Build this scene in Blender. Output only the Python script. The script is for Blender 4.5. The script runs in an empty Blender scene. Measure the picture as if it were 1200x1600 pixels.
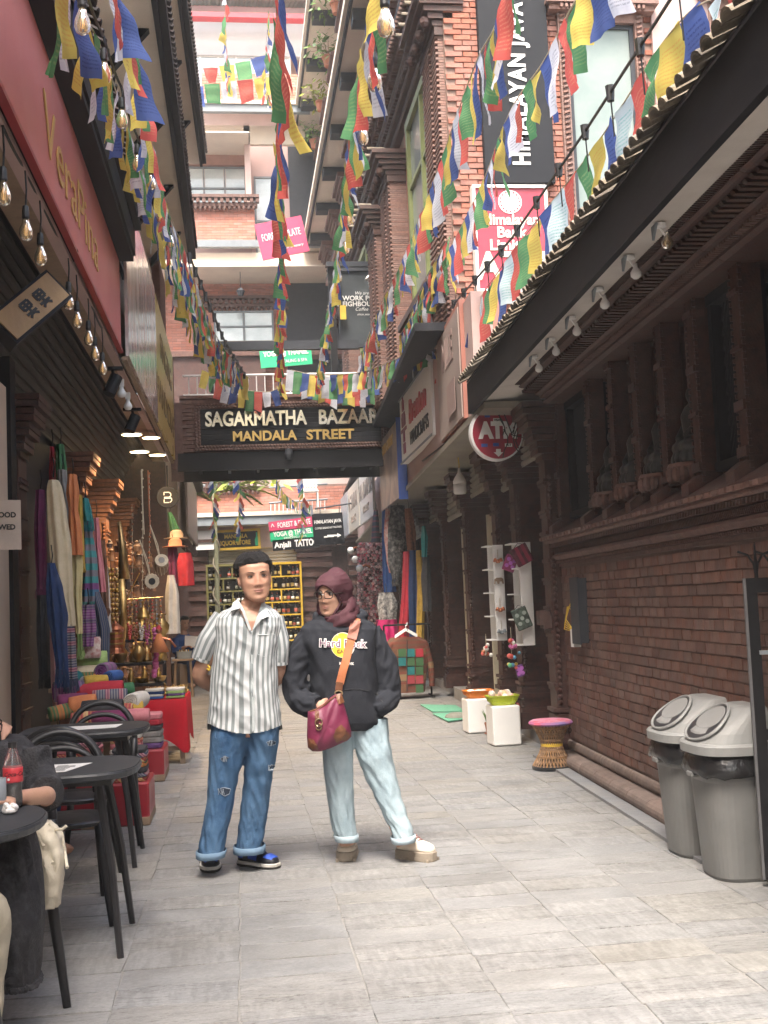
import bpy,math,random
from mathutils import Vector,Matrix,noise
from mathutils.bvhtree import BVHTree
rnd=random.Random(7)
PI=math.pi
SC=bpy.context.scene
COL=SC.collection
# --- camera
CAM_H,FPX=1.4,1800.0
def _axes():
 d=Vector((-225.,-150.,-FPX)).normalized()
 r=math.radians(2.4)
 u=Vector((-math.sin(r),math.cos(r),0))
 u.z=-(u.x*d.x+u.y*d.y)/d.z
 u.normalize()
 return Matrix((d.cross(u),d,u))
RC=_axes()
cam_d=bpy.data.cameras.new('camera')
cam=bpy.data.objects.new('camera',cam_d)
COL.objects.link(cam)
cam.matrix_world=Matrix.Translation((0,0,CAM_H))@RC.to_4x4()
cam_d.sensor_fit='VERTICAL'
cam_d.sensor_height=24.0
cam_d.lens=24.0*FPX/1600.0
cam_d.clip_start=0.05
cam_d.clip_end=500
SC.camera=cam
# --- sky, sun, exposure
world=bpy.data.worlds.new('World')
SC.world=world
world.use_nodes=True
wn=world.node_tree.nodes
bg=wn['Background']
sky=wn.new('ShaderNodeTexSky')
sky.sky_type='NISHITA'
sky.sun_disc=False
sky.sun_elevation=math.radians(62)
sky.sun_rotation=math.radians(200)
sky.air_density=1.6
sky.dust_density=6.0
sky.ozone_density=0.6
world.node_tree.links.new(sky.outputs[0],bg.inputs[0])
bg.inputs[1].default_value=0.15
sun_d=bpy.data.lights.new('sun','SUN')
sun=bpy.data.objects.new('sun',sun_d)
COL.objects.link(sun)
sun_d.energy=1.5
sun_d.angle=math.radians(22)
sun_d.color=(1.0,0.975,0.94)
# sun direction matches the sky: rotation measured clockwise from +Y
_el,_az=math.radians(62),math.radians(200)
_sd=Vector((math.sin(_az)*math.cos(_el),math.cos(_az)*math.cos(_el),math.sin(_el)))
sun.rotation_euler=_sd.to_track_quat('Z','Y').to_euler()
SC.view_settings.view_transform='Standard'
SC.view_settings.look='None'
SC.view_settings.gamma=1
SC.view_settings.use_curve_mapping=False
SC.view_settings.exposure=2.27
SC.cycles.max_bounces=8
SC.cycles.diffuse_bounces=5
SC.cycles.transparent_max_bounces=12
SC.cycles.use_denoising=True
SC.cycles.sample_clamp_indirect=6.0
# --- survey: a sighting of the photo turned into metres
def ray(x,y):
 return RC@Vector((x-600.,800.-y,-FPX))
def P(x,y,Y):
 v=ray(x,y);t=Y/v.y
 return Vector((v.x*t,Y,CAM_H+v.z*t))
def G(x,y,z=0.0):
 v=ray(x,y);t=(z-CAM_H)/v.z
 return Vector((v.x*t,v.y*t,z))
def PX(x,y,X):
 v=ray(x,y);t=X/v.x
 return Vector((X,v.y*t,CAM_H+v.z*t))
V=Vector
# --- materials
def _n(nt,kind,**kw):
 n=nt.nodes.new(kind)
 for k,v in kw.items():
  if k in n.inputs:n.inputs[k].default_value=v
  else:setattr(n,k,v)
 return n
MATS={}
def mat(name,c1,c2=None,scale=8,rough=.7,bump=.15,bscale=None,jitter=0.,metallic=0.,stretch=(1,1,1),detail=6,spec=.5,emit=None,estr=0.,alpha=1.,trans=0.,dirt=None,dscale=2.0,damt=.5,sat=0.,coat=0.):
 m=bpy.data.materials.new(name);m.use_nodes=True
 nt=m.node_tree;L=nt.links
 b=nt.nodes['Principled BSDF']
 c2=c2 or tuple(x*.75 for x in c1)
 tc=_n(nt,'ShaderNodeTexCoord')
 oi=_n(nt,'ShaderNodeObjectInfo')
 ge=_n(nt,'ShaderNodeNewGeometry')
 ad=_n(nt,'ShaderNodeMath',operation='ADD')
 L.new(oi.outputs['Random'],ad.inputs[0]);L.new(ge.outputs['Random Per Island'],ad.inputs[1])
 fr=_n(nt,'ShaderNodeMath',operation='FRACT');L.new(ad.outputs[0],fr.inputs[0])
 of=_n(nt,'ShaderNodeVectorMath',operation='MULTIPLY_ADD')
 cmb=_n(nt,'ShaderNodeCombineXYZ')
 for i in range(3):L.new(fr.outputs[0],cmb.inputs[i])
 L.new(cmb.outputs[0],of.inputs[0]);of.inputs[1].default_value=(37.,53.,71.)if jitter else(0,0,0)
 L.new(tc.outputs['Object'],of.inputs[2])
 mp=_n(nt,'ShaderNodeMapping');mp.inputs['Scale'].default_value=stretch
 L.new(of.outputs[0],mp.inputs['Vector'])
 nz=_n(nt,'ShaderNodeTexNoise',Scale=scale,Detail=detail,Roughness=.6)
 L.new(mp.outputs[0],nz.inputs['Vector'])
 rp=_n(nt,'ShaderNodeValToRGB')
 rp.color_ramp.elements[0].position=.32;rp.color_ramp.elements[0].color=(*c2,1)
 rp.color_ramp.elements[1].position=.68;rp.color_ramp.elements[1].color=(*c1,1)
 L.new(nz.outputs['Fac'],rp.inputs[0])
 col=rp.outputs[0]
 if dirt:
  n2=_n(nt,'ShaderNodeTexNoise',Scale=dscale,Detail=5,Roughness=.65)
  L.new(tc.outputs['Object'],n2.inputs['Vector'])
  mr=_n(nt,'ShaderNodeMapRange');mr.inputs[1].default_value=.45;mr.inputs[2].default_value=.72
  mr.inputs[4].default_value=damt
  L.new(n2.outputs['Fac'],mr.inputs[0])
  mx=_n(nt,'ShaderNodeMix',data_type='RGBA');L.new(mr.outputs[0],mx.inputs[0])
  L.new(col,mx.inputs[6]);mx.inputs[7].default_value=(*dirt,1);col=mx.outputs[2]
 if jitter:
  hs=_n(nt,'ShaderNodeHueSaturation')
  m1=_n(nt,'ShaderNodeMapRange');m1.inputs[3].default_value=1-jitter;m1.inputs[4].default_value=1+jitter
  L.new(fr.outputs[0],m1.inputs[0]);L.new(m1.outputs[0],hs.inputs['Value'])
  m2=_n(nt,'ShaderNodeMath',operation='MULTIPLY');m2.inputs[1].default_value=7.31;L.new(fr.outputs[0],m2.inputs[0])
  m3=_n(nt,'ShaderNodeMath',operation='FRACT');L.new(m2.outputs[0],m3.inputs[0])
  m4=_n(nt,'ShaderNodeMapRange');m4.inputs[3].default_value=1-jitter*.7;m4.inputs[4].default_value=1+jitter*.5
  L.new(m3.outputs[0],m4.inputs[0]);L.new(m4.outputs[0],hs.inputs['Saturation'])
  L.new(col,hs.inputs['Color']);col=hs.outputs[0]
 L.new(col,b.inputs['Base Color'])
 b.inputs['Roughness'].default_value=rough
 b.inputs['Metallic'].default_value=metallic
 b.inputs['Specular IOR Level'].default_value=spec
 b.inputs['Coat Weight'].default_value=coat
 if rough<.95 and bump:
  r2=_n(nt,'ShaderNodeMapRange');r2.inputs[3].default_value=max(0.03,rough-.12);r2.inputs[4].default_value=min(1,rough+.14)
  L.new(nz.outputs['Fac'],r2.inputs[0]);L.new(r2.outputs[0],b.inputs['Roughness'])
 if bump:
  nb=_n(nt,'ShaderNodeTexNoise',Scale=bscale or scale*4,Detail=5)
  L.new(mp.outputs[0],nb.inputs['Vector'])
  bp=_n(nt,'ShaderNodeBump',Strength=bump,Distance=.01)
  L.new(nb.outputs['Fac'],bp.inputs['Height']);L.new(bp.outputs[0],b.inputs['Normal'])
 if emit:
  b.inputs['Emission Color'].default_value=(*emit,1);b.inputs['Emission Strength'].default_value=estr
 b.inputs['Alpha'].default_value=alpha
 b.inputs['Transmission Weight'].default_value=trans
 MATS[name]=m
 m['_b']=1
 return m
 # --- mesh building
class MB:
 def __init__(s):s.v=[];s.f=[];s.uv={};s.mi=[];s.m=0
 def add(s,vs,fs,uv=None):
  o=len(s.v);s.v.extend(tuple(p)for p in vs)
  for f in fs:s.f.append(tuple(i+o for i in f));s.mi.append(s.m)
  if uv:
   for i,q in enumerate(uv):s.uv[o+i]=q
  return s
 def obox(s,p,a,b,c):
  p,a,b,c=V(p),V(a),V(b),V(c)
  if a.cross(b).dot(c)<0:a,b=b,a
  vs=[p,p+a,p+a+b,p+b,p+c,p+a+c,p+a+b+c,p+b+c]
  return s.add(vs,[(0,3,2,1),(4,5,6,7),(0,1,5,4),(1,2,6,5),(2,3,7,6),(3,0,4,7)])
 def box(s,c,d,rz=0,ch=0.0):
  c=V(c);x,y,z=d[0]/2,d[1]/2,d[2]/2
  M=Matrix.Rotation(rz,3,'Z')
  if ch<=0:
   vs=[c+M@V((sx*x,sy*y,sz*z))for sz in(-1,1)for sx,sy in((-1,-1),(1,-1),(1,1),(-1,1))]
   return s.add(vs,[(0,3,2,1),(4,5,6,7),(0,1,5,4),(1,2,6,5),(2,3,7,6),(3,0,4,7)])
  ch=min(ch,x*.9,y*.9,z*.9)
  pts={};vs=[]
  for sx in(-1,1):
   for sy in(-1,1):
    for sz in(-1,1):
     for k in range(3):
      q=[sx*x,sy*y,sz*z]
      for j in range(3):
       if j!=k:q[j]-=(sx,sy,sz)[j]*ch
      pts[(sx,sy,sz,k)]=len(vs);vs.append(c+M@V(q))
  fs=[]
  g=lambda a,b,cc,k:pts[(a,b,cc,k)]
  for a in(-1,1):
   q=[g(a,-1,-1,0),g(a,1,-1,0),g(a,1,1,0),g(a,-1,1,0)];fs.append(q if a>0 else q[::-1])
   q=[g(-1,a,-1,1),g(-1,a,1,1),g(1,a,1,1),g(1,a,-1,1)];fs.append(q if a>0 else q[::-1])
   q=[g(-1,-1,a,2),g(1,-1,a,2),g(1,1,a,2),g(-1,1,a,2)];fs.append(q if a>0 else q[::-1])
  for a in(-1,1):
   for b_ in(-1,1):
    fs.append([g(a,b_,-1,0),g(a,b_,1,0),g(a,b_,1,1),g(a,b_,-1,1)][::1 if a*b_<0 else-1])
    fs.append([g(a,-1,b_,0),g(a,1,b_,0),g(a,1,b_,2),g(a,-1,b_,2)][::1 if a*b_>0 else-1])
    fs.append([g(-1,a,b_,1),g(1,a,b_,1),g(1,a,b_,2),g(-1,a,b_,2)][::1 if a*b_<0 else-1])
    for d_ in(-1,1):
     t=[g(a,b_,d_,0),g(a,b_,d_,1),g(a,b_,d_,2)];fs.append(t if a*b_*d_>0 else t[::-1])
  return s.add(vs,fs)
 def tube(s,pts,r,n=8,cap=True,flat=1.0):
  pts=[V(p)for p in pts];k=len(pts)
  rs=r if isinstance(r,(list,tuple))else[r]*k
  vs=[];fs=[];prev=None
  for i,p in enumerate(pts):
   t=(pts[min(i+1,k-1)]-pts[max(i-1,0)])
   t=t.normalized()if t.length>1e-9 else V((0,0,1))
   if prev is None:
    a=V((1,0,0))if abs(t.x)<.9 else V((0,1,0))
   else:a=prev
   a=(a-t*a.dot(t)).normalized();b=t.cross(a);prev=a
   for j in range(n):
    th=2*PI*j/n
    vs.append(p+(a*math.cos(th)+b*math.sin(th)*flat)*rs[i])
  for i in range(k-1):
   for j in range(n):
    fs.append((i*n+j,i*n+(j+1)%n,(i+1)*n+(j+1)%n,(i+1)*n+j))
  if cap:
   fs.append(tuple(range(n-1,-1,-1)));fs.append(tuple((k-1)*n+j for j in range(n)))
  return s.add(vs,fs)
 def lathe(s,prof,n=16,c=(0,0,0),M=None):
  c=V(c);vs=[];fs=[]
  for r,z in prof:
   for j in range(n):
    th=2*PI*j/n
    q=V((max(r,1e-4)*math.cos(th),max(r,1e-4)*math.sin(th),z))
    vs.append(c+(M@q if M else q))
  k=len(prof)
  for i in range(k-1):
   for j in range(n):
    fs.append((i*n+j,i*n+(j+1)%n,(i+1)*n+(j+1)%n,(i+1)*n+j))
  fs.append(tuple(range(n-1,-1,-1)));fs.append(tuple((k-1)*n+j for j in range(n)))
  return s.add(vs,fs)
 def ball(s,c,r,n=12,m=8,M=None):
  r=r if isinstance(r,(list,tuple))else(r,r,r)
  vs=[];fs=[];c=V(c)
  for i in range(m+1):
   ph=PI*i/m
   for j in range(n):
    th=2*PI*j/n
    q=V((r[0]*math.sin(ph)*math.cos(th),r[1]*math.sin(ph)*math.sin(th),-r[2]*math.cos(ph)))
    vs.append(c+(M@q if M else q))
  for i in range(m):
   for j in range(n):
    fs.append((i*n+j,i*n+(j+1)%n,(i+1)*n+(j+1)%n,(i+1)*n+j))
  return s.add(vs,fs)
 def prism(s,poly,off):
  off=V(off);k=len(poly)
  vs=[V(p)for p in poly]+[V(p)+off for p in poly]
  nrm=V((0,0,0))
  for i in range(k):nrm+=vs[i].cross(vs[(i+1)%k])
  fs=[tuple(range(k)),tuple(range(2*k-1,k-1,-1))]+[((i+1)%k,i,k+i,k+(i+1)%k)for i in range(k)]
  if nrm.dot(off)>0:fs=[f[::-1]for f in fs]
  return s.add(vs,fs)
 def quad(s,a,b,c,d):return s.add([a,b,c,d],[(0,1,2,3)])
 def rings(s,rings,close=True,cap0=True,cap1=True,uv=None):
  n=len(rings[0]);vs=[p for r in rings for p in r];fs=[]
  m=n if close else n-1
  for i in range(len(rings)-1):
   for j in range(m):
    fs.append((i*n+j,i*n+(j+1)%n,(i+1)*n+(j+1)%n,(i+1)*n+j))
  if cap0:fs.append(tuple(range(n-1,-1,-1)))
  if cap1:fs.append(tuple((len(rings)-1)*n+j for j in range(n)))
  return s.add(vs,fs,uv)
 def extrude_line(s,prof,W,s0,s1,steps=1):
  rg=[]
  for i in range(steps+1):
   q=s0+(s1-s0)*i/steps
   rg.append([W(q,a,z)for a,z in prof])
  return s.rings(rg)
 def mesh(s,name,mats,smooth=False,org=V((0,0,0))):
  me=bpy.data.meshes.new(name)
  me.from_pydata([(p[0]-org.x,p[1]-org.y,p[2]-org.z)for p in s.v],[],s.f)
  for m in(mats if isinstance(mats,(list,tuple))else[mats]):me.materials.append(m)
  if any(s.mi):me.polygons.foreach_set('material_index',s.mi)
  if s.uv:
   a=me.attributes.new('suv','FLOAT2','POINT')
   for i,q in s.uv.items():a.data[i].vector=q
  if smooth:me.shade_smooth()
  me.update()
  return me
 def build(s,name,m,parent=None,smooth=False,kind=None,label=None,org=None):
  o_=org if org is not None else(ORG.get(parent.name,V((0,0,0)))if parent else V((0,0,0)))
  me=s.mesh(name,m,smooth,o_)
  return link(name,me,parent,kind,label)
ORG={}
def link(name,me,parent=None,kind=None,label=None):
 o=bpy.data.objects.new(name,me);COL.objects.link(o)
 if parent:
  o.parent=parent
  if parent.name in ORG:ORG[o.name]=ORG[parent.name]
 if kind:o['kind']=kind
 if label:o['label']=label
 return o
def thing(name,label,cat,loc=(0,0,0),group=None,rz=0):
 o=bpy.data.objects.new(name,None);COL.objects.link(o)
 o.location=loc;o.rotation_euler=(0,0,rz);o.empty_display_size=.1
 o['label']=label;o['category']=cat
 if group:o['group']=group
 ORG[o.name]=V(loc)if rz==0 else V((0,0,0))
 return o
def tag(o,label,cat,group=None):
 o['label']=label;o['category']=cat
 if group:o['group']=group
 return o
def dup(root,loc,rz=0,label=None,scale=None):
 r=root.copy();COL.objects.link(r);r.location=loc;r.rotation_euler=(0,0,rz)
 if scale:r.scale=(scale,)*3
 if label:r['label']=label
 for ch in list(root.children):
  c=ch.copy();COL.objects.link(c);c.parent=r
  for g in ch.children:
   d=g.copy();COL.objects.link(d);d.parent=c
 return r
def text_mesh(txt,size,depth=.004,bold=0.,shear=0.,align='CENTER',space=1.0,sx=1.0):
 c=bpy.data.curves.new('lettering','FONT');c.body=txt;c.size=size;c.extrude=depth/2
 c.offset=bold;c.shear=shear;c.align_x=align;c.align_y='CENTER';c.space_character=space
 c.resolution_u=3
 o=bpy.data.objects.new('lettering',c);COL.objects.link(o)
 me=bpy.data.meshes.new_from_object(o.evaluated_get(bpy.context.evaluated_depsgraph_get()))
 bpy.data.objects.remove(o);bpy.data.curves.remove(c)
 vs=[(v.co.x*sx,v.co.y,v.co.z+depth/2)for v in me.vertices]
 fs=[tuple(p.vertices)for p in me.polygons]
 bpy.data.meshes.remove(me)
 return vs,fs
def add_text(mb,txt,size,at,u,v,depth=.004,fit=None,**kw):
 u=V(u).normalized();v=V(v).normalized();n=u.cross(v)
 vs,fs=text_mesh(txt,size,depth,**kw)
 at=V(at)
 if fit:
  xs=[q[0]for q in vs];k=fit/(max(xs)-min(xs));m=(max(xs)+min(xs))/2
  vs=[((x-m)*k,y,z)for x,y,z in vs]
 mb.add([at+u*a+v*b+n*(c+.0015)for a,b,c in vs],fs)
 return mb
def evalmesh(o):
 dg=bpy.context.evaluated_depsgraph_get()
 return bpy.data.meshes.new_from_object(o.evaluated_get(dg))
def fuse(mb,voxel,smooth=2,name='fused'):
 me=mb.mesh(name,[])
 o=bpy.data.objects.new(name,me);COL.objects.link(o)
 r=o.modifiers.new('r','REMESH');r.mode='VOXEL';r.voxel_size=voxel;r.adaptivity=0
 if smooth:
  q=o.modifiers.new('s','SMOOTH');q.iterations=smooth;q.factor=.5
 bpy.context.view_layer.update()
 m2=evalmesh(o)
 vs=[v.co.copy()for v in m2.vertices];fs=[tuple(p.vertices)for p in m2.polygons]
 bpy.data.objects.remove(o);bpy.data.meshes.remove(me);bpy.data.meshes.remove(m2)
 return vs,fs
def lerp(a,b,t):return a+(b-a)*t
def table(rows,y):
 if y<=rows[0][0]:return rows[0][1:]
 for a,b in zip(rows,rows[1:]):
  if y<=b[0]:
   t=(y-a[0])/(b[0]-a[0]);t=t*t*(3-2*t)*.5+t*.5
   return tuple(lerp(p,q,t)for p,q in zip(a[1:],b[1:]))
 return rows[-1][1:]
def sring(c,ax,ay,n=28,p=2.3,U=V((1,0,0)),W_=V((0,1,0)),seam=False):
 out=[]
 for j in range(n+(1 if seam else 0)):
  t=2*PI*j/n
  ct,st=math.cos(t),math.sin(t)
  out.append(c+U*(ax*math.copysign(abs(ct)**(2/p),ct))+W_*(ay*math.copysign(abs(st)**(2/p),st)))
 return out
 # --- materials used
M={}
M['slate']=mat('slate',(.245,.25,.262),(.178,.184,.196),scale=7,rough=.62,bump=.7,bscale=16,jitter=.11,stretch=(1.0,3.2,1),dirt=(.31,.285,.25),dscale=1.7,damt=.5)
def slate_mat():
 m=bpy.data.materials.new('slate_paving');m.use_nodes=True
 nt=m.node_tree;L=nt.links;b=nt.nodes['Principled BSDF']
 tc=_n(nt,'ShaderNodeTexCoord');oi=_n(nt,'ShaderNodeObjectInfo');ge=_n(nt,'ShaderNodeNewGeometry')
 def math_(op,a,b_=None,c=None):
  n=_n(nt,'ShaderNodeMath',operation=op)
  for i,x in enumerate((a,b_,c)):
   if x is None:continue
   if isinstance(x,(int,float)):n.inputs[i].default_value=x
   else:L.new(x,n.inputs[i])
  return n.outputs[0]
 r=math_('FRACT',math_('ADD',oi.outputs['Random'],ge.outputs['Random Per Island']))
 r2=math_('FRACT',math_('MULTIPLY',r,13.7));r3=math_('FRACT',math_('MULTIPLY',r,29.3))
 cb=_n(nt,'ShaderNodeCombineXYZ');[L.new(x,cb.inputs[i])for i,x in enumerate((math_('MULTIPLY',r,41.),math_('MULTIPLY',r2,37.),math_('MULTIPLY',r3,23.)))]
 v=_n(nt,'ShaderNodeVectorMath',operation='ADD');L.new(tc.outputs['Object'],v.inputs[0]);L.new(cb.outputs[0],v.inputs[1])
 def tex(scale,st,detail=5,rough=.6,dist=0.):
  mp=_n(nt,'ShaderNodeMapping');mp.inputs['Scale'].default_value=st;L.new(v.outputs[0],mp.inputs[0])
  n=_n(nt,'ShaderNodeTexNoise',Scale=scale,Detail=detail,Roughness=rough,Distortion=dist);L.new(mp.outputs[0],n.inputs['Vector']);return n.outputs['Fac']
 big=tex(4,(1,2,1));fine=tex(55,(1,1.6,1),4,.7);ledge=tex(2.2,(1,9,1),6,.62,.6);tick=tex(26,(1.5,.28,1),2,.5)
 def ramp(fac,stops):
  n=_n(nt,'ShaderNodeValToRGB');e=n.color_ramp.elements
  for k,(p,c)in enumerate(stops):
   q=e[k]if k<2 else e.new(p)
   q.position=p;q.color=(*c,1)
  L.new(fac,n.inputs[0]);return n.outputs[0]
 def mix(f,a,b_,mode='MIX'):
  n=_n(nt,'ShaderNodeMix',data_type='RGBA',blend_type=mode)
  if isinstance(f,(int,float)):n.inputs[0].default_value=f
  else:L.new(f,n.inputs[0])
  for i,x in((6,a),(7,b_)):
   if isinstance(x,tuple):n.inputs[i].default_value=(*x,1)
   else:L.new(x,n.inputs[i])
  return n.outputs[2]
 hue=ramp(r2,[(0,(.236,.235,.236)),(.3,(.248,.243,.236)),(.6,(.226,.227,.229)),(.85,(.252,.243,.226)),(1,(.216,.219,.224))])
 c=mix(.55,hue,ramp(big,[(.3,(.62,.62,.62)),(.7,(1.12,1.12,1.12))]),'MULTIPLY')
 c=mix(.8,c,ramp(fine,[(.3,(.72,.72,.73)),(.72,(1.18,1.18,1.16))]),'MULTIPLY')
 crack=ramp(ledge,[(.485,(1,1,1)),(.498,(.28,.27,.26)),(.51,(1,1,1))])
 c=mix(math_('MULTIPLY',math_('GREATER_THAN',r3,.45),.75),c,crack,'MULTIPLY')
 tm=math_('MULTIPLY',math_('GREATER_THAN',math_('FRACT',math_('MULTIPLY',r,7.1)),.5),.55)
 c=mix(tm,c,ramp(tick,[(.40,(.82,.82,.82)),(.52,(1,1,1)),(.62,(1.16,1.16,1.16))]),'MULTIPLY')
 # worn and dirty areas that run across the slabs
 n2=_n(nt,'ShaderNodeTexNoise',Scale=1.1,Detail=6,Roughness=.65);L.new(ge.outputs['Position'],n2.inputs['Vector'])
 c=mix(.6,c,ramp(n2.outputs['Fac'],[(.34,(.74,.72,.69)),(.5,(1,1,1)),(.68,(1.14,1.13,1.10))]),'MULTIPLY')
 n3=_n(nt,'ShaderNodeTexVoronoi',Scale=5.5);L.new(ge.outputs['Position'],n3.inputs['Vector'])
 c=mix(.7,c,ramp(n3.outputs['Distance'],[(.02,(.35,.33,.31)),(.05,(1,1,1))]),'MULTIPLY')
 L.new(c,b.inputs['Base Color'])
 h=math_('ADD',math_('MULTIPLY',ledge,1.2),math_('ADD',math_('MULTIPLY',fine,.35),math_('MULTIPLY',tick,math_('MULTIPLY',tm,.9))))
 bp=_n(nt,'ShaderNodeBump',Strength=.75,Distance=.006);L.new(h,bp.inputs['Height']);L.new(bp.outputs[0],b.inputs['Normal'])
 rr=_n(nt,'ShaderNodeMapRange');rr.inputs[3].default_value=.48;rr.inputs[4].default_value=.8;L.new(big,rr.inputs[0]);L.new(rr.outputs[0],b.inputs['Roughness'])
 return m
M['slate_step']=M['slate'];M['slate']=slate_mat()
M['ground']=mat('grout',(.27,.26,.245),scale=20,rough=.9)
M['brick_old']=mat('old_brick',(.158,.068,.047),(.088,.039,.029),scale=14,rough=.68,bump=.5,bscale=60,jitter=.22,stretch=(1,3,.35),dirt=(.20,.15,.13),dscale=1.6,damt=.55)
M['mortar_old']=mat('old_mortar',(.15,.10,.083),scale=20,rough=.9)
M['carved']=mat('carved_terracotta',(.080,.029,.021),(.036,.014,.0115),scale=18,rough=.6,bump=.4,bscale=90,jitter=.12,dirt=(.10,.07,.055),dscale=3)
M['carved_grey']=mat('weathered_terracotta',(.16,.088,.070),(.085,.042,.034),scale=16,rough=.75,bump=.4,bscale=70,jitter=.15)
M['brick_red']=mat('red_brick',(.36,.13,.085),(.24,.082,.055),scale=10,rough=.8,bump=.35,bscale=50,jitter=.2,dirt=(.30,.2,.16),dscale=2)
M['mortar']=mat('pale_mortar',(.30,.20,.16),scale=20,rough=.9)
M['pinkwall']=mat('pink_plaster',(.48,.345,.315),(.43,.30,.275),scale=3,rough=.85,bump=.08,dirt=(.45,.33,.3),dscale=.8,damt=.35)
M['beige']=mat('beige_plaster',(.56,.44,.33),(.5,.39,.3),scale=2.5,rough=.8,bump=.06)
M['soffit']=mat('cream_soffit',(.70,.62,.52),(.64,.56,.47),scale=3,rough=.8,bump=.05)
M['white_soffit']=mat('white_soffit',(.62,.58,.53),(.54,.50,.46),scale=4,rough=.75,bump=.08,dirt=(.35,.3,.26),dscale=2.5,damt=.3)
M['blackwood']=mat('dark_painted_wood',(.020,.020,.024),(.011,.011,.014),scale=6,rough=.6,bump=.15,stretch=(1,.2,1),spec=.2)
M['steel']=mat('dark_steel',(.045,.049,.058),(.034,.037,.044),scale=8,rough=.55,bump=.05,spec=.25)
M['greysteel']=mat('blue_grey_metal',(.22,.25,.27),(.18,.2,.22),scale=4,rough=.5,bump=.04)
M['tile']=mat('clay_tile',(.24,.20,.145),(.12,.095,.072),scale=14,rough=.85,bump=.5,jitter=.28,dirt=(.08,.075,.06),dscale=6)
M['tile_dark']=mat('dark_clay_tile',(.07,.05,.045),(.03,.024,.022),scale=14,rough=.85,bump=.5,jitter=.25)
M['shutter_dark']=mat('dark_shutter_metal',(.040,.036,.031),(.024,.021,.018),scale=4,rough=.55,bump=.08,stretch=(1,1,.3),spec=.3)
M['shutter']=mat('shutter_metal',(.30,.27,.215),(.22,.195,.155),scale=4,rough=.5,bump=.08,stretch=(1,1,.3),dirt=(.14,.12,.1),dscale=2,damt=.5)
M['shutter_pale']=mat('pale_shutter_metal',(.46,.42,.35),(.40,.37,.31),scale=4,rough=.5,bump=.05)
M['doorwood']=mat('worn_door_wood',(.30,.21,.14),(.2,.14,.095),scale=6,rough=.7,bump=.2,stretch=(1,1,.15))
M['cream']=mat('cream_paint',(.62,.56,.43),(.56,.5,.39),scale=2,rough=.6,bump=.04)
M['white']=mat('white_paint',(.78,.77,.75),(.72,.71,.69),scale=3,rough=.5,bump=.03)
M['black']=mat('black_plastic',(.022,.022,.024),(.016,.016,.018),scale=12,rough=.38,bump=.04)
M['blackmetal']=mat('black_metal',(.012,.012,.014),scale=20,rough=.55,bump=.05,spec=.2)
M['glass']=mat('window_glass',(.28,.33,.34),(.22,.27,.28),scale=.8,rough=.08,bump=0,spec=.9)
M['frost']=mat('frosted_glass',(.22,.275,.26),(.18,.225,.215),scale=1.2,rough=.4,spec=.3,bump=.02,dirt=(.30,.31,.29),dscale=1.2,damt=.5)
M['greenframe']=mat('olive_frame',(.22,.25,.09),scale=5,rough=.5,bump=.03)
M['pinksign']=mat('pink_sign_vinyl',(.56,.17,.16),(.50,.15,.145),scale=2,rough=.42,bump=.03,dirt=(.4,.13,.13),dscale=1.2,damt=.4)
M['gold']=mat('gold_letter',(.62,.42,.14),(.5,.33,.1),scale=10,rough=.35,metallic=.55,bump=.05)
M['goldpaint']=mat('gold_paint',(.62,.42,.12),scale=10,rough=.45,bump=.02)
M['signblack']=mat('charcoal_board',(.014,.015,.019),(.010,.011,.014),scale=5,rough=.6,bump=.04,spec=.2)
M['signred']=mat('red_vinyl',(.62,.055,.07),(.55,.045,.06),scale=3,rough=.4,bump=.02)
M['signwhite']=mat('white_vinyl',(.80,.79,.76),(.75,.74,.72),scale=3,rough=.4,bump=.02)
M['signpink']=mat('magenta_vinyl',(.55,.06,.14),(.50,.055,.125),scale=3,rough=.4,bump=.02)
M['signgreen']=mat('green_vinyl',(.03,.46,.21),(.025,.41,.19),scale=3,rough=.4,bump=.02)
M['signyellow']=mat('yellow_vinyl',(.78,.52,.06),scale=3,rough=.4,bump=.02)
M['signblue']=mat('blue_vinyl',(.045,.10,.38),scale=3,rough=.4,bump=.02)
M['brass']=mat('brass',(.55,.36,.12),(.32,.19,.06),scale=9,rough=.32,metallic=.85,bump=.1,jitter=.2)
M['bulbglass']=mat('amber_bulb_glass',(.95,.80,.55),(.9,.72,.45),scale=3,rough=.03,bump=0,trans=.85,spec=.6)
M['filament']=mat('filament',(.6,.35,.12),scale=5,rough=.4,emit=(1,.6,.25),estr=.25)
M['bulbwhite']=mat('white_bulb',(.82,.82,.80),scale=3,rough=.25,bump=0)
M['cord']=mat('black_cord',(.014,.014,.015),scale=20,rough=.5,bump=0)
M['rope']=mat('pale_rope',(.55,.48,.36),(.4,.34,.25),scale=40,rough=.9)
M['skin']=mat('skin',(.50,.285,.195),(.43,.235,.155),scale=14,rough=.52,bump=.12,bscale=180,dirt=(.47,.21,.15),dscale=16,damt=.5)
M['skin2']=mat('skin_warm',(.50,.295,.21),(.43,.245,.165),scale=14,rough=.52,bump=.12,bscale=180,dirt=(.46,.21,.155),dscale=16,damt=.5)
M['hair']=mat('black_hair',(.014,.0115,.0105),(.004,.0035,.0035),scale=34,rough=.42,bump=1.,bscale=110,stretch=(5,1,1),spec=.4)
M['leaf']=mat('green_leaf',(.13,.24,.035),(.07,.15,.02),scale=8,rough=.55,bump=.05,jitter=.35)
M['leaf_yellow']=mat('yellow_green_leaf',(.34,.38,.04),(.24,.30,.03),scale=8,rough=.55,bump=.05,jitter=.3)
M['pot']=mat('terracotta_pot',(.40,.15,.08),scale=10,rough=.8)
def cloth(name,c,c2=None,**k):
 kw=dict(scale=9,rough=.88,bump=.25,bscale=140,spec=.2);kw.update(k)
 M[name]=mat(name,c,c2,**kw);return M[name]
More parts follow.
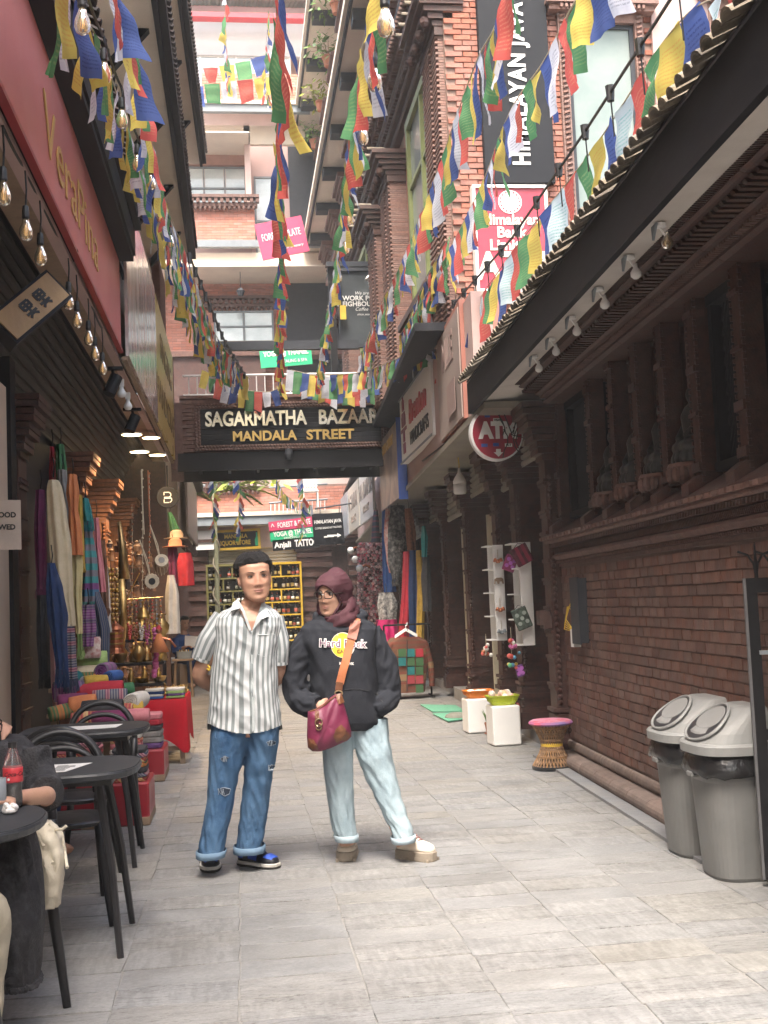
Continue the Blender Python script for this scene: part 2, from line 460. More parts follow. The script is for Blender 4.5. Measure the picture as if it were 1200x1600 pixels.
def stripes(name,a,b,freq,axis=0,width=.5,rough=.85,third=None,wob=.0,bump=.2,attr='suv'):
 m=bpy.data.materials.new(name);m.use_nodes=True
 nt=m.node_tree;L=nt.links;bs=nt.nodes['Principled BSDF']
 at=_n(nt,'ShaderNodeAttribute',attribute_name=attr or '')
 tc=_n(nt,'ShaderNodeTexCoord')
 sp=_n(nt,'ShaderNodeSeparateXYZ')
 L.new((at.outputs['Vector']if attr else tc.outputs['Object']),sp.inputs[0])
 ml=_n(nt,'ShaderNodeMath',operation='MULTIPLY');ml.inputs[1].default_value=freq
 L.new(sp.outputs[axis],ml.inputs[0])
 fr=_n(nt,'ShaderNodeMath',operation='FRACT');L.new(ml.outputs[0],fr.inputs[0])
 rp=_n(nt,'ShaderNodeValToRGB');rp.color_ramp.interpolation='LINEAR'
 e=rp.color_ramp.elements
 e[0].position=0;e[0].color=(*a,1);e[1].position=max(.01,width-.03);e[1].color=(*a,1)
 for p_,c_ in((width+.03,b),(.97,b),(1.,a)):
  q=e.new(p_);q.color=(*c_,1)
 L.new(fr.outputs[0],rp.inputs[0]);col=rp.outputs[0]
 if third:
  m2=_n(nt,'ShaderNodeMath',operation='MULTIPLY');m2.inputs[1].default_value=freq/5.
  L.new(sp.outputs[axis],m2.inputs[0]);f2=_n(nt,'ShaderNodeMath',operation='FRACT');L.new(m2.outputs[0],f2.inputs[0])
  r2=_n(nt,'ShaderNodeValToRGB');r2.color_ramp.interpolation='CONSTANT'
  r2.color_ramp.elements[0].color=(*third[0],1)
  for k_,t_ in enumerate(third[1:]):
   q=r2.color_ramp.elements[1]if k_==0 else r2.color_ramp.elements.new(0)
   q.position=(k_+1)/len(third);q.color=(*t_,1)
  L.new(f2.outputs[0],r2.inputs[0])
  mx=_n(nt,'ShaderNodeMix',data_type='RGBA');mx.inputs[0].default_value=.6
  L.new(col,mx.inputs[6]);L.new(r2.outputs[0],mx.inputs[7]);col=mx.outputs[2]
 nz=_n(nt,'ShaderNodeTexNoise',Scale=60,Detail=4);L.new(tc.outputs['Object'],nz.inputs['Vector'])
 bp=_n(nt,'ShaderNodeBump',Strength=bump,Distance=.004);L.new(nz.outputs['Fac'],bp.inputs['Height'])
 L.new(bp.outputs[0],bs.inputs['Normal']);L.new(col,bs.inputs['Base Color'])
 bs.inputs['Roughness'].default_value=rough;bs.inputs['Specular IOR Level'].default_value=.2
 M[name]=m;return m
def flagmat(name,c,print_c):
 m=bpy.data.materials.new(name);m.use_nodes=True
 nt=m.node_tree;L=nt.links;bs=nt.nodes['Principled BSDF'];out=nt.nodes['Material Output']
 at=_n(nt,'ShaderNodeAttribute',attribute_name='suv')
 oi=_n(nt,'ShaderNodeObjectInfo')
 mp=_n(nt,'ShaderNodeMapping');mp.inputs['Scale'].default_value=(26,15,1)
 L.new(at.outputs['Vector'],mp.inputs[0])
 nz=_n(nt,'ShaderNodeTexNoise',Scale=1.6,Detail=3);L.new(mp.outputs[0],nz.inputs['Vector'])
 sp=_n(nt,'ShaderNodeSeparateXYZ');L.new(at.outputs['Vector'],sp.inputs[0])
 ml=_n(nt,'ShaderNodeMath',operation='MULTIPLY');ml.inputs[1].default_value=17.;L.new(sp.outputs[1],ml.inputs[0])
 fr=_n(nt,'ShaderNodeMath',operation='FRACT');L.new(ml.outputs[0],fr.inputs[0])
 ln=_n(nt,'ShaderNodeMath',operation='COMPARE');ln.inputs[1].default_value=.5;ln.inputs[2].default_value=.22;L.new(fr.outputs[0],ln.inputs[0])
 gt=_n(nt,'ShaderNodeMath',operation='GREATER_THAN');gt.inputs[1].default_value=.47;L.new(nz.outputs['Fac'],gt.inputs[0])
 mm=_n(nt,'ShaderNodeMath',operation='MULTIPLY');L.new(ln.outputs[0],mm.inputs[0]);L.new(gt.outputs[0],mm.inputs[1])
 # keep the print inside a border
 for ax,lo,hi in((0,.12,.88),(1,.10,.9)):
  a=_n(nt,'ShaderNodeMath',operation='COMPARE');a.inputs[1].default_value=(lo+hi)/2;a.inputs[2].default_value=(hi-lo)/2
  L.new(sp.outputs[ax],a.inputs[0])
  b=_n(nt,'ShaderNodeMath',operation='MULTIPLY');L.new(mm.outputs[0],b.inputs[0]);L.new(a.outputs[0],b.inputs[1]);mm=b
 f=_n(nt,'ShaderNodeMath',operation='MULTIPLY');f.inputs[1].default_value=.55;L.new(mm.outputs[0],f.inputs[0])
 hs=_n(nt,'ShaderNodeHueSaturation',Color=(*c,1))
 r1=_n(nt,'ShaderNodeMapRange');r1.inputs[3].default_value=.8;r1.inputs[4].default_value=1.2;L.new(oi.outputs['Random'],r1.inputs[0]);L.new(r1.outputs[0],hs.inputs['Value'])
 mx=_n(nt,'ShaderNodeMix',data_type='RGBA');L.new(f.outputs[0],mx.inputs[0]);L.new(hs.outputs[0],mx.inputs[6]);mx.inputs[7].default_value=(*print_c,1)
 L.new(mx.outputs[2],bs.inputs['Base Color']);bs.inputs['Roughness'].default_value=.8;bs.inputs['Specular IOR Level'].default_value=.15
 tr=_n(nt,'ShaderNodeBsdfTranslucent');L.new(mx.outputs[2],tr.inputs[0])
 ms=_n(nt,'ShaderNodeMixShader',Fac=.58);L.new(bs.outputs[0],ms.inputs[1]);L.new(tr.outputs[0],ms.inputs[2]);L.new(ms.outputs[0],out.inputs[0])
 M[name]=m;return m
FLAGC=[flagmat('flag_blue',(.085,.13,.34),(.03,.04,.15)),flagmat('flag_white',(.68,.69,.74),(.25,.27,.34)),flagmat('flag_red',(.60,.12,.105),(.72,.32,.2)),flagmat('flag_green',(.11,.29,.135),(.30,.44,.2)),flagmat('flag_yellow',(.70,.57,.14),(.58,.28,.08)),flagmat('flag_aqua',(.60,.72,.76),(.05,.42,.42))]
M['ink']=mat('black_ink',(.02,.02,.02),scale=4,rough=.6,bump=0)
M['redink']=mat('red_ink',(.42,.03,.03),scale=4,rough=.5,bump=0)
M['darkred']=mat('dark_red_enamel',(.30,.018,.030),(.25,.014,.025),scale=3,rough=.32,bump=.02)
# --- ground
gm=MB();gm.obox((-40,-25,-.5),(80,0,0),(0,120,0),(0,0,.4945))
ground=gm.build('ground',M['ground'],kind='structure')
street=bpy.data.objects.new('street',None);COL.objects.link(street);street['kind']='structure'
ORG['street']=V((0,0,0))
PW,PD=.455,.222
pav_var=[]
for k in range(10):
 a,b=PW/2-.0022,PD/2-.0018
 jt=lambda s:rnd.uniform(-s,s)
 top=[V((-a+jt(.006),-b+jt(.006),0)),V((a+jt(.006),-b+jt(.006),0)),V((a+jt(.006),b+jt(.006),0)),V((-a+jt(.006),b+jt(.006),0))]
 # a chipped edge point on the long sides
 top.insert(1,V((jt(.12),-b+rnd.uniform(-.002,.012),0)))
 top.insert(4,V((jt(.12),b-rnd.uniform(-.002,.012),0)))
 m_=MB();n_=len(top)
 inn=[p*.992 for p in top]
 vs=[p+V((0,0,-.04))for p in top]+[p+V((0,0,-.0025))for p in top]+[p+V((0,0,jt(.0015)))for p in inn]
 fs=[(i,(i+1)%n_,n_+(i+1)%n_,n_+i)for i in range(n_)]+[(n_+i,n_+(i+1)%n_,2*n_+(i+1)%n_,2*n_+i)for i in range(n_)]+[tuple(range(2*n_,3*n_))]
 m_.add(vs,fs);pav_var.append(m_)
pav_me=[m_.mesh('paving_stone',M['slate'])for m_ in pav_var]
spots=[]
for ci in range(-7,9):
 off=rnd.uniform(0,PD);x=-.045+(ci-.5)*PW
 y=2.2+off
 while y<31:
  spots.append((x,y));y+=PD
def _pix(x,y,z):
 c=RC.transposed()@(V((x,y,z))-V((0,0,CAM_H)))
 return(600+FPX*c.x/-c.z,800-FPX*c.y/-c.z)
inview=[s for s in spots if s[1]>3.4 and-120<_pix(s[0],s[1],0)[0]<1330]
inview.sort(key=lambda s:s[1]);near=set(inview[:300])
rest=MB()
for s in spots:
 k=rnd.randrange(10);rz=rnd.choice((0,PI));dz=rnd.uniform(-.001,.001);rx,ry=rnd.uniform(-.003,.003),rnd.uniform(-.002,.002)
 if s in near:
  o=link('paving_stone',pav_me[k],street);o.location=(s[0],s[1],dz);o.rotation_euler=(rx,ry,rz+rnd.uniform(-.006,.006))
 else:
  R=Matrix.Rotation(rz,3,'Z')
  m_=pav_var[k]
  rest.add([R@V(p)+V((s[0],s[1],dz))for p in m_.v],m_.f)
rest.build('paving',M['slate'],street,kind='stuff')
# --- low carved brick building on the right
DR=V((.048,1,0)).normalized();NR=V((-DR.y,DR.x,0))
OR=V((2.60,7.2,0))
def W(s,n,z):return OR+DR*s+NR*n+V((0,0,z))
lowb=thing('brick_building','low carved red brick building with tiled eave and dark lattice windows on the right','building',tuple(W(0,-1,0)))
S0,S1=-4.6,2.35
b=MB();b.obox(W(S0,.003,0),DR*(S1-S0),-NR*2.5,V((0,0,1.96)));b.obox(W(S0,-.38,1.961),DR*(S1-S0),-NR*2.1,V((0,0,1.2)))
b.build('wall',M['mortar_old'],lowb)
# bricks, one by one
BW,BH=.150,.064
def brickmesh(w,h,d,m_,name='brick',ch=.004):
 q=MB();x,z=w/2,h/2
 q.add([(-x,0,-z),(x,0,-z),(x,0,z),(-x,0,z),(-x+ch,-d,-z+ch),(x-ch,-d,-z+ch),(x-ch,-d,z-ch),(-x+ch,-d,z-ch)],[(4,5,6,7),(0,1,5,4),(1,2,6,5),(2,3,7,6),(3,0,4,7)])
 return q
bricks=[]
nrow=int((1.63-.21)/BH)
for r in range(nrow):
 z=.21+(r+.5)*BH
 s=S0+(.5+.5*(r%2))*BW
 while s<S1-BW*.4:
  bricks.append((s,z));s+=BW
def bpix(s,z):p=W(s,0,z);return _pix(*p)
vis=[]
for q in bricks:
 x,y=bpix(*q)
 if x<1260 and not(x>1030 and y>1130):vis.append((-(x),q))
vis.sort();nearb=set(q for _,q in vis[:300])
bq=[brickmesh(BW-.003,BH-.003,.02+.0015*i,None,ch=.003)for i in range(4)]
bme=[q.mesh('brick',M['brick_old'])for q in bq]
ang=math.atan2(DR.y,DR.x)+PI
rb=MB()
for q in bricks:
 k=rnd.randrange(4);dn=rnd.uniform(-.0015,.002)+(.004*noise.noise((q[0]*3,q[1]*8,0)))
 p=W(q[0]+rnd.uniform(-.003,.003),dn-.012,q[1]+rnd.uniform(-.002,.002));rz=ang+rnd.uniform(-.03,.03);ry=rnd.uniform(-.02,.02)
 Mx=Matrix.Rotation(rz,3,'Z')@Matrix.Rotation(ry,3,'Y')@Matrix.Rotation(rnd.uniform(-.02,.03),3,'X')
 if q in nearb:
  o=link('brick',bme[k],lowb);o.location=p-ORG[lowb.name];o.rotation_euler=Mx.to_euler()
 else:rb.add([Mx@V(v)+p for v in bq[k].v],bq[k].f)
rb.build('brickwork',M['brick_old'],lowb,kind='stuff')
# plinth: bolster, rope course
pb=MB()
SP=-1.45
prof=[(-.03,0)]+[(.085+.055*math.sin(t),.055-.055*math.cos(t)*1)for t in[PI*i/8 for i in range(9)]]+[(-.03,.11)]
s=SP
while s<S1+.05:
 e=min(s+.42,S1+.05);pb.extrude_line(prof,W,s,e-.006);s=e
M['plinth']=mat('plinth_stone',(.20,.15,.13),(.13,.095,.08),scale=9,rough=.8,bump=.4,jitter=.12)
pb.build('plinth',M['plinth'],lowb)
st=MB();st.extrude_line([(-.03,0),(.24,0),(.24,.02),(-.03,.022)],W,SP,S1+.4);st.build('step',M['slate_step'],lowb)
rp=MB();s=SP
while s<S1:
 rp.ball(W(s,.015,.155),(.024,.03,.045),7,5,Matrix.Rotation(.6,3,'X'));s+=.034
rp.build('rope_course',M['plinth'],lowb,kind='stuff')
# ledge mouldings under the windows
def moulding(name,prof,m_,s0,s1,parent=None,step=.9,Wf=None,gap=.004):
 q=MB();s=s0
 while s<s1-1e-4:
  e=min(s+step,s1);q.extrude_line(prof,Wf or W,s,e-(gap if e<s1 else 0));s=e
 return q.build(name,m_,parent or lowb)
def dentils(name,s0,s1,n0,n1,z0,z1,w,gap,m_,parent=None,Wf=None,slant=0.,kind='stuff',D=None):
 q=MB();s=s0;Wq=Wf or W
 while s<s1:
  a=[Wq(s,n0,z0),Wq(s+w,n0,z0),Wq(s+w+slant,n0,z1),Wq(s+slant,n0,z1)]
  c=[Wq(s+w*.12,n1,z0+.003),Wq(s+w*.88,n1,z0+.003),Wq(s+w*.88+slant,n1,z1-.003),Wq(s+w*.12+slant,n1,z1-.003)]
  q.add(a+c,[(4,5,6,7),(0,1,5,4),(1,2,6,5),(2,3,7,6),(3,0,4,7)]);s+=w+gap
 return q.build(name,m_,parent or lowb,kind=kind)
LS0,LS1=S0,S1+.06
moulding('moulding',[(-.02,1.635),(.02,1.635),(.02,1.66),(-.02,1.66)],M['carved_grey'],LS0,LS1)
dentils('dentil_course',LS0,LS1,.0,.045,1.662,1.688,.020,.012,M['carved_grey'],slant=.012)
moulding('moulding',[(-.02,1.69),(.055,1.69),(.075,1.72),(.06,1.742),(-.02,1.742)],M['carved_grey'],LS0,LS1,step=.6)
dentils('rope_course',LS0,LS1,.02,.07,1.745,1.79,.016,.008,M['carved'],slant=.02)
dentils('bead_course',LS0,LS1,.04,.095,1.795,1.83,.03,.014,M['carved'],slant=-.01)
moulding('moulding',[(-.02,1.832),(.10,1.832),(.115,1.846),(.115,1.858),(-.02,1.858)],M['carved_grey'],LS0,LS1,step=.5)
dentils('ledge_tile',LS0,LS1,.0,.14,1.86,1.892,.10,.006,M['carved_grey'])
moulding('sill',[(-.28,1.894),(.125,1.894),(.10,1.91),(-.12,2.03),(-.28,2.03)],M['carved'],LS0,LS1,step=.55)
# recessed back wall of the window band, columns, niches
bk=MB();bk.extrude_line([(-.36,1.95),(-.30,1.95),(-.30,3.08),(-.36,3.08)],W,S0,S1);bk.build('back_wall',M['blackwood'],lowb)
def carved_column(s,w=.115,n=.03,z0=1.99,z1=3.04):
 q=MB()
 q.obox(W(s-w/2,-.10,z0),DR*w,NR*(.10+n-.03),V((0,0,z1-z0)))
 for k in range(3):
  ss=s+(k-1)*w*.32
  q.tube([W(ss,n-.028,z0),W(ss,n-.028,z1)],.017,6)
 z=z0+.05
 while z<z1:
  h=rnd.choice((.02,.035,.05));q.obox(W(s-w/2-.004,-.05,z),DR*(w+.008),NR*(.05+n+.003),V((0,0,h)))
  z+=rnd.uniform(.22,.38)
 z=z0
 while z<z1:
  q.box(W(s+w/2+.006,n-.02,z),(.014,.02,.022),ang);q.box(W(s-w/2-.006,n-.02,z),(.014,.02,.022),ang);z+=.036
 q.prism([W(s-w/2,-.1,z0),W(s-w/2,.10,z0-.08),W(s-w/2,.10,z0-.02),W(s-w/2,.03,z0+.03)],DR*w)
 return q.build('column',M['carved'],lowb)
cols_s=[1.12,.50,-.06,-.60,-1.16,-1.82,-2.6,-3.3]
for s in cols_s+[2.2]:carved_column(s)
def lattice(s0,s1,z0,z1):
 f=MB()
 for a,b_ in((s0,s0+.05),(s1-.05,s1)):f.obox(W(a,-.18,z0),DR*(b_-a),NR*.12,V((0,0,z1-z0)))
 f.obox(W(s0,-.18,z1-.06),DR*(s1-s0),NR*.13,V((0,0,.06)));f.obox(W(s0,-.18,z0),DR*(s1-s0),NR*.13,V((0,0,.05)))
 fr=f.build('window',M['blackwood'],lowb)
 g=MB();p=.045
 k=s0
 while k<s1+(z1-z0):
  for sg in(1,-1):
   a=V((k if sg>0 else k-(z1-z0)*.55,z0));
   s_a,s_b=(k,k-(z1-z0)*.55)
   za,zb=(z0,z1)if sg>0 else(z1,z0)
   # clip to the opening
   def cl(sa,za,sb,zb):
    lo,hi=s0+.05,s1-.05
    if max(sa,sb)<lo or min(sa,sb)>hi:return None
    t0,t1=0.,1.
    d=sb-sa
    for lim,sg_ in((lo,1),(hi,-1)):
     t=(lim-sa)/d
     if(sa-lim)*sg_<0:t0=max(t0,t)
     if(sb-lim)*sg_<0:t1=min(t1,t)
    if t1<=t0:return None
    return(sa+d*t0,za+(zb-za)*t0,sa+d*t1,za+(zb-za)*t1)
   c=cl(s_a,za,s_b,zb)
   if c:g.tube([W(c[0],-.13+.01*sg,c[1]),W(c[2],-.13+.01*sg,c[3])],.008,4)
  k+=p
 g.build('lattice',M['blackwood'],fr,kind='stuff')
lattice(1.19,2.12,2.03,3.0);lattice(-1.74,-1.24,2.03,3.0);lattice(-3.2,-2.7,2.03,3.0)
STONE=mat('dark_bronze',(.022,.023,.022),(.010,.011,.011),scale=14,rough=.5,bump=.3)
for i,(a,c)in enumerate(((.56,1.06),(0.,.44),(-.54,-.12),(-1.1,-.66))):
 q=MB()
 mid=(a+c)/2;hw=.135
 poly=[]
 arch=[(-hw,2.35),(-hw,2.62),(-hw*.9,2.69),(-hw*.55,2.74),(-.03,2.79),(0,2.84),(.03,2.79),(hw*.55,2.74),(hw*.9,2.69),(hw,2.62),(hw,2.35)]
 zt=3.06
 ring_o=[(a-mid,2.35),(a-mid,2.62),(a-mid,2.80),(a-mid,2.95),(a-mid,zt),(0,zt),(c-mid,zt),(c-mid,2.95),(c-mid,2.80),(c-mid,2.62),(c-mid,2.35)]
 for(p0,p1,o0,o1)in zip(arch,arch[1:],ring_o,ring_o[1:]):
  q.prism([W(mid+p0[0],-.13,p0[1]),W(mid+p1[0],-.13,p1[1]),W(mid+o1[0],-.13,o1[1]),W(mid+o0[0],-.13,o0[1])],-NR*.08)
 q.obox(W(a,-.21,2.02),DR*(mid-hw-a),NR*.08,V((0,0,.33)));q.obox(W(mid+hw,-.21,2.02),DR*(c-mid-hw),NR*.08,V((0,0,.33)))
 q.build('niche_panel',M['brick_old'],lowb)
 s_=MB()
 C=lambda ds,n,z:W(mid+ds,n-.055,z)
 Rm=Matrix((DR,NR,V((0,0,1)))).transposed()
 s_.ball(C(0,-.02,2.22),(.14,.10,.06),14,8,Rm);s_.ball(C(-.08,.03,2.22),(.09,.06,.045),10,6,Rm);s_.ball(C(.08,.03,2.22),(.09,.06,.045),10,6,Rm)
 s_.lathe([(.055,0),(.075,.06),(.085,.15),(.06,.2),(.03,.215)],12,C(0,-.03,2.25))
 s_.ball(C(0,-.025,2.52),(.042,.045,.055),10,8,Rm);s_.ball(C(0,-.03,2.585),.022,8,6)
 for sg in(-1,1):
  s_.tube([C(.08*sg,-.03,2.44),C(.125*sg,-.01,2.35),C(.06*sg,.06,2.27)],[.028,.026,.02],7);s_.ball(C(.048*sg,-.025,2.51),(.01,.02,.03),6,5,Rm)
 for k in range(10):th=PI*k/9;s_.ball(C(.15*math.cos(th),-.02+.11*math.sin(th),2.15),(.03,.03,.045),6,5,Rm)
 vs,fs=fuse(s_,.011,1)
 so=MB().add(vs,fs).mesh('figure',STONE,True,V(C(0,0,2.1)))
 t=thing('statue',['small seated bronze figure in the farthest arched niche','seated bronze figure in the second farthest brick niche','seated bronze figure in the third farthest brick niche','seated bronze figure in the nearest and largest arched niche'][i],'statue',tuple(C(0,0,2.1)),'bronze figures in the wall niches')
 link('figure',so,t)
 lp=MB();lp.lathe([(.05,-.12),(.10,-.08),(.13,-.03),(.16,0),(.15,.02)],14,C(0,-.01,2.1));
 for k in range(9):th=PI*k/8;lp.ball(C(.14*math.cos(th),-.01+.14*math.sin(th),2.06),(.028,.028,.05),6,5)
 lp.build('pedestal',M['carved_grey'],t)
 # cornice over the windows
CS1=1.75
moulding('cornice',[(-.3,3.005),(.09,3.0),(.12,3.015),(.12,3.03),(-.3,3.03)],M['carved'],S0,CS1+.4)
dentils('dentil_course',S0,CS1+.3,.09,.165,3.032,3.052,.022,.010,M['carved_grey'])
moulding('cornice',[(-.3,3.054),(.19,3.054),(.21,3.064),(.21,3.07),(-.3,3.07)],M['carved'],S0,CS1+.3)
dentils('bracket_course',S0,CS1+.25,.16,.32,3.072,3.105,.045,.022,M['carved'],slant=.03)
moulding('cornice',[(-.3,3.107),(.34,3.107),(.36,3.116),(.36,3.122),(-.3,3.122)],M['carved'],S0,CS1+.2)
dentils('rope_course',S0,CS1+.15,.31,.40,3.122,3.135,.016,.008,M['carved'],slant=.015)
SE=3.1
sf=MB();sf.extrude_line([(-.3,3.175),(.56,3.125),(.56,3.135),(-.3,3.19)],W,S0,SE);sf.build('soffit',M['white_soffit'],lowb)
fa=MB();fa.extrude_line([(.562,3.09),(.60,3.09),(.60,3.38),(.562,3.38)],W,S0,SE);fa.build('fascia',M['blackwood'],lowb)
eb=MB();eb.obox(W(SE+.002,-1.6,3.1),DR*.05,NR*2.2,V((0,0,.28)));eb.build('end_fascia',M['blackwood'],lowb)
# roof: deck and rows of rounded clay tiles
SL=.42
dk=MB();dk.extrude_line([(.61,3.382),(.61,3.395),(-1.9,3.395+2.51*SL),(-1.9,3.382+2.51*SL)],W,S0,SE);dk.build('roof_deck',M['blackwood'],lowb)
def halftile(l,r,m_):
 q=MB();rg=[]
 for k in range(2):
  y=k*l;rr=r*(1-.1*k)
  rg.append([V((rr*math.cos(PI*j/6),y,rr*math.sin(PI*j/6)*.8))for j in range(7)]+[V((rr*.78*math.cos(PI*j/6),y,rr*.55*math.sin(PI*j/6)))for j in range(6,-1,-1)])
 q.rings(rg);return q
ht=[halftile(.26,.046,None),halftile(.25,.050,None)]
htm=[q.mesh('roof_tile',M['tile'])for q in ht]
tl=MB();cnt=0
upv=(-NR+V((0,0,SL))).normalized();nrm=(NR*SL+V((0,0,1))).normalized()
Bt=Matrix((-DR,upv,nrm)).transposed()
s=SE-.03
while s>S0:
 for r in range(6):
  p=W(s+rnd.uniform(-.008,.008),.68-.2*r*.92,3.40+SL*(.2*r*.92-.07)+.008*r*0)+nrm*rnd.uniform(0,.012)
  Mx=Bt@Matrix.Rotation(rnd.uniform(-.07,.07),3,'Z')@Matrix.Rotation(rnd.uniform(-.05,.06)+.07,3,'X')
  k=rnd.randrange(2)
  if cnt<300 and s>S0+1:
   o=link('roof_tile',htm[k],lowb);o.location=p-ORG[lowb.name];o.rotation_euler=Mx.to_euler();cnt+=1
  else:tl.add([Mx@V(v)+p for v in ht[k].v],ht[k].f)
 s-=.102
tl.build('roof_tiling',M['tile'],lowb,kind='stuff')
# big corner pier
def pier(Wf,s,w,n,z0,z1,m_,parent,name='pier',side=True):
 q=MB();D=(Wf(1,0,0)-Wf(0,0,0)).normalized();N_=(Wf(0,1,0)-Wf(0,0,0)).normalized()
 q.obox(Wf(s-w/2,-.3,z0),D*w,N_*(.3+n),V((0,0,z1-z0)))
 bands=[(0,.16,.05),(.16,.2,.03),(.30,.34,.045),(.34,.40,.02),(.42,.45,.03)]
 zz=z0+.6
 while zz<z1-.55:
  bands.append((zz-z0,zz-z0+.03,.012));
  if rnd.random()<.5:bands.append((zz-z0+.034,zz-z0+.06,.022))
  zz+=rnd.uniform(.16,.3)
 top=z1-z0
 for k in range(9):bands.append((top-.5+k*.055,top-.5+k*.055+.046,.02+.022*k+(.015 if k%2 else 0)))
 for a,b_,e in bands:
  q.obox(Wf(s-w/2-e*.7,-.28,z0+a),D*(w+1.4*e),N_*(.28+n+e),V((0,0,b_-a)))
 for zz in(.32,top-.62):
  k=0.
  while k<w-.02:
   q.prism([Wf(s-w/2+k,n,z0+zz-.09),Wf(s-w/2+k+.045,n,z0+zz-.09),Wf(s-w/2+k+.022,n,z0+zz-.05)],N_*.02);k+=.05
 z=z0+.5
 while z<z1-.6:
  q.ball(Wf(s-w/2-.008,n-.03,z),(.02,.03,.022),6,5);z+=.05
 return q.build(name,m_,parent)
pier(W,2.42,.24,.10,.0,3.05,M['carved'],lowb)
# fixtures on the white soffit
for i,(x,y)in enumerate(((1083,345),(1025,395),(978,445),(940,490),(905,525),(875,552))):
 v=ray(x,y);
 # place on the soffit strip
 t_=None;best=None
 for k in range(400):
  q=V((0,0,CAM_H))+v*(k*.012*1/v.y*2)
  s=(q-OR).dot(DR);n=(q-OR).dot(NR)
  if q.z>=3.13:best=(s,n);break
 s,n=best
 n=min(.53,max(.48,n))
 t=thing('soffit_light','white soffit lamp holder with bare bulb, %s from the near end of the eave'%['first','second','third','fourth','fifth','sixth'][i],'lamp',tuple(W(s,n,3.125)),'lamp holders under the tiled eave')
 q=MB();q.lathe([(.03,0),(.03,-.015),(.014,-.02)],12,W(s,n,3.12));q.tube([W(s,n,3.1),W(s,n-.03,3.05)],.006,6);q.build('holder',M['white'],t)
 q=MB();q.prism([W(s-.035,n+.02,3.115),W(s+.035,n+.02,3.115),W(s,n+.03,3.04)],NR*.012);q.build('shade',M['blackwood']if 0 else M['greysteel'],t)
 q=MB();q.lathe([(.010,.03),(.012,.01),(.028,-.016),(.027,-.036),(.013,-.05),(0,-.052)],12,W(s,n-.03,3.05));q.build('bulb',M['bulbwhite']if i else M['bulbglass'],t,smooth=True)
 # --- row of shopfronts on the right, under the signs
shop=thing('shop_building','row of small shops with dark carved pilasters along the right side under the signs','building',tuple(W(8,0,0)))
q=MB();q.obox(W(2.56,-1.5,0),DR*22,-NR*.2,V((0,0,3.3)));q.build('back_wall',M['cream'],shop)
q=MB();q.obox(W(2.56,-.9,3.05),DR*22,NR*1.45,V((0,0,.06)));q.build('ceiling',M['shutter'],shop)
q=MB();q.obox(W(2.56,-1.5,.0),DR*22,NR*1.5,V((0,0,.12)));q.build('threshold',M['slate_step'],shop)
pil_s=[3.95,5.05,7.25,9.5,11.8,14.2,16.8,19.4,22.2]
for s in pil_s:pier(W,s,.24,.08,.12,3.0,M['carved'],shop,'pilaster')
def ridged(parent,p,a,upv_,h,n_,m_,name='shutter',d=.03):
 q=MB();a=V(a);upv_=V(upv_).normalized();nn=a.cross(upv_).normalized();dh=h/n_
 rg=[]
 for k in range(n_):
  base=V(p)+upv_*(k*dh)
  pr=[(0,0),(.15,.8),(.4,1),(.7,.9),(.95,.1)]
  rg+=[(base+upv_*(dh*u_)+nn*d*w_)for u_,w_ in pr]
 rg.append(V(p)+upv_*h)
 vs=rg+[r+a for r in rg];k=len(rg)
 q.add(vs,[(i,k+i,k+i+1,i+1)for i in range(k-1)])
 return q.build(name,m_,parent)
edges=[2.56]+pil_s
for i,(a,b_)in enumerate(zip(edges,edges[1:])):
 a2,b2=a+.13,b_-.13
 # rolled shutter bottom edge hanging under the head
 ridged(shop,W(b2,-.02,2.52 if i%2 else 2.66),DR*(a2-b2),V((0,0,1)),3.04-(2.52 if i%2 else 2.66),6,M['shutter'],'shutter')
 # side walls of the recess
 q=MB();q.obox(W(b_-.1,-1.5,0.12),DR*.16,NR*1.4,V((0,0,2.9)));q.build('side_wall',M['cream']if i in(1,2,3)else M['blackwood'],shop)
q=MB();q.obox(W(2.72,-.30,.12),DR*.98,NR*.05,V((0,0,2.5)))
q.obox(W(2.70,-.30,.12),DR*.07,NR*.09,V((0,0,2.5)));q.obox(W(3.62,-.30,.12),DR*.07,NR*.09,V((0,0,2.5)))
for z in(.5,1.3,2.1):q.obox(W(2.85,-.25,z),DR*.65,NR*.012,V((0,0,.55)))
dr=q.build('door',M['doorwood'],shop)
q=MB();q.tube([W(2.82,-.24,1.0),W(2.82,-.18,1.02),W(2.82,-.18,1.2),W(2.82,-.24,1.22)],.012,6);q.build('handle',M['brass'],dr)
for(a,b_,x)in((4.1,4.95,.0),(5.2,7.1,.0),(7.4,9.3,.0)):
 q=MB()
 for s in(a+.05,(a+b_)/2+.2):q.obox(W(s,-.75,.13),DR*.05,NR*.05,V((0,0,2.35)))
 q.obox(W(a+.05,-.75,2.44),DR*(b_-a-.3),NR*.05,V((0,0,.06)))
 q.build('door_frame',M['cream'],shop)
 q=MB();q.obox(W(b_-.25,-.9,.13),DR*.04,NR*.75,V((0,0,2.3)));dd=q.build('door',M['cream'],shop)
 q=MB();q.obox(W(b_-.26,-.55,1.9),-DR*.05,NR*.25,V((0,0,.08)));q.build('closer',M['greysteel'],dd)
q=MB();q.obox(W(7.5,-.30,0),DR*1.6,NR*.36,V((0,0,.16)));q.obox(W(5.3,-.25,0),DR*1.6,NR*.31,V((0,0,.13)));q.build('doorstep',M['slate_step'],shop)
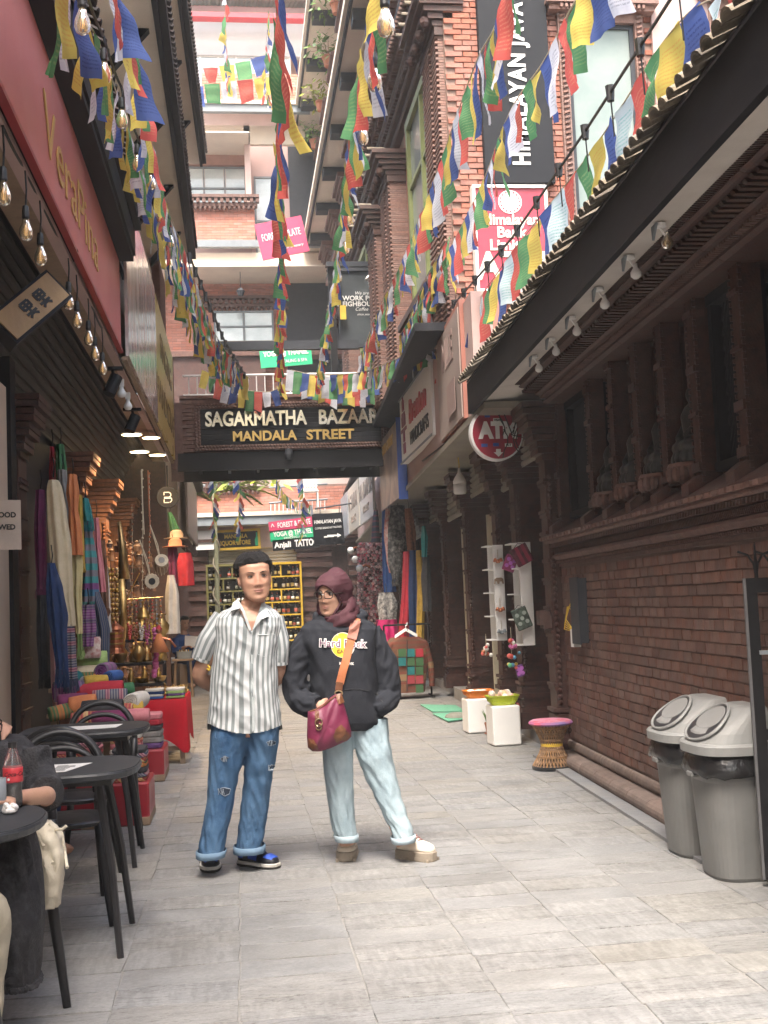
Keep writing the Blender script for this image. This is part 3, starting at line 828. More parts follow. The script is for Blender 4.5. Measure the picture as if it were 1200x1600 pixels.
# fascia beam the signs are fixed to
q=MB();q.extrude_line([(.30,3.12),(.50,3.12),(.50,4.3),(.30,4.3)],W,3.3,12.);q.extrude_line([(.30,3.12),(.50,3.12),(.50,3.95),(.30,3.95)],W,12.02,24.);q.build('fascia',M['pinkwall'],shop)
q=MB();q.extrude_line([(.30,4.31),(.86,4.31),(.86,4.40),(.30,4.40)],W,4.9,24.);q.build('canopy',M['blackwood'],shop)
# ---- signs on that row ---
def board(mb,p,u,v,th):
 u,v=V(u),V(v);n=u.cross(v).normalized();mb.obox(V(p)-n*th,u,v,n*th);return n
 # brown box sign with salmon end
sA=P(690,655,12.75);
def XB(Y,dx=0):return 2.60+.048*(Y-7.2)-dx
t=thing('shop_sign','boxy projecting shop sign with faded pale front and salmon end panel beside the tiled eave','sign',(2.3,11.8,3.8))
q=MB();q.prism([(2.24,11.0,3.16),(2.70,11.0,3.30),(2.70,11.0,4.35),(2.24,11.0,4.35)],(.085,1.75,0));q.build('box',mat('salmon_panel',(.36,.145,.105),(.33,.13,.095),scale=3,rough=.6,bump=.04),t)
q=MB();p0=V((2.236,11.02,3.18));u=V((.085,1.72,0));q.obox(p0+u,-u,(0,0,1.1),(-.012,0,0));q.build('face',mat('faded_face',(.36,.28,.245),(.30,.235,.205),scale=4,rough=.6,bump=.05,stretch=(1,.3,1)),t)
q=MB();add_text(q,'MILE',.42,V((2.222,11.02,4.0))+u*.5,-u,(0,0,1),.004,bold=.012);q.obox(V((2.220,11.3,3.3)),(.03,.6,0),(0,0,.34),(-.004,0,0));q.build('lettering',mat('faded_ink',(.36,.25,.22),scale=5,rough=.7),t)
# white sign with red script
t=thing('shop_sign','white shop sign with red script name and a red pagoda emblem','sign',(2.36,15,3.7))
p0=V((2.40,16.45,3.38));u=V((-.03,-2.9,0));vv=V((0,0,.92))
q=MB();board(q,p0,u,vv,.09);q.build('panel',M['signwhite'],t)
q=MB()
for a,b_ in((-.012,.012),(.98,1.0)):q.obox(p0+u*0+vv*a+V((-.012,0,0)),u,vv*.03,(-.01,0,0))
q.build('rim',M['greysteel'],t)
q=MB();add_text(q,'Brenton',.44,p0+u*.60+vv*.62,u,vv,.02,shear=.25,bold=.006,sx=1.05);q.build('red_lettering',M['redink'],t)
q=MB();add_text(q,'HANDICRAFTS',.26,p0+u*.62+vv*.24,u,vv,.01,sx=.95);q.build('black_lettering',M['ink'],t)
q=MB();c=p0+u*.13
for a,w in((.12,.10),(.30,.07),(.46,.26),(.54,.18),(.70,.14),(.78,.08),(.9,.03)):
 q.obox(c+vv*a-u.normalized()*w,u.normalized()*2*w,vv*(.05 if a in(.46,.7)else .16),V((-.012,0,0)))
q.build('emblem',mat('maroon_ink',(.25,.05,.10),scale=3,rough=.5),t)
# picture board with blue end
t=thing('shop_sign','brown picture board with deep blue end panel below the bridge','sign',(2.4,18,3.2))
p0=V((2.46,19.6,2.95));u=V((-.05,-2.6,0));vv=V((0,0,1.15))
q=MB();board(q,p0,u,vv,.02);pic=q.build('panel',mat('brown_picture',(.42,.30,.22),(.10,.08,.10),scale=2.6,rough=.35,bump=.0,dirt=(.5,.42,.36),dscale=3,damt=.7),t)
q=MB();q.obox(p0+u+V((.0,-.012,-.03)),(.14,0,0),(0,0,1.24),(0,.012,0));q.build('end_panel',M['signblue'],t)
q=MB();add_text(q,'SHAWL GALLERY',.22,p0+u*.5+vv*.82,u,vv,.01,bold=.004);q.build('lettering',M['gold'],t)
# pale signs beyond the bridge
for i,(y0,y1,c_,lab,tx)in enumerate(((21.0,23.6,(.56,.54,.51),'grey lettered sign panel next beyond the brown picture board','HANDMADE'),(23.7,26.3,(.60,.55,.47),'cream lettered sign panel, third in the row beyond the bridge','PASHMINA'),(26.4,28.4,(.36,.40,.44),'blue grey photo sign panel at the far end of the right row',''))):
 t=thing('shop_sign',lab,'sign',(2.6,(y0+y1)/2,3.4))
 p0=V((2.52+.02*i,y1,3.0));u=V((-.03,y0-y1,0));vv=V((0,0,.98))
 q=MB();board(q,p0,u,vv,.05);q.build('panel',mat('sign_face_%d'%i,c_,tuple(x*.82 for x in c_),scale=3,rough=.35,bump=.02,dirt=(.3,.24,.24)if i==2 else None,damt=.8,dscale=4),t)
 if tx:
  q=MB();add_text(q,tx,.46,p0+u*.5+vv*.62,u,vv,.01,bold=.004);add_text(q,'WOOL & SILK',.2,p0+u*.5+vv*.24,u,vv,.01);q.build('lettering',mat('sign_ink_%d'%i,(.30,.25,.22),scale=3,rough=.6),t)
  # round ATM sign
t=thing('atm_sign','round dark red sign with white letters hung at the end of the tiled eave','sign',tuple(P(777,677,10.18)))
c=P(777,677,10.18);R_=.240
ux=V((.995,.10,0));uy=V((0,0,1));un=ux.cross(uy)
Mx=Matrix((ux,uy,un)).transposed()
q=MB();q.lathe([(R_,-.09),(R_+.012,-.07),(R_+.012,-.01),(R_-.004,0.0)],40,c,Mx);q.build('rim',M['signwhite'],t)
q=MB();q.lathe([(R_-.006,-.01),(R_-.006,.004)],40,c,Mx);q.build('disc',mat('maroon_vinyl',(.34,.03,.055),(.29,.025,.045),scale=3,rough=.4,bump=.02),t)
fo=c+un*.005
q=MB();add_text(q,'ATM',.20,fo+uy*.02,ux,uy,.008,fit=.37,bold=.012);q.prism([fo+ux*a+uy*b_ for a,b_ in((-.022,-.145),(.022,-.145),(.022,-.175),(.045,-.175),(0,-.215),(-.045,-.175),(-.022,-.175))],un*.004);q.build('lettering',M['signwhite'],t)
for(dx,dy,w,h,mm)in((.0,.12,.07,.035,'signwhite'),(-.09,.155,.05,.02,'signblue'),(-.13,-.11,.06,.03,'signblue'),(-.02,-.105,.055,.03,'signblue'),(.10,-.11,.07,.032,'signwhite')):
 q=MB();q.obox(fo+ux*(dx-w/2)+uy*(dy-h/2),ux*w,uy*h,un*.003);q.build('card_mark',M[mm],t)
q=MB();add_text(q,'VISA',.028,fo+un*.003+uy*.12,ux,uy,.002,bold=.001);add_text(q,'SCT',.028,fo+un*.003+uy*-.11+ux*.10,ux,uy,.002,bold=.001);q.build('card_lettering',M['ink'],t)
q=MB();q.tube([c+V((.0,.04,R_)),c+V((.02,.05,R_+.2))],.012,6);q.tube([c+V((-.12,.04,R_-.04)),c+V((-.1,.05,R_+.18))],.008,6);q.build('hanger',M['blackmetal'],t)
q=MB()
for k in range(7):
 a=c+un*.02+V((.02+rnd.uniform(0,.18),0,.12+rnd.uniform(-.1,.16)));pts=[a+V((.03*math.sin(j*1.3+k),-.02*rnd.random(),-.065*j))for j in range(5)]
 q.tube(pts,.005,5)
q.tube([c+V((-.16,-.02,.4)),c+V((-.1,-.05,.22)),c+V((.06,-.04,.18)),c+V((.14,0,-.02)),c+V((.26,0,-.05)),c+V((.28,.1,.2))],.006,5)
tag(q.build('cable',M['cord']),'tangle of loose black cables in front of the round red sign','cable')
# bulbs hung from the ceiling on the right
t=thing('pendant_bulb','large white bulb hanging on a yellow cord in front of the dark pilaster','lamp',tuple(P(718,752,13.2)))
c=P(718,752,13.2)
q=MB();q.lathe([(.0,.16),(.012,.155),(.02,.10),(.06,.04),(.078,.0),(.078,-.03)],20,c);q.build('base',M['white'],t,smooth=True)
q=MB();q.lathe([(.077,-.034),(.077,-.13),(.065,-.15),(0,-.155)],20,c);q.build('bulb',M['bulbwhite'],t,smooth=True)
q=MB();q.tube([c+V((0,0,.15)),c+V((.004,0,.19)),c+V((-.005,0,.3)),c+V((.006,0,.5))],.006,5);q.build('cord',M['signyellow'],t)
t=thing('spot_lamp','small black dish lamp glowing under the white sign','lamp',tuple(P(679,712,14.6)))
c=P(679,712,14.6)
q=MB();q.lathe([(.02,.12),(.05,.1),(.085,.01),(.09,.0),(.08,.004),(.05,.05)],18,c);q.tube([c+V((0,0,.1)),c+V((0,0,.28))],.006,5);q.build('shade',M['blackmetal'],t)
q=MB();q.lathe([(.0,-.004),(.075,-.002),(.075,.01),(0,.012)],16,c);q.build('bulb',mat('lit_bulb',(.9,.9,.85),scale=3,emit=(1,.93,.8),estr=1.2),t)
c=P(609,778,19.5)
t=thing('bare_bulb','bare white bulb above the hanging clothes on the right','lamp',tuple(c))
q=MB();q.ball(c,(.05,.05,.055),12,8);q.build('bulb',M['bulbwhite'],t,smooth=True);q=MB();q.tube([c+V((0,0,.04)),c+V((0,0,.14))],.02,8);q.build('holder',M['white'],t)
# wires under the ceiling
for i,pts in enumerate(([(835,560,10.4),(800,585,10.4),(770,625,10.8),(745,655,11.),(700,690,12.5),(660,720,15)],[(850,590,9.9),(825,610,10),(800,650,10.6),(770,640,10.8),(700,700,12.5)])):
 q=MB();q.tube([P(*p)for p in pts],.012,5);tag(q.build('cable',M['cord']),['thick black cable sagging below the eave end','thin black cable looped beside the shutter heads'][i],'cable')
t=thing('speaker_box','bundle box of black wiring under the end of the eave','junction box',tuple(P(848,585,10.0)))
q=MB();q.ball(P(848,583,10.0),(.14,.12,.09),9,6);q.build('box',M['blackmetal'],t)
# ---- things standing along the right shopfronts ---
def cube_stand(px,py,w,d,h,rz,lab):
 c=G(px,py)
 t=thing('display_plinth',lab,'plinth',tuple(c),'white display plinths')
 q=MB();q.box(c+V((0,d/2,h/2+.006)),(w,d,h),rz,.012);q.build('box',M['white'],t)
 q=MB();q.box(c+V((0,d/2,.004)),(w-.04,d-.04,.006),rz);q.build('foot',M['black'],t)
 return c+V((0,d/2,h+.006))
c1=cube_stand(793,1166,.27,.26,.37,.05,'nearer white display plinth under the lime green basket')
c2=cube_stand(754,1146,.30,.28,.35,.03,'farther white display plinth under the orange basket')
def basket(c,w,d,h,m_,lab,fill):
 t=thing('basket',lab,'basket',tuple(c))
 q=MB();rg=[]
 def rr(z,sx,sy):return sring(c+V((0,0,z)),w/2*sx,d/2*sy,24,5)
 q.rings([rr(.004,.72,.72),rr(h*.3,.82,.82),rr(h*.36,.84,.84),rr(h*.95,.97,.97),rr(h,1.06,1.06),rr(h+.008,1.06,1.06),rr(h+.006,.95,.95),rr(h*.4,.8,.8),rr(.01,.69,.69)])
 q.build('bowl',m_,t)
 q=MB()
 for k in range(24):
  th=2*PI*k/24
  a=rr(h*.40,.86,.86)[k];b_=rr(h*.92,.985,.985)[k];q.tube([a,b_],.004,4)
 q.build('rib',m_,t,kind='stuff')
 return t
LIME=mat('lime_plastic',(.52,.62,.03),scale=3,rough=.35,bump=0);ORG_=mat('orange_plastic',(.75,.22,.02),scale=3,rough=.35,bump=0)
basket(c1,.30,.22,.085,LIME,'lime green plastic basket of pale eggs and balls',0)
basket(c2,.31,.24,.075,ORG_,'orange plastic basket with white packets',0)
EGG=[mat('egg_%d'%k,c,scale=20,rough=.6,c2=d)for k,(c,d)in enumerate((((.75,.7,.62),(.6,.35,.28)),((.8,.78,.72),(.7,.66,.58)),((.7,.62,.3),(.5,.3,.2)),((.62,.28,.2),(.75,.6,.5))))]
egg_me=[]
for k in range(4):
 q=MB();q.ball((0,0,0),(.034,.034,.038),10,8);egg_me.append(q.mesh('ball',EGG[k],True))
for k in range(13):
 o=link('ball',egg_me[k%4]);o.location=c1+V((rnd.uniform(-.10,.10),rnd.uniform(-.065,.065),.075+.03*(k%3==0)));tag(o,'pale felt ball heaped in the lime green basket','ball','felt balls in the lime green basket')
for k in range(7):
 q=MB();p=c2+V((rnd.uniform(-.10,.10),rnd.uniform(-.07,.07),.07));q.ball(p,(.045,.035,.02),8,5,Matrix.Rotation(rnd.uniform(0,3),3,'Z'));tag(q.build('packet',M['white']),'small white packet lying in the orange basket','packet','white packets in the orange basket')
 # aloe in a pot between them
c=G(765,1147)
t=thing('potted_plant','small aloe in a terracotta pot between the white plinths','plant',tuple(c))
q=MB();q.lathe([(.035,.0),(.055,.012),(.0,.013)],14,c);q.lathe([(.03,.012),(.045,.10),(.05,.10),(.05,.12),(.042,.12),(.04,.1)],14,c);q.build('pot',M['pot'],t)
for k in range(9):
 th=k*.7;q=MB();q.tube([c+V((.01*math.cos(th),.01*math.sin(th),.1)),c+V((.035*math.cos(th),.035*math.sin(th),.17)),c+V((.07*math.cos(th),.07*math.sin(th),.22+.02*(k%3)))],[.010,.008,.001],6,flat=.5);q.build('leaf',M['leaf'],t)
 # cane stool
c=G(864,1201)
t=thing('cane_stool','hourglass cane stool with red and blue seat beside the carved pier','stool',tuple(c))
CANE=mat('cane',(.36,.21,.10),(.17,.09,.045),scale=30,rough=.6,bump=.4,stretch=(1,1,.4),jitter=.25)
prof=[(.155,.01),(.16,.03),(.15,.045),(.13,.08),(.10,.13),(.083,.18),(.083,.21),(.10,.26),(.125,.31),(.15,.355)]
def pr(z):
 for(r0,z0),(r1,z1)in zip(prof,prof[1:]):
  if z<=z1:return lerp(r0,r1,max(0,(z-z0))/(z1-z0))
 return prof[-1][0]
q=MB()
for sg in(-1,1):
 for k in range(34):
  th0=2*PI*k/34
  q.tube([c+V((pr(z)*math.cos(th0+sg*z*2.2),pr(z)*math.sin(th0+sg*z*2.2),z))for z in[.03+.325*j/8 for j in range(9)]],.0048,4)
q.build('cane_weave',CANE,t,kind='stuff')
q=MB();q.lathe([(r-.012,z)for r,z in prof],24,c);q.build('core',mat('dark_cane',(.07,.04,.02),scale=30,rough=.8),t)
for z,r_,nm,m_ in((.10,.006,'band',CANE),(.16,.007,'band',CANE),(.235,.007,'band',CANE),(.29,.006,'band',CANE),(.195,.012,'yellow_band',M['signyellow']),(.335,.008,'band',CANE)):
 q=MB();q.lathe([(pr(z)-.004,z-r_*1.4),(pr(z)+.006,z-r_),(pr(z)+.006,z+r_),(pr(z)-.004,z+r_*1.4)],28,c);q.build(nm,m_,t)
q=MB();q.lathe([(.15,.0),(.166,.004),(.168,.028),(.15,.036)],28,c);q.build('rubber_base',M['black'],t)
q=MB();q.lathe([(.14,.352),(.172,.358),(.18,.37),(.172,.382),(.15,.385)],36,c);q.build('seat_rim',mat('seat_rim',(.55,.08,.12),(.10,.17,.42),scale=5,rough=.7,bump=.3),t)
q=MB();q.lathe([(.0,.386),(.165,.386),(.15,.393),(.0,.394)],36,c);q.build('seat',mat('woven_seat',(.50,.085,.12),(.50,.28,.40),scale=14,rough=.8,bump=.4),t)
q=MB();q.tube([c+V((.145+.025*math.sin(a),.0,.30+.025*math.cos(a)))for a in[2*PI*j/10 for j in range(11)]],.004,5);q.build('loop',M['cord'],t)
# wall shelves with trinkets, facing the street
def shelf_unit(px0,px1,py0,py1,Y,lab):
 a=P(px0,py0,Y);w=P(px1,py0,Y).x-a.x;h=a.z-P(px0,py1,Y).z
 t=thing('wall_shelf',lab,'shelf',tuple(a),'narrow white shelves on the pilasters')
 o_=a+V((0,0,-h));d=.26
 q=MB();q.obox(o_+V((w*.45,0,0)),(w*.55,0,0),(0,.012,0),(0,0,h));q.build('side_panel',M['white'],t)
 q=MB();q.obox(o_+V((w*.45,d,0)),(w*.55,0,0),(0,.012,0),(0,0,h));q.build('side_panel',M['white'],t)
 q=MB();q.obox(o_+V((w,.012,0)),(.012,0,0),(0,d,0),(0,0,h));q.build('back_panel',M['white'],t)
 for k in range(5):
  q=MB();q.obox(o_+V((w*.1,.012,h*k/4*.985)),(w*.9,0,0),(0,d-.01,0),(0,0,.012));q.build('shelf',M['white'],t)
 return o_,w,h
o1,w1,h1=shelf_unit(757,784,852,1002,11.9,'white wall shelf hung with small bells and a wooden elephant')
o2,w2,h2=shelf_unit(795,827,848,1010,10.75,'white wall shelf with purses pinned to its end')
trk=[((o1+V((w1*.7,-.02,h1*.84))),'bell cluster near the top of the white shelf','copper'),((o1+V((w1*.7,-.02,h1*.33))),'bell cluster at the middle of the white shelf','copper'),((o1+V((w1*.72,-.02,h1*.1))),'silver bell cluster at the foot of the white shelf','steel')]
COP=mat('copper',(.50,.18,.09),(.3,.1,.05),scale=10,rough=.35,metallic=.7,bump=.1)
for p,lab,m_ in trk:
 t=thing('hanging_bell',lab,'bell',tuple(p))
 for k in range(3):
  q=MB();c=p+V((.03*(k-1),-.01,-.012*(k%2)));q.lathe([(.0,.02),(.012,.018),(.02,.0),(.023,-.018),(.018,-.02)],10,c);q.build('bell',COP if m_=='copper' else M['greysteel'],t,smooth=True)
 q=MB();q.tube([p+V((0,-.005,.02)),p+V((0,0,.11))],.003,4);q.build('cord',M['rope'],t)
t=thing('wooden_elephant','flat brown wooden elephant ornament on the white shelf','ornament',tuple(o1+V((w1*.7,-.02,h1*.62))))
q=MB();c=o1+V((w1*.7,-.02,h1*.62));q.prism([c+V((a,0,b_))for a,b_ in((-.05,-.03),(-.045,.02),(-.02,.035),(.03,.035),(.05,.02),(.055,-.03),(.04,-.03),(.035,-.005),(.01,-.005),(.005,-.03),(-.012,-.03),(-.018,-.005),(-.034,0),(-.04,-.03))],(0,.012,0));q.build('body',M['doorwood'],t)
PUR=[mat('purse_%d'%k,c,d,scale=22,rough=.85,bump=.3)for k,(c,d)in enumerate((((.03,.02,.025),(.16,.025,.05)),((.02,.022,.02),(.12,.16,.13)),((.22,.03,.10),(.16,.02,.07)),((.02,.015,.025),(.18,.06,.24))))]
def purse(c,w,h,ang_,k,lab,stripe=None):
 t=thing('purse',lab,'purse',tuple(c));ca,sa=math.cos(ang_),math.sin(ang_)
 u=V((ca,0,sa));v=V((-sa,0,ca))
 q=MB();pts=[]
 rg=[[c+u*(w/2*x*s_)+v*(h/2*y*s_)+V((0,-d,0))for x,y in((-1,-.9),(-.9,-1),(.9,-1),(1,-.9),(1,.95),(-1,.95))]for s_,d in((.96,-.012),(1,0),(1,.01),(.9,.022))]
 q.rings(rg[::-1]);q.build('pouch',PUR[k],t)
 q=MB()
 if stripe=='band':
  for a in(-.22,.16):q.obox(c+u*(w*a-w*.03)-v*h*.47+V((0,-.0245,0)),u*w*.2,v*h*.94,V((0,-.003,0)))
 else:
  for sx,sy in((-.25,.2),(.25,.2),(-.25,-.2),(.25,-.2),(0,0)):q.lathe([(0,0),(.020,.001),(.02,.004),(0,.005)],9,c+u*(w*sx)+v*(h*sy)+V((0,-.022,0)),Matrix.Rotation(PI/2,3,'X'))
 q.build('trim',mat('purse_trim_%d'%k,(.30,.03,.07)if k==0 else((.35,.40,.36)if k==1 else(.4,.12,.45)),scale=10,rough=.8),t)
 q=MB();q.tube([c+v*h*.48+u*w*.3,c+v*h*.6+u*w*.1,c+v*h*.48-u*w*.2],.003,4);q.build('strap',M['cord'],t)
purse(P(815,867,10.7),.17,.19,.45,0,'black and crimson striped purse tilted at the top of the white shelf','band')
purse(P(815,966,10.7),.15,.21,.35,1,'dark embroidered purse with pale rosettes hanging low on the white shelf')
purse(P(797,880,10.8),.12,.16,-.4,2,'plum coloured purse behind the striped one')
purse(P(812,1048,10.7),.075,.115,.2,3,'small black pouch with a purple flower below the shelf')
def beadcluster(c,n,r,cols,lab,grp=None):
 t=thing('bead_string',lab,'beads',tuple(c),grp)
 for k in range(n):
  q=MB();q.ball(c+V((rnd.uniform(-r,r),rnd.uniform(-r,r)*.4-.02,rnd.uniform(-r,r)*1.2)),rnd.uniform(.016,.026),8,6);q.build('bead',rnd.choice(cols),t,smooth=True)
 q=MB();q.tube([c+V((0,0,r)),c+V((0,0,r+.12))],.003,4);q.build('cord',M['rope'],t)
BC=[mat('bead_%d'%k,c,scale=20,rough=.45,bump=.1)for k,c in enumerate(((.6,.1,.08),(.7,.5,.08),(.1,.4,.2),(.55,.12,.3),(.75,.72,.65),(.1,.3,.45),(.35,.13,.06)))]
beadcluster(P(760,1016,11.85),14,.05,[BC[0],BC[6],BC[4]],'cluster of brown and red beads under the farther white shelf')
beadcluster(P(800,1034,10.7),9,.075,[BC[0],BC[1],BC[2],BC[5]],'row of large coloured felt balls under the nearer white shelf')
beadcluster(P(799,1006,10.7),7,.035,[BC[3],BC[0],BC[4]],'small pink bead tassel at the foot of the nearer white shelf')
# red dustpan by the plinth, green mats
c=P(818,1107,11.3)
t=thing('dustpan','red plastic dustpan behind the nearer white plinth','dustpan',tuple(c));q=MB();q.prism([c+V(p)for p in((-.05,0,.05),(.06,0,.05),(.065,0,-.07),(-.01,0,-.03))],(0,.1,0));q.build('pan',M['signred'],t)
for i,(pts,lab)in enumerate(((((657,1102),(712,1103),(727,1112),(676,1113)),'farther pale green floor mat by the shop door'),(((676,1116),(732,1113),(742,1122),(700,1128)),'nearer pale green floor mat by the shop step'))):
 q=MB();q.prism([G(x,y,.006+.006*i)for x,y in pts],(0,0,.012));tag(q.build('floor_mat',mat('green_mat_%d'%i,(.13,.36,.25),(.10,.3,.2),scale=60,rough=.95,bump=.5)),lab,'mat')
c=G(713,1125);q=MB();q.ball(c+V((.02,.1,.03)),(.14,.16,.05),12,6);tag(q.build('sack',mat('grey_sack',(.20,.2,.17),scale=20,rough=.9)),'flat grey sack lying at the foot of the pilaster','sack')
# electric box on the brick wall
t=thing('electric_box','grey metal electric box with loose yellow wires on the brick wall','meter box',tuple(W(1.85,.05,1.25)))
q=MB();q.obox(W(1.46,.0,1.02),DR*.24,NR*.07,V((0,0,.50)));q.build('box',M['steel'],t)
q=MB();q.obox(W(1.45,.072,1.01),DR*.26,NR*.012,V((0,0,.52)));q.build('door',M['steel'],t)
q=MB();q.obox(W(1.72,.01,.98),DR*.10,NR*.06,V((0,0,.14)));q.build('socket',M['white'],t)
q=MB()
for k in range(5):q.tube([W(1.72,.04,1.45-.05*k),W(1.80+.02*k,.07,1.3),W(1.86+.02*k,.09,1.2-.02*k),W(1.76,.05,1.1)],.003,5)
q.build('wire',M['signyellow'],t)
t=thing('wall_bracket','blocky carved brick bracket on the corner pier','bracket',tuple(W(2.42,.12,1.22)));q=MB();q.obox(W(2.34,.10,1.15),DR*.14,NR*.10,V((0,0,.12)));q.obox(W(2.33,.10,1.12),DR*.16,NR*.07,V((0,0,.03)));q.build('block',M['carved'],t)
# --- litter bins
def bin_(c,rz,lab):
 t=thing('litter_bin',lab,'bin',tuple(c),'grey swing top litter bins')
 GP=M.get('binplastic')or mat('bin_plastic',(.165,.165,.16),(.135,.135,.13),scale=5,rough=.55,bump=.05,dirt=(.16,.155,.15),dscale=4,damt=.5);M['binplastic']=GP
 GL=M.get('binlid')or mat('bin_lid_plastic',(.255,.26,.255),(.215,.215,.21),scale=5,rough=.5,bump=.05,dirt=(.22,.21,.2),dscale=7,damt=.5);M['binlid']=GL
 def rr(z,a,b_,p=3.2,n=36):return sring(c+V((0,0,z)),a,b_,n,p)
 q=MB();q.rings([rr(.0,.165,.165),rr(.02,.175,.175),rr(.35,.195,.195),rr(.52,.205,.205),rr(.535,.212,.212),rr(.56,.214,.214),rr(.60,.216,.216)]);q.build('body',GP,t,smooth=False)
 for sg in(-1,1):
  q=MB();q.box(c+V((sg*.225,0,.555)),(.05,.07,.03),0,.006);q.build('handle',GP,t)
  # bag folded over the rim
 q=MB();rg=[]
 for k,(z,e)in enumerate(((.665,.216),(.64,.232),(.60,.240),(.57,.246),(.555,.238))):
  r_=rr(z,e,e)
  if 0<k:r_=[p+(p-c).normalized()*(.010*noise.noise((p.x*22,p.y*22,k*1.3)))+V((0,0,.022*noise.noise((p.x*13,p.y*13,4))if k>=3 else 0))for p in r_]
  rg.append(r_)
 q.rings(rg[::-1],cap0=False,cap1=False);q.build('bin_bag',M.get('binbag')or M.setdefault('binbag',mat('bin_bag',(.012,.012,.013),scale=14,rough=.22,bump=.6,bscale=30)),t,smooth=True)
 # lid: rim, sloping hood with an oval mouth facing left and up
 q=MB();q.rings([rr(.672,.238,.238),rr(.67,.246,.246),rr(.715,.248,.248),rr(.728,.238,.238),rr(.728,.2,.2)],cap1=True);q.build('lid_rim',GL,t)
 q=MB();rg=[]
 n=40
 rows=[(.728,-.225,.225,.225),(.78,-.195,.222,.215),(.83,-.135,.216,.202),(.875,-.065,.205,.186),(.905,-.02,.19,.17),(.915,.01,.17,.15)]
 for z,x0,x1,hy in rows:rg.append(sring(c+V(((x0+x1)/2,0,z)),(x1-x0)/2,hy,n,3.0))
 q.rings(rg);q.build('hood',GL,t)
 # mouth: black disc paints the shade in the opening; raised lip, flap over it
 sl=V((.205,0,.187)).normalized();sw=V((0,1,0));nn=sl.cross(sw);nn=nn if nn.x<0 else-nn
 o_=c+V((-.127,0,.825))+nn*.006
 ring=lambda a,b_,d:[o_+sl*(a*math.sin(2*PI*j/30))+sw*(b_*(1-.18*math.sin(2*PI*j/30))*math.cos(2*PI*j/30))+nn*d for j in range(30)]
 q=MB();q.rings([ring(.139,.172,-.004),ring(.136,.168,.007),ring(.128,.158,.007),ring(.124,.153,-.01)],cap0=False,cap1=False);q.build('lip',GL,t,smooth=True)
 q=MB();q.rings([ring(.121,.153,.002),ring(.06,.07,.0025)],cap0=False);q.build('mouth',M['black'],t)
 flap=lambda d,s_:[o_+sl*(.030+s_*.084*math.sin(2*PI*j/24))+sw*(s_*.122*(1-.15*math.sin(2*PI*j/24))*math.cos(2*PI*j/24))+nn*d for j in range(24)]
 q=MB();q.rings([flap(.0035,1),flap(.006,.97)]);q.build('flap',GL,t)
 t.scale=(.97,.97,.90)
 return t
bin_(G(1160,1366),0,'grey litter bin nearer the camera with black bag bunched under its rim')
bin_(G(1099,1331),0,'grey litter bin farther from the camera, partly hidden by the other bin')
# --- black iron gate leaf at the right edge
ga=G(1197,1388);gd=V((.45,-.12,0)).normalized();gn=V((gd.y,-gd.x,0))
t=thing('iron_gate','black iron gate leaf with curled spikes folded back by the bins','gate',tuple(ga))
H_=1.44
q=MB();q.obox(ga+V((0,0,.04)),gd*.05,gn*-.035,V((0,0,H_-.04)));q.build('post',M['blackmetal'],t)
q=MB();q.obox(ga+V((0,0,.04))+gd*.0+gn*.002,gd*-.012,gn*-.03,V((0,0,H_-.04)));q.build('edge_strip',mat('grey_edge',(.12,.12,.125),scale=9,rough=.6),t)  # edge strip in a lighter grey than the post
q=MB();q.obox(ga+gd*.05+V((0,0,H_-.07)),gd*.9,gn*-.03,V((0,0,.07)));q.build('top_rail',M['blackmetal'],t)
q=MB();q.obox(ga+gd*.05+V((0,0,.68)),gd*.9,gn*-.03,V((0,0,.05)));q.build('middle_rail',M['blackmetal'],t)
q=MB();q.obox(ga+gd*.052+V((0,0,.05)),gd*.9,gn*-.012,V((0,0,.62)));q.build('lower_panel',M['steel'],t)
q=MB();q.obox(ga+gd*.04+V((0,0,1.08)),gd*.4,gn*.03,V((0,0,.018)));q.build('bolt',M['greysteel'],t)
q=MB();q.box(ga+gd*.06+V((0,-.01,.07)),(.06,.05,.05),0,.008);q.build('hinge',M['greysteel'],t)
for k in range(8):
 c=ga+gd*(.05+.075*k)+V((0,0,H_))
 q=MB();q.tube([c,c+V((0,0,.08)),c+V((0,0,.17))],[.010,.009,.002],6)
 for sg in(-1,1):q.tube([c+V((0,0,.0)),c+gd*(.01*sg)+V((0,0,.07)),c+gd*(.035*sg)+V((0,0,.11)),c+gd*(.08*sg)+V((0,0,.128))],.006,5)
 q.build('spike',M['blackmetal'],t)
for k in range(5):
 c=ga+gd*(.15+.13*k)+gn*-.015;q=MB();q.tube([c+V((0,0,.73)),c+V((0,0,H_-.07))],.008,6);q.build('bar',M['blackmetal'],t)
c=P(1196,925,5.9)
t=thing('red_banner','red cloth banner with blue hem hanging behind the gate','banner',tuple(c))
q=MB();q.box(c+V((.06,0,-.15)),(.16,.012,.44),.2);q.build('cloth',M['signred'],t)
q=MB();q.box(c+V((.06,0,-.41)),(.16,.013,.075),.2);q.build('hem',M['signblue'],t)
c=P(1197,950,5.8);t=thing('white_jug','small white plastic jug hung by the red banner','jug',tuple(c));q=MB();q.lathe([(.0,-.08),(.025,-.075),(.03,-.03),(.018,.0),(.02,.02),(.0,.022)],12,c+V((.03,0,0)));q.build('body',M['white'],t,smooth=True)
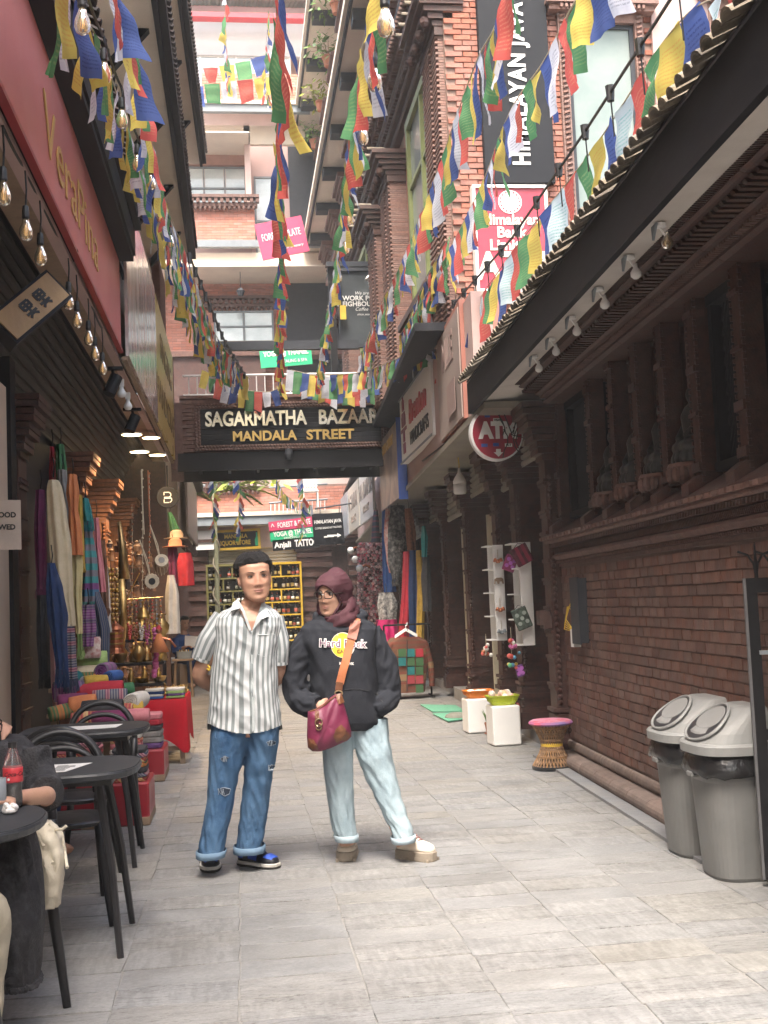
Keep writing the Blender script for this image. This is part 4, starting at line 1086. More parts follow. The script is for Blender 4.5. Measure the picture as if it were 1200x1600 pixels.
# --- tall carved brick house behind, on the right
M['tallcol']=mat('pale_moulded_brick',(.27,.155,.125),(.165,.09,.07),scale=16,rough=.75,bump=.4,bscale=70,jitter=.18)
tall=thing('brick_house','tall brick house with carved window frames and brown cornice behind the tiled eave','building',(2.5,16,0))
YF=12.0
q=MB();q.obox((2.42,YF,3.3),(7,0,0),(0,1.2,0),(0,0,9));q.obox((2.64,13.2,4.5),(6.9,0,0),(0,13,0),(0,0,4.3));q.build('wall',M['mortar'],tall)
q=MB();q.obox((4.78,YF-.06,3.4),(5,0,0),(0,.05,0),(0,0,9));q.build('plaster_wall',M['pinkwall'],tall)
bq2=[brickmesh(.190,.056,.02+.004*i,None,ch=.003)for i in range(3)]
bm2=[q.mesh('brick',M['brick_red'])for q in bq2]
brs=[];r=0;z=3.95
while z<8.6:
 x=2.42+.1*(r%2)
 while x<4.75:
  hid=(2.80<x<3.38 and z>5.9)or(2.66<x<3.3 and 4.7<z<5.8)or(3.70<x<4.62 and 5.32<z<7.85)
  if not hid:brs.append((x+.095,z))
  x+=.198
 z+=.063;r+=1
def seen2(p):
 x,y=_pix(p[0],YF,p[1]);return y>-20 and x<1050 and(y<590-(x-757)*1.112+20 or x<757)
vis2=[p for p in brs if seen2(p)];rb=MB()
for i,p in enumerate(brs):
 k=rnd.randrange(3);pos=V((p[0],YF+rnd.uniform(-.004,.003),p[1]));Mx=Matrix.Rotation(rnd.uniform(-.02,.02),3,'Y')
 if p in vis2[:290]:
  o=link('brick',bm2[k],tall);o.location=pos-ORG[tall.name];o.rotation_euler=Mx.to_euler()
 else:rb.add([Mx@V(v)+pos for v in bq2[k].v],bq2[k].f)
if rb.v:rb.build('brickwork',M['brick_red'],tall,kind='stuff')
# carved frosted window in the end wall
def endwindow(x0,x1,z0,z1,glass,parent=tall,Y=YF):
 f=MB();w=.10
 for a,b_,c_,d_ in((x0-w,x0,z0-w,z1+w),(x1,x1+w,z0-w,z1+w)):f.box(((a+b_)/2,Y-.03,(c_+d_)/2),(b_-a,.10,d_-c_))
 for c_,d_ in((z0-w,z0),(z1,z1+w)):f.box(((x0+x1)/2,Y-.031,(c_+d_)/2),(x1-x0-.004,.10,d_-c_))
 f.box(((x0+x1)/2,Y-.06,z1+w+.03),(x1-x0+.42,.2,.06));f.box(((x0+x1)/2,Y-.08,z1+w+.085),(x1-x0+.5,.26,.04))
 fr=f.build('window',M['tallcol'],parent)
 d=MB();z=z0-w
 while z<z1+w:
  for x in(x0-w*.5,x1+w*.5):d.add([(x-.035,Y-.082,z),(x+.035,Y-.082,z+.02),(x+.035,Y-.082,z+.05),(x-.035,Y-.082,z+.03),(x-.03,Y-.11,z+.006),(x+.02,Y-.11,z+.02),(x+.02,Y-.11,z+.04),(x-.03,Y-.11,z+.028)],[(4,5,6,7),(0,1,5,4),(1,2,6,5),(2,3,7,6),(3,0,4,7)])
  z+=.058
 x=x0-w
 while x<x1+w:d.box((x+.02,Y-.09,z0-w*.5),(.03,.03,.07));d.box((x+.02,Y-.13,z1+w+.03),(.03,.14,.04));x+=.055
 d.build('carving',M['tallcol'],fr,kind='stuff')
 s=MB()
 for a,b_ in((x0,x0+.05),(x1-.05,x1)):s.box(((a+b_)/2,Y-.0,(z0+z1)/2),(b_-a,.06,z1-z0))
 for a,b_ in((z0,z0+.05),(z1-.05,z1)):s.box(((x0+x1)/2,Y-.0,(a+b_)/2),(x1-x0-.1,.06,b_-a))
 s.build('sash',M['steel'],fr)
 g=MB();g.box(((x0+x1)/2,Y,(z0+z1)/2),(x1-x0-.1,.01,z1-z0-.1));g.build('pane',glass,fr)
endwindow(3.79,4.57,5.48,7.72,M['frost'])
endwindow(5.55,6.6,6.85,7.9,M['beige'])
# little tiled hood on the plaster wall, lower right of the window
for x0,z0 in((5.0,6.75),):
 q=MB();q.prism([(x0,YF-.06,z0),(x0+.7,YF-.06,z0),(x0+.7,YF-.4,z0-.12),(x0,YF-.4,z0-.12)],(0,0,-.05));hd=q.build('hood',M['carved_grey'],tall)
 for k in range(6):
  o=link('roof_tile',htm[k%2],hd);o.location=V((x0+.06+.115*k,YF-.42,z0-.09))-ORG[tall.name];o.rotation_euler=(.34,0,0)
 q=MB();q.box((x0+.35,YF-.15,z0-.28),(.5,.18,.10));q.box((x0+.35,YF-.12,z0-.38),(.4,.12,.08));q.box((x0+.35,YF-.1,z0-.7),(.3,.08,.55));q.build('bracket',M['carved_grey'],tall)
 # long vertical banner board
t=thing('banner_board','tall charcoal banner board with white vertical coffee house lettering','sign',(2.9,YF,7))
x0,x1,z0,z1=2.78,3.56,5.87,9.4
q=MB();q.box(((x0+x1)/2,YF-.07,(z0+z1)/2),(x1-x0,.08,z1-z0),0,.008);q.build('panel',M['signblack'],t)
q=MB();add_text(q,'HIMALAYAN JAVA',.27,((x0+x1)/2+.03,YF-.112,6.99),(0,0,1),(-1,0,0),.006,fit=1.84,bold=.008,space=1.12)
q.build('lettering',M['signwhite'],t)
# slab serifs
# bank board
t=thing('bank_sign','red bank signboard with round seal and big pale ATM letters below the charcoal banner','sign',(2.85,YF,5.2))
a=P(740,291,YF-.14);b_=P(851,291,YF-.14);c=P(745,457,YF-.14)
x0,x1,z1,z0=a.x,b_.x,5.81,4.64
q=MB();q.box(((x0+x1)/2,YF-.08,(z0+z1)/2),(x1-x0,.10,z1-z0));q.build('panel',mat('bank_red',(.42,.045,.072),(.39,.04,.066),scale=3,rough=.35,bump=.01),t)
q=MB()
for aa,bb in((x0-.02,x0+.012),(x1-.012,x1+.02)):q.box(((aa+bb)/2,YF-.09,(z0+z1)/2),(bb-aa,.13,z1-z0+.04))
q.box(((x0+x1)/2,YF-.091,z1+.008),(x1-x0,.13,.03));q.box(((x0+x1)/2,YF-.091,z0+.02),(x1-x0,.13,.06));q.build('frame',M['signwhite'],t)
xm=(x0+x1)/2;yy=YF-.131
q=MB();add_text(q,'Himalayan',.165,(xm,yy,z1-.36),(1,0,0),(0,0,1),.006,fit=.62,bold=.005);add_text(q,'Bank',.165,(xm,yy,z1-.50),(1,0,0),(0,0,1),.006,bold=.005);add_text(q,'Limited',.165,(xm,yy,z1-.64),(1,0,0),(0,0,1),.006,bold=.005)
add_text(q,'ATM',.42,(xm,yy,z1-.88),(1,0,0),(0,0,1),.006,bold=.012,sx=.92);q.build('lettering',mat('cream_vinyl',(.66,.62,.53),scale=3,rough=.4,bump=0),t)
q=MB();Mr=Matrix.Rotation(PI/2,3,'X')
q.lathe([(.085,0),(.13,.0),(.13,.006),(.085,.006)],32,(xm,yy,z1-.16),Mr);se=q.build('seal',M['signwhite'],t)
q=MB();q.lathe([(.0,.0),(.085,.0),(.085,.004),(0,.004)],28,(xm,yy,z1-.16),Mr);
for k in range(16):th=2*PI*k/16;q.box((xm+.108*math.cos(th),yy-.008,z1-.16+.108*math.sin(th)),(.018,.004,.018),0)
q.build('seal_centre',M['signred'],t)
q=MB();q.prism([(xm+a_,yy-.004,z1-.16+b2)for a_,b2 in((-.05,-.03),(.05,-.03),(.02,.0),(.03,.03),(0,.06),(-.03,.03),(-.02,0))],(0,-.003,0));q.build('seal_mark',M['signwhite'],t)
# street face: columns of stacked moulded bricks, windows with olive frames, cornice
def WS(s,n,z):return V((2.62-n,s,z))
def woven_column(y0,y1,z0,z1,n=.28,ribs=3):
 q=MB();w=(y1-y0)/ribs;z=z0;i=0
 while z<z1:
  for k in range(ribs):
   for(zz,e)in((z,.0),(z+.03,.03)):
    q.obox(WS(y0+k*w+.01,-.02,zz+(.012 if k%2 else 0)),(0,w-.02,0),(-(n+e+(.02 if k%2 else 0)),0,0),V((0,0,.026)))
    # end face ribs seen from the street
  z+=.062;i+=1
 q.build('column',M['tallcol'],tall)
 q=MB();q.obox(WS(y0-.02,-.02,z1),(0,y1-y0+.04,0),(-(n+.04),0,0),(0,0,.1))
 for k in range(5):q.obox(WS(y0-.03-.03*k,-.02,z1+.1+.07*k),(0,y1-y0+.06+.06*k,0),(-(n+.06+.05*k),0,0),(0,0,.06))
 for k in range(4):q.ball(WS(y0+(y1-y0)*k/3,n+.12,z1+.15),(.06,.06,.07),7,5)
 cp=q.build('capital',M['carved'],tall)
 for k in range(5):
  o=link('roof_tile',htm[k%2],cp);o.location=WS(y0-.02+(y1-y0+.04)*k/4,n+.30,z1+.47)-ORG[tall.name];o.rotation_euler=(0,.3,-PI/2)
woven_column(12.06,13.0,4.2,7.6);woven_column(16.2,17.2,4.6,7.5);woven_column(18.0,19.0,4.6,7.3);woven_column(23.0,24.2,4.6,7.2)
rb=MB();rr_=0;z=4.5
while z<8.5:
 for(y0,y1)in((13.02,13.3),(15.9,16.2),(17.2,18.0),(19.0,19.4)):
  y=y0
  while y<y1-.04:rb.obox(WS(y,-.02,z),(0,min(.12,y1-y)-.008,0),(-.035,0,0),(0,0,.055));y+=.12
 z+=.062
rb.build('brickwork',M['brick_red'],tall,kind='stuff')
for(y0,y1)in((13.35,15.85),(19.5,22.7)):
 f=MB();z0,z1=5.5,8.2;Z=V((0,0,1))
 for(a,b_)in((y0,y0+.12),(y1-.12,y1),((y0+y1)/2-.04,(y0+y1)/2+.04)):f.obox(WS(a,-.1,z0),(0,b_-a,0),(-.16,0,0),Z*(z1-z0))
 f.obox(WS(y0,-.1,z1-.12),(0,y1-y0,0),(-.165,0,0),Z*.12);f.obox(WS(y0,-.1,7.2),(0,y1-y0,0),(-.145,0,0),Z*.06);f.obox(WS(y0,-.1,z0),(0,y1-y0,0),(-.165,0,0),Z*.1)
 fr=f.build('window',M['greenframe'],tall)
 g=MB();g.obox(WS(y0+.12,-.06,z0+.1),(0,y1-y0-.24,0),(-.07,0,0),Z*(z1-z0-.22));g.build('pane',M['glass'],fr)
 f=MB();f.obox(WS(y0-.2,-.02,z0-.28),(0,y1-y0+.4,0),(-.28,0,0),Z*.08);f.obox(WS(y0-.15,-.02,z0-.19),(0,y1-y0+.3,0),(-.2,0,0),Z*.08);f.obox(WS(y0-.1,-.02,z0-.38),(0,y1-y0+.2,0),(-.18,0,0),Z*.09)
 y=y0-.15
 while y<y1+.15:f.obox(WS(y,-.02,z0-.33),(0,.05,0),(-.24,0,0),Z*.05);y+=.1
 f.build('sill',M['carved'],tall)
 # great cornice
def bigcornice(zb,y0,y1,parent,Wf,m_=None):
 m_=m_ or M['carved']
 for(nz0,nz1,a,b_)in((.0,.10,0,.10),(.0,.18,.10,.16),(.0,.24,.26,.34),(.0,.33,.44,.50),(.0,.40,.50,.56)):
  moulding('cornice',[(-.02,zb+a),(nz1-.02,zb+a),(nz1,zb+a+.02),(nz1,zb+b_-.006),(-.02,zb+b_-.006)],m_,y0,y1,parent,1.3,Wf)
 dentils('dentil_course',y0,y1,.05,.22,zb+.165,zb+.255,.07,.05,m_,parent,Wf)
 dentils('bead_course',y0,y1,.16,.31,zb+.345,zb+.435,.05,.05,M['carved_grey'],parent,Wf)
 dentils('bead_course',y0,y1,.32,.42,zb+.455,zb+.495,.05,.06,M['carved_grey'],parent,Wf)
bigcornice(8.3,12.9,26.2,tall,WS)
q=MB();q.obox(WS(12.9,-.02,8.87),(0,13.3,0),(-.42,0,0),(0,0,.06));q.build('roof_slab',M['blackwood'],tall)
# --- upper building with deep cream eaves beyond
up=thing('upper_building','upper terrace building with deep cream eaves and planted window ledges','building',(3,24,9))
def WU(s,n,z):return V((2.98-n,s,z))
q=MB();q.obox((3.08,14.5,8.9),(5,0,0),(0,19,0),(0,0,12));q.build('wall',M['pinkwall'],up)
for zb,n,ys in((11.15,.85,(15.2,33.)),(14.8,.95,(15.2,33.))):
 q=MB();q.extrude_line([(-.1,zb),(n,zb),(n,zb+.05),(-.1,zb+.05)],WU,*ys);q.build('soffit',M['soffit'],up)
 q=MB();q.extrude_line([(n+.003,zb-.03),(n+.05,zb-.03),(n+.05,zb+.2),(n+.003,zb+.2)],WU,*ys);q.build('fascia',M['steel'],up)
 q=MB();q.extrude_line([(n+.053,zb+.04),(n+.12,zb+.04),(n+.12,zb+.17),(n+.053,zb+.17)],WU,*ys);q.build('gutter',M['soffit'],up)
 s=ys[0]+.6
 while s<ys[1]-.5:
  q=MB();q.obox(WU(s,-.1,zb-.2),(0,.34,0),(-(n+.08),0,0),(0,0,.197));q.build('beam',M['steel'],up);s+=2.3
def window_surround(y,zb,h,w=.9,plant=None):
 q=MB();Z=V((0,0,1))
 q.obox(WU(y,-.1,zb),(0,w,0),(-.32,0,0),Z*h);su=q.build('window',M['pinkwall'],up)
 q=MB()
 for k in range(6):q.obox(WU(y-.03-.035*k,-.1,zb+h+.002+.085*k),(0,w+.06+.07*k,0),(-(.34+.05*k),0,0),Z*.08)
 for k in range(5):q.ball(WU(y+w*(k+.5)/5,.34,zb+h+.12),(.05,.05,.05),6,5)
 q.obox(WU(y-.25,-.1,zb+h+.515),(0,w+.5,0),(-.66,0,0),Z*.10);q.build('capital',M['carved_grey'],su)
 q=MB();q.obox(WU(y+.15,.222,zb+.2),(0,w-.3,0),(-.01,0,0),Z*(h-.3));q.build('pane',M['glass'],su)
 return WU(y+w/2,.35,zb+h+.62)
LEAFS=[]
def leafclump(name,c,r,n,m_,lab,cat='plant',pot=True,droop=0.,group=None,size=.10):
 t=thing(name,lab,cat,tuple(c),group)
 if pot:q=MB();q.lathe([(.10,-.02),(.14,.18),(.16,.18),(.16,.22),(.12,.22),(.11,.15)],12,c);q.build('pot',M['pot'],t)
 q=MB();st=MB()
 for k in range(n):
  th=rnd.uniform(0,2*PI);el=rnd.uniform(-.4,1.1);rr=r*rnd.random()**.5
  p=c+V((math.cos(th)*math.cos(el)*rr,math.sin(th)*math.cos(el)*rr,.25+math.sin(el)*rr*1.2-droop*rr*rr))
  d=V((rnd.uniform(-1,1),rnd.uniform(-1,1),rnd.uniform(-.8,.5))).normalized();u_=d.orthogonal().normalized();s_=size*rnd.uniform(.6,1.3)
  q.add([p-u_*s_*.05,p+d*s_*.5-u_*s_*.22+V((0,0,.1*s_)),p+d*s_*1.1,p+d*s_*.5+u_*s_*.22],[(0,1,2,3)])
  if k%14==0:st.tube([c+V((0,0,.15)),(c+p)/2+V((0,0,.2)),p],[.012,.009,.004],4)
 q.build('foliage',m_,t,kind='stuff');st.build('stem',M['doorwood'],t)
 return t
pl=[('leaf_yellow','yellow flowering ledge plant on the upper right building'),('leaf','bushy green plant trailing over a high ledge'),('leaf','small leafy pot plant on the lowest planted ledge'),('leaf_yellow','feathery pale plant on the middle ledge'),('leaf','dark potted plant at the far planted ledge')]
i=0
for y,zb,h in((17.6,9.0,1.25),(20.0,9.0,1.25),(22.4,9.0,1.25),(24.8,9.,1.25),(27.2,9.,1.25),(29.6,9.,1.25)):
 window_surround(y,zb,h)
for y in(18.,20.4,22.8,25.2,27.6,30.0):
 p=window_surround(y,11.5,1.7)
 if i<5 and y>18.5:
  m_,lab=pl[i];leafclump('ledge_plant',p+V((-.2,0,-.02)),.55,170,M[m_],lab,size=.15);i+=1
  # --- bridge with the street name
br=thing('footbridge','brick footbridge spanning the street with black steel beam beneath','bridge',(.9,19,3.7))
BY=19.0;BX0,BX1=-.88,2.78
zt,zs,zb=4.86,3.97,3.66
q=MB();q.obox((BX0,BY+.02,zs),(BX1-BX0,0,0),(0,1.6,0),(0,0,zt-zs));q.build('parapet',M['carved_grey'],br)
rb=[]
z=zs;r=0
bq3=brickmesh(.20,.062,.03,None);bm3=bq3.mesh('brick',M['carved_grey'])
while z<zt-.03:
 x=BX0+.1*(r%2)
 while x<BX1-.1:
  if x<-.66 or x>2.36:
   o=link('brick',bm3,br);o.location=V((x+.1,BY+.02+rnd.uniform(-.005,.005),z+.033))-ORG[br.name]
  x+=.205
 z+=.067;r+=1
q=MB();q.obox((BX0-.05,BY-.10,zb),(BX1-BX0+.1,0,0),(0,.10,0),(0,0,.10));q.obox((BX0-.05,BY-.02,zb+.10),(BX1-BX0+.1,0,0),(0,.05,0),(0,0,.2));q.obox((BX0-.05,BY+1.5,zb),(BX1-BX0+.1,0,0),(0,.10,0),(0,0,.3));q.build('beam',M['blackmetal'],br)
for k in range(8):
 q=MB();q.obox((BX0+.25+.5*k,BY+.03,zb+.12),(.05,0,0),(0,1.47,0),(0,0,.12));q.build('joist',M['greysteel']if k%2 else M['steel'],br)
q=MB();q.obox((BX0,BY+.03,zs-.06),(BX1-BX0,0,0),(0,1.5,0),(0,0,.05));q.build('deck',M['blackwood'],br)
q=MB();q.obox((BX0,BY-.02,zt+.002),(BX1-BX0,0,0),(0,.22,0),(0,0,.05));q.build('coping',M['carved_grey'],br)
# railing behind the coping
q=MB()
for z in(5.2,5.55):q.tube([(BX0,BY+1.5,z),(BX1,BY+1.5,z)],.02,6)
rl=q.build('railing',M['white'],br)
for k in range(26):q=MB();q.tube([(BX0+.1+.15*k,BY+1.5,4.9),(BX0+.1+.15*k,BY+1.5,5.55)],.011,5);q.build('baluster',M['white'],rl)
t=thing('street_name_sign','carved black street name board with raised metal letters on the footbridge','sign',(.85,BY,4.3))
a=P(305,706,BY-.07);b_=P(606,698,BY-.07);c=P(305,629,BY-.07)
x0,x1=a.x,b_.x;z0=(a.z+b_.z)/2;h=.80;tl_=math.atan2(-.0,1)
z1=z0+h
q=MB();q.obox((x0,BY-.05,z0),(x1-x0,0,0),(0,.06,0),(0,0,h));q.build('backboard',M['signblack'],t)
n=7;ph=(h-.2)/n
for k in range(n):q=MB();q.box(((x0+x1)/2,BY-.058,z0+.1+ph*(k+.5)),(x1-x0-.2,.02,ph-.008),0,.004);q.build('plank',M['signblack'],t)
q=MB();w=.1
for(aa,bb,cc,dd)in((x0,x1,z0,z0+w),(x0,x1,z1-w,z1),(x0,x0+w,z0+w,z1-w),(x1-w,x1,z0+w,z1-w)):
 q.obox((aa,BY-.08,cc),(bb-aa,0,0),(0,.03,0),(0,0,dd-cc))
frm=q.build('frame',M['carved'],t)
q=MB();st_=.052
def scal(p,d,k):
 q.ball(V(p)+V((0,-.085,0))*0,(.024,.02,.024),7,5)
x=x0+.02
while x<x1:
 for z in(z0+.027,z0+.074,z1-.027,z1-.074):q.ball((x+(.026 if z in(z0+.074,z1-.074)else 0),BY-.088,z),(.026,.016,.02),7,5)
 x+=st_
z=z0+.1
while z<z1-.08:
 for xx in(x0+.027,x0+.074,x1-.027,x1-.074):q.ball((xx,BY-.088,z+(.026 if xx in(x0+.074,x1-.074)else 0)),(.02,.016,.026),7,5)
 z+=st_
q.build('carving',M['carved_grey'],frm,kind='stuff')
xm=(x0+x1)/2
LET=mat('polished_brass_letter',(.62,.58,.50),(.40,.32,.20),scale=2.2,rough=.22,metallic=.9,bump=.03)
q=MB();wd=x1-x0;add_text(q,'SAGARMATHA',.33,(x0+wd*.318,BY-.07,z1-.29),(1,0,.0),(0,0,1),.045,fit=wd*.525,bold=.010);add_text(q,'BAZAAR',.33,(x0+wd*.80,BY-.07,z1-.29),(1,0,0),(0,0,1),.045,fit=wd*.315,bold=.010);q.build('street_lettering',LET,t)
q=MB();add_text(q,'MANDALA',.225,(x0+wd*.36,BY-.07,z0+.225),(1,0,0),(0,0,1),.03,fit=wd*.33,bold=.006);add_text(q,'STREET',.225,(x0+wd*.70,BY-.07,z0+.225),(1,0,0),(0,0,1),.03,fit=wd*.25,bold=.006);q.build('lower_lettering',M['gold'],t)
c=V((xm-.07,BY-.02,zb+.2));t=thing('bridge_lamp','dim round lantern hung under the bridge beam','lamp',tuple(c));q=MB();q.lathe([(0,.1),(.06,.08),(.07,0),(.05,-.08),(0,-.09)],12,c+V((0,-.16,.02)));q.build('lantern',M['steel'],t)
# steel frame and terrace things above the bridge
t=thing('pergola','black steel pergola frame standing over the bridge terrace','pergola',(1,20.4,4.8))
q=MB();q.obox((-.45,20.55,6.02),(2.75,0,0),(0,.12,0),(0,0,.16));q.build('beam',M['steel'],t)
q=MB();q.obox((.6,20.56,5.0),(1.7,0,0),(0,.1,0),(0,0,.12));q.build('rail',M['steel'],t)
for x in(1.78,-.4):q=MB();q.obox((x,20.5,4.7),(.12,0,0),(0,.12,0),(0,0,2.9 if x>0 else 1.4));q.build('post',M['blackmetal'],t)
q=MB();q.obox((1.75,20.4,7.5),(.9,0,0),(0,.08,0),(0,0,.09));q.build('arm',M['steel'],t)
for i,(x,y)in enumerate(((585,436),(597,384))):
 c=P(x,y,20.2);t=thing('street_lamp',['lower white cone lamp beside the cafe glass','upper white cone lamp on the steel arm'][i],'lamp',tuple(c),'white cone lamps')
 q=MB();q.lathe([(.02,.2),(.04,.17),(.16,.02),(.17,-.01),(.15,.0),(.03,.15)],16,c);q.build('shade',M['white'],t,smooth=False)
 q=MB();q.lathe([(.11,-.0),(.12,-.05),(.10,-.15),(.0,-.16)],14,c);q.build('glass',M['bulbwhite'],t);q=MB();q.tube([c+V((0,0,.18)),c+V((0,0,.75))],.012,5);q.tube([c+V((0,.02,.7)),c+V((.3,.2,.72))],.012,5);q.build('stem',M['steel'],t)
 # cafe glass front
t=thing('shop_window','dark cafe glass front with white welcome lettering above the bridge','shop window',(2.1,20.9,6))
a=P(533,440,20.8);b_=P(612,535,20.8)
q=MB();q.obox((a.x,20.84,b_.z),(b_.x-a.x+.3,0,0),(0,.02,0),(0,0,a.z-b_.z+.2));q.build('pane',mat('dark_glass',(.10,.115,.125),(.05,.055,.06),scale=1.1,rough=.1,bump=0,spec=.8),t)
q=MB()
for x in(a.x-.06,b_.x+.3):q.obox((x,20.8,b_.z-.1),(.06,0,0),(0,.1,0),(0,0,a.z-b_.z+.4))
q.obox((a.x,20.8,b_.z-.08),(b_.x-a.x+.3,0,0),(0,.1,0),(0,0,.07));q.obox((a.x,20.8,a.z+.2),(b_.x-a.x+.3,0,0),(0,.1,0),(0,0,.07));q.build('frame',M['steel'],t)
q=MB();xm=P(573,470,20.83).x
for tx,y,s_,k_ in(('We are your',458,.085,{'shear':.3}),('WORK PLACE &',466,.125,{'bold':.003}),('NEIGHBOURHOOD',475,.125,{'bold':.003}),('Coffee Shop',483,.09,{'shear':.3}),('since year 1999',491,.06,{'shear':.3})):
 add_text(q,tx,s_,(xm,20.835,P(573,y,20.83).z),(1,0,0),(0,0,1),.003,**k_)
q.build('lettering',M['signwhite'],t)
p=P(536,488,20.7);t=thing('notice','small yellow notice beside the cafe glass','notice',tuple(p));q=MB();q.box(p,(.11,.01,.26));q.build('sheet',M['signyellow'],t)
# --- building closing the street
M['pinkfar']=mat('haze_pink_plaster',(.70,.54,.50),(.64,.49,.45),scale=3,rough=.85,bump=.06)  # pink plaster lightened, bright far haze put into its colour
fb=thing('corner_building','pink and brick building closing the end of the street with glass windows','building',(.5,33,0))
FY=32.0
def fx(x,y=600,Y=FY):return P(x,y,Y).x
def fz(y,x=400,Y=FY):return P(x,y,Y).z
def slab(name,x0,x1,y0,y1,m_,d=.0,th=.3,Y=FY,parent=fb,smooth=False):
 z1,z0=fz(y0,400,Y),fz(y1,400,Y)
 q=MB();q.obox((x0,Y-d,z0),(x1-x0,0,0),(0,th,0),(0,0,z1-z0));return q.build(name,m_,parent)
FXL,FXR=-2.6,4.5
slab('wall',FXL,FXR,855,1024,M['carved'],.0,.4)
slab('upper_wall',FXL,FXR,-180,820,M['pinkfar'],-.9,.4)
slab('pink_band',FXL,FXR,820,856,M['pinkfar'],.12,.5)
slab('fascia',FXL,FXR,808,822,M['greysteel'],.75,.2)
slab('gutter',FXL,FXR,803,809,M['soffit'],.80,.24)
slab('soffit',FXL,FXR,820.5,822.5,M['soffit'],.55,1.2)
farbrick=mat('far_brick',(.52,.235,.175),(.43,.185,.135),scale=6,rough=.85,bump=.3,jitter=.15)  # brick colour lightened likewise for the bright hazy distance
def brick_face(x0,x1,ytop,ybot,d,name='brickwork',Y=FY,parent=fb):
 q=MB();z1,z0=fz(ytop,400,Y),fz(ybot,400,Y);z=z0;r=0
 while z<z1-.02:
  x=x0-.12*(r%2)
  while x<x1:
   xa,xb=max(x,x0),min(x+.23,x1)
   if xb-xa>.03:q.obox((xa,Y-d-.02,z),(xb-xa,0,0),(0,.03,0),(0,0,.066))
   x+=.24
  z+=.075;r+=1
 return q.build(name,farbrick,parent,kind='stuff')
slab('parapet',FXL,FXR,762,803,M['mortar'],.4,.3);brick_face(FXL,FXR,768,803,.4)
def far_cornice(x0,x1,yt,d,Y=FY):
 q=MB();z=fz(yt,400,Y)
 q.obox((x0-.1,Y-d-.22,z-.08),(x1-x0+.2,0,0),(0,.3,0),(0,0,.08));q.obox((x0-.05,Y-d-.12,z-.3),(x1-x0+.1,0,0),(0,.2,0),(0,0,.1))
 x=x0
 while x<x1:q.box((x+.06,Y-d-.12,z-.15),(.09,.16,.12));x+=.16
 x=x0
 while x<x1:q.ball((x+.06,Y-d-.1,z-.35),(.05,.05,.06),6,4);x+=.13
 q.build('cornice',M['carved_grey'],fb)
far_cornice(FXL,.55,752,.4)
def far_window(x0,x1,yt,yb,d,cols,rows,m_=None,frame=None,Y=FY):
 z1,z0=fz(yt,400,Y),fz(yb,400,Y);fr_=frame or M['greysteel']
 q=MB();w=.05
 for k in range(cols+1):x=x0+(x1-x0)*k/cols;q.obox((x-w/2,Y-d-.05,z0),(w,0,0),(0,.08,0),(0,0,z1-z0))
 for k in range(rows+1):z=z0+(z1-z0)*k/rows;q.obox((x0-w/2,Y-d-.045,z-w/2),(x1-x0+w,0,0),(0,.07,0),(0,0,w))
 f=q.build('window',fr_,fb)
 for i in range(cols):
  for j in range(rows):
   q=MB();q.obox((x0+(x1-x0)*i/cols+.03,Y-d-.01,z0+(z1-z0)*j/rows+.03),((x1-x0)/cols-.06,0,0),(0,.012,0),(0,0,(z1-z0)/rows-.06));q.build('pane',m_ or M['glass'],f)
SKYG=mat('sky_painted_glass',(.72,.78,.80),(.42,.50,.52),scale=.9,rough=.08,bump=0,spec=.8,stretch=(1,1,2))  # reflected sky is put into the pane colour
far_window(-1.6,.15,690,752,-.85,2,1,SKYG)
# first floor over the bridge line
slab('wall',FXL,FXR,440,640,M['mortar'],-.3,.3);brick_face(FXL,2.2,436,640,-.3)
slab('recess',1.55,FXR,425,640,M['steel'],-.25,.1)  # dark slab paints a recess's shade, no hollow behind it
far_window(fx(338),fx(430),484,531,-.22,2,2,SKYG)
far_cornice(fx(318),fx(450),460,-.3);slab('sill',fx(325),fx(440),531,538,M['soffit'],-.1,.3)
slab('floor_edge',FXL,FXR,552,560,M['carved_grey'],.4,.7);slab('lower_wall',FXL,fx(415),560,640,M['carved'],.3,.3)
slab('soffit',FXL,FXR,437,439,M['soffit'],1.4,1.8);slab('fascia',FXL,FXR,401,411,M['greysteel'],1.5,.15);slab('soffit_board',FXL,FXR,410,438,M['soffit'],.9,.2)
# brick balcony, pink wall, big window
slab('balcony',FXL,fx(405),340,401,M['mortar'],1.1,.3);brick_face(FXL,fx(405),345,400,1.1);far_cornice(FXL,fx(407),330,1.15)
slab('pier',fx(393),fx(402),215,335,M['pinkfar'],1.0,.4);slab('pink_wall',fx(402),2.1,215,420,mat('pink_wall',(.52,.36,.34),(.48,.33,.31),scale=3,rough=.85,bump=.05),.2,.3)
slab('recess_shade_slab',fx(462),FXR,190,420,M['steel'],.3,.5)  # another dark slab in place of a shaded hollow
far_window(fx(295),fx(394),265,362,.1,3,3,SKYG)
far_window(fx(408),fx(440),285,420,.35,1,2,SKYG)
slab('lintel',FXL,fx(395),247,263,mat('salmon_band',(.46,.27,.22),scale=3,rough=.8),.25,.3);slab('soffit',FXL,fx(400),246,248,M['soffit'],1.8,2.2)
slab('fascia',FXL,2.3,207,219,M['greysteel'],1.9,.15);slab('soffit_board',FXL,2.2,219,247,M['soffit'],1.0,.15)
slab('gutter',FXL,2.3,203,208,M['soffit'],1.95,.2)
slab('balcony',FXL,2.2,160,205,M['mortar'],1.6,.3);brick_face(FXL,2.2,155,203,1.6)
far_window(fx(300),fx(470),95,150,.2,6,2,mat('hazy_glass',(.55,.66,.70),(.42,.52,.55),scale=1.3,rough=.15,bump=0),M['white'])
slab('red_gutter',FXL,2.4,48,55,M['signred'],1.0,.3);slab('grey_wall',FXL,2.6,20,95,mat('pale_grey_wall',(.50,.52,.53),(.45,.47,.48),scale=2,rough=.8),.3,.2)
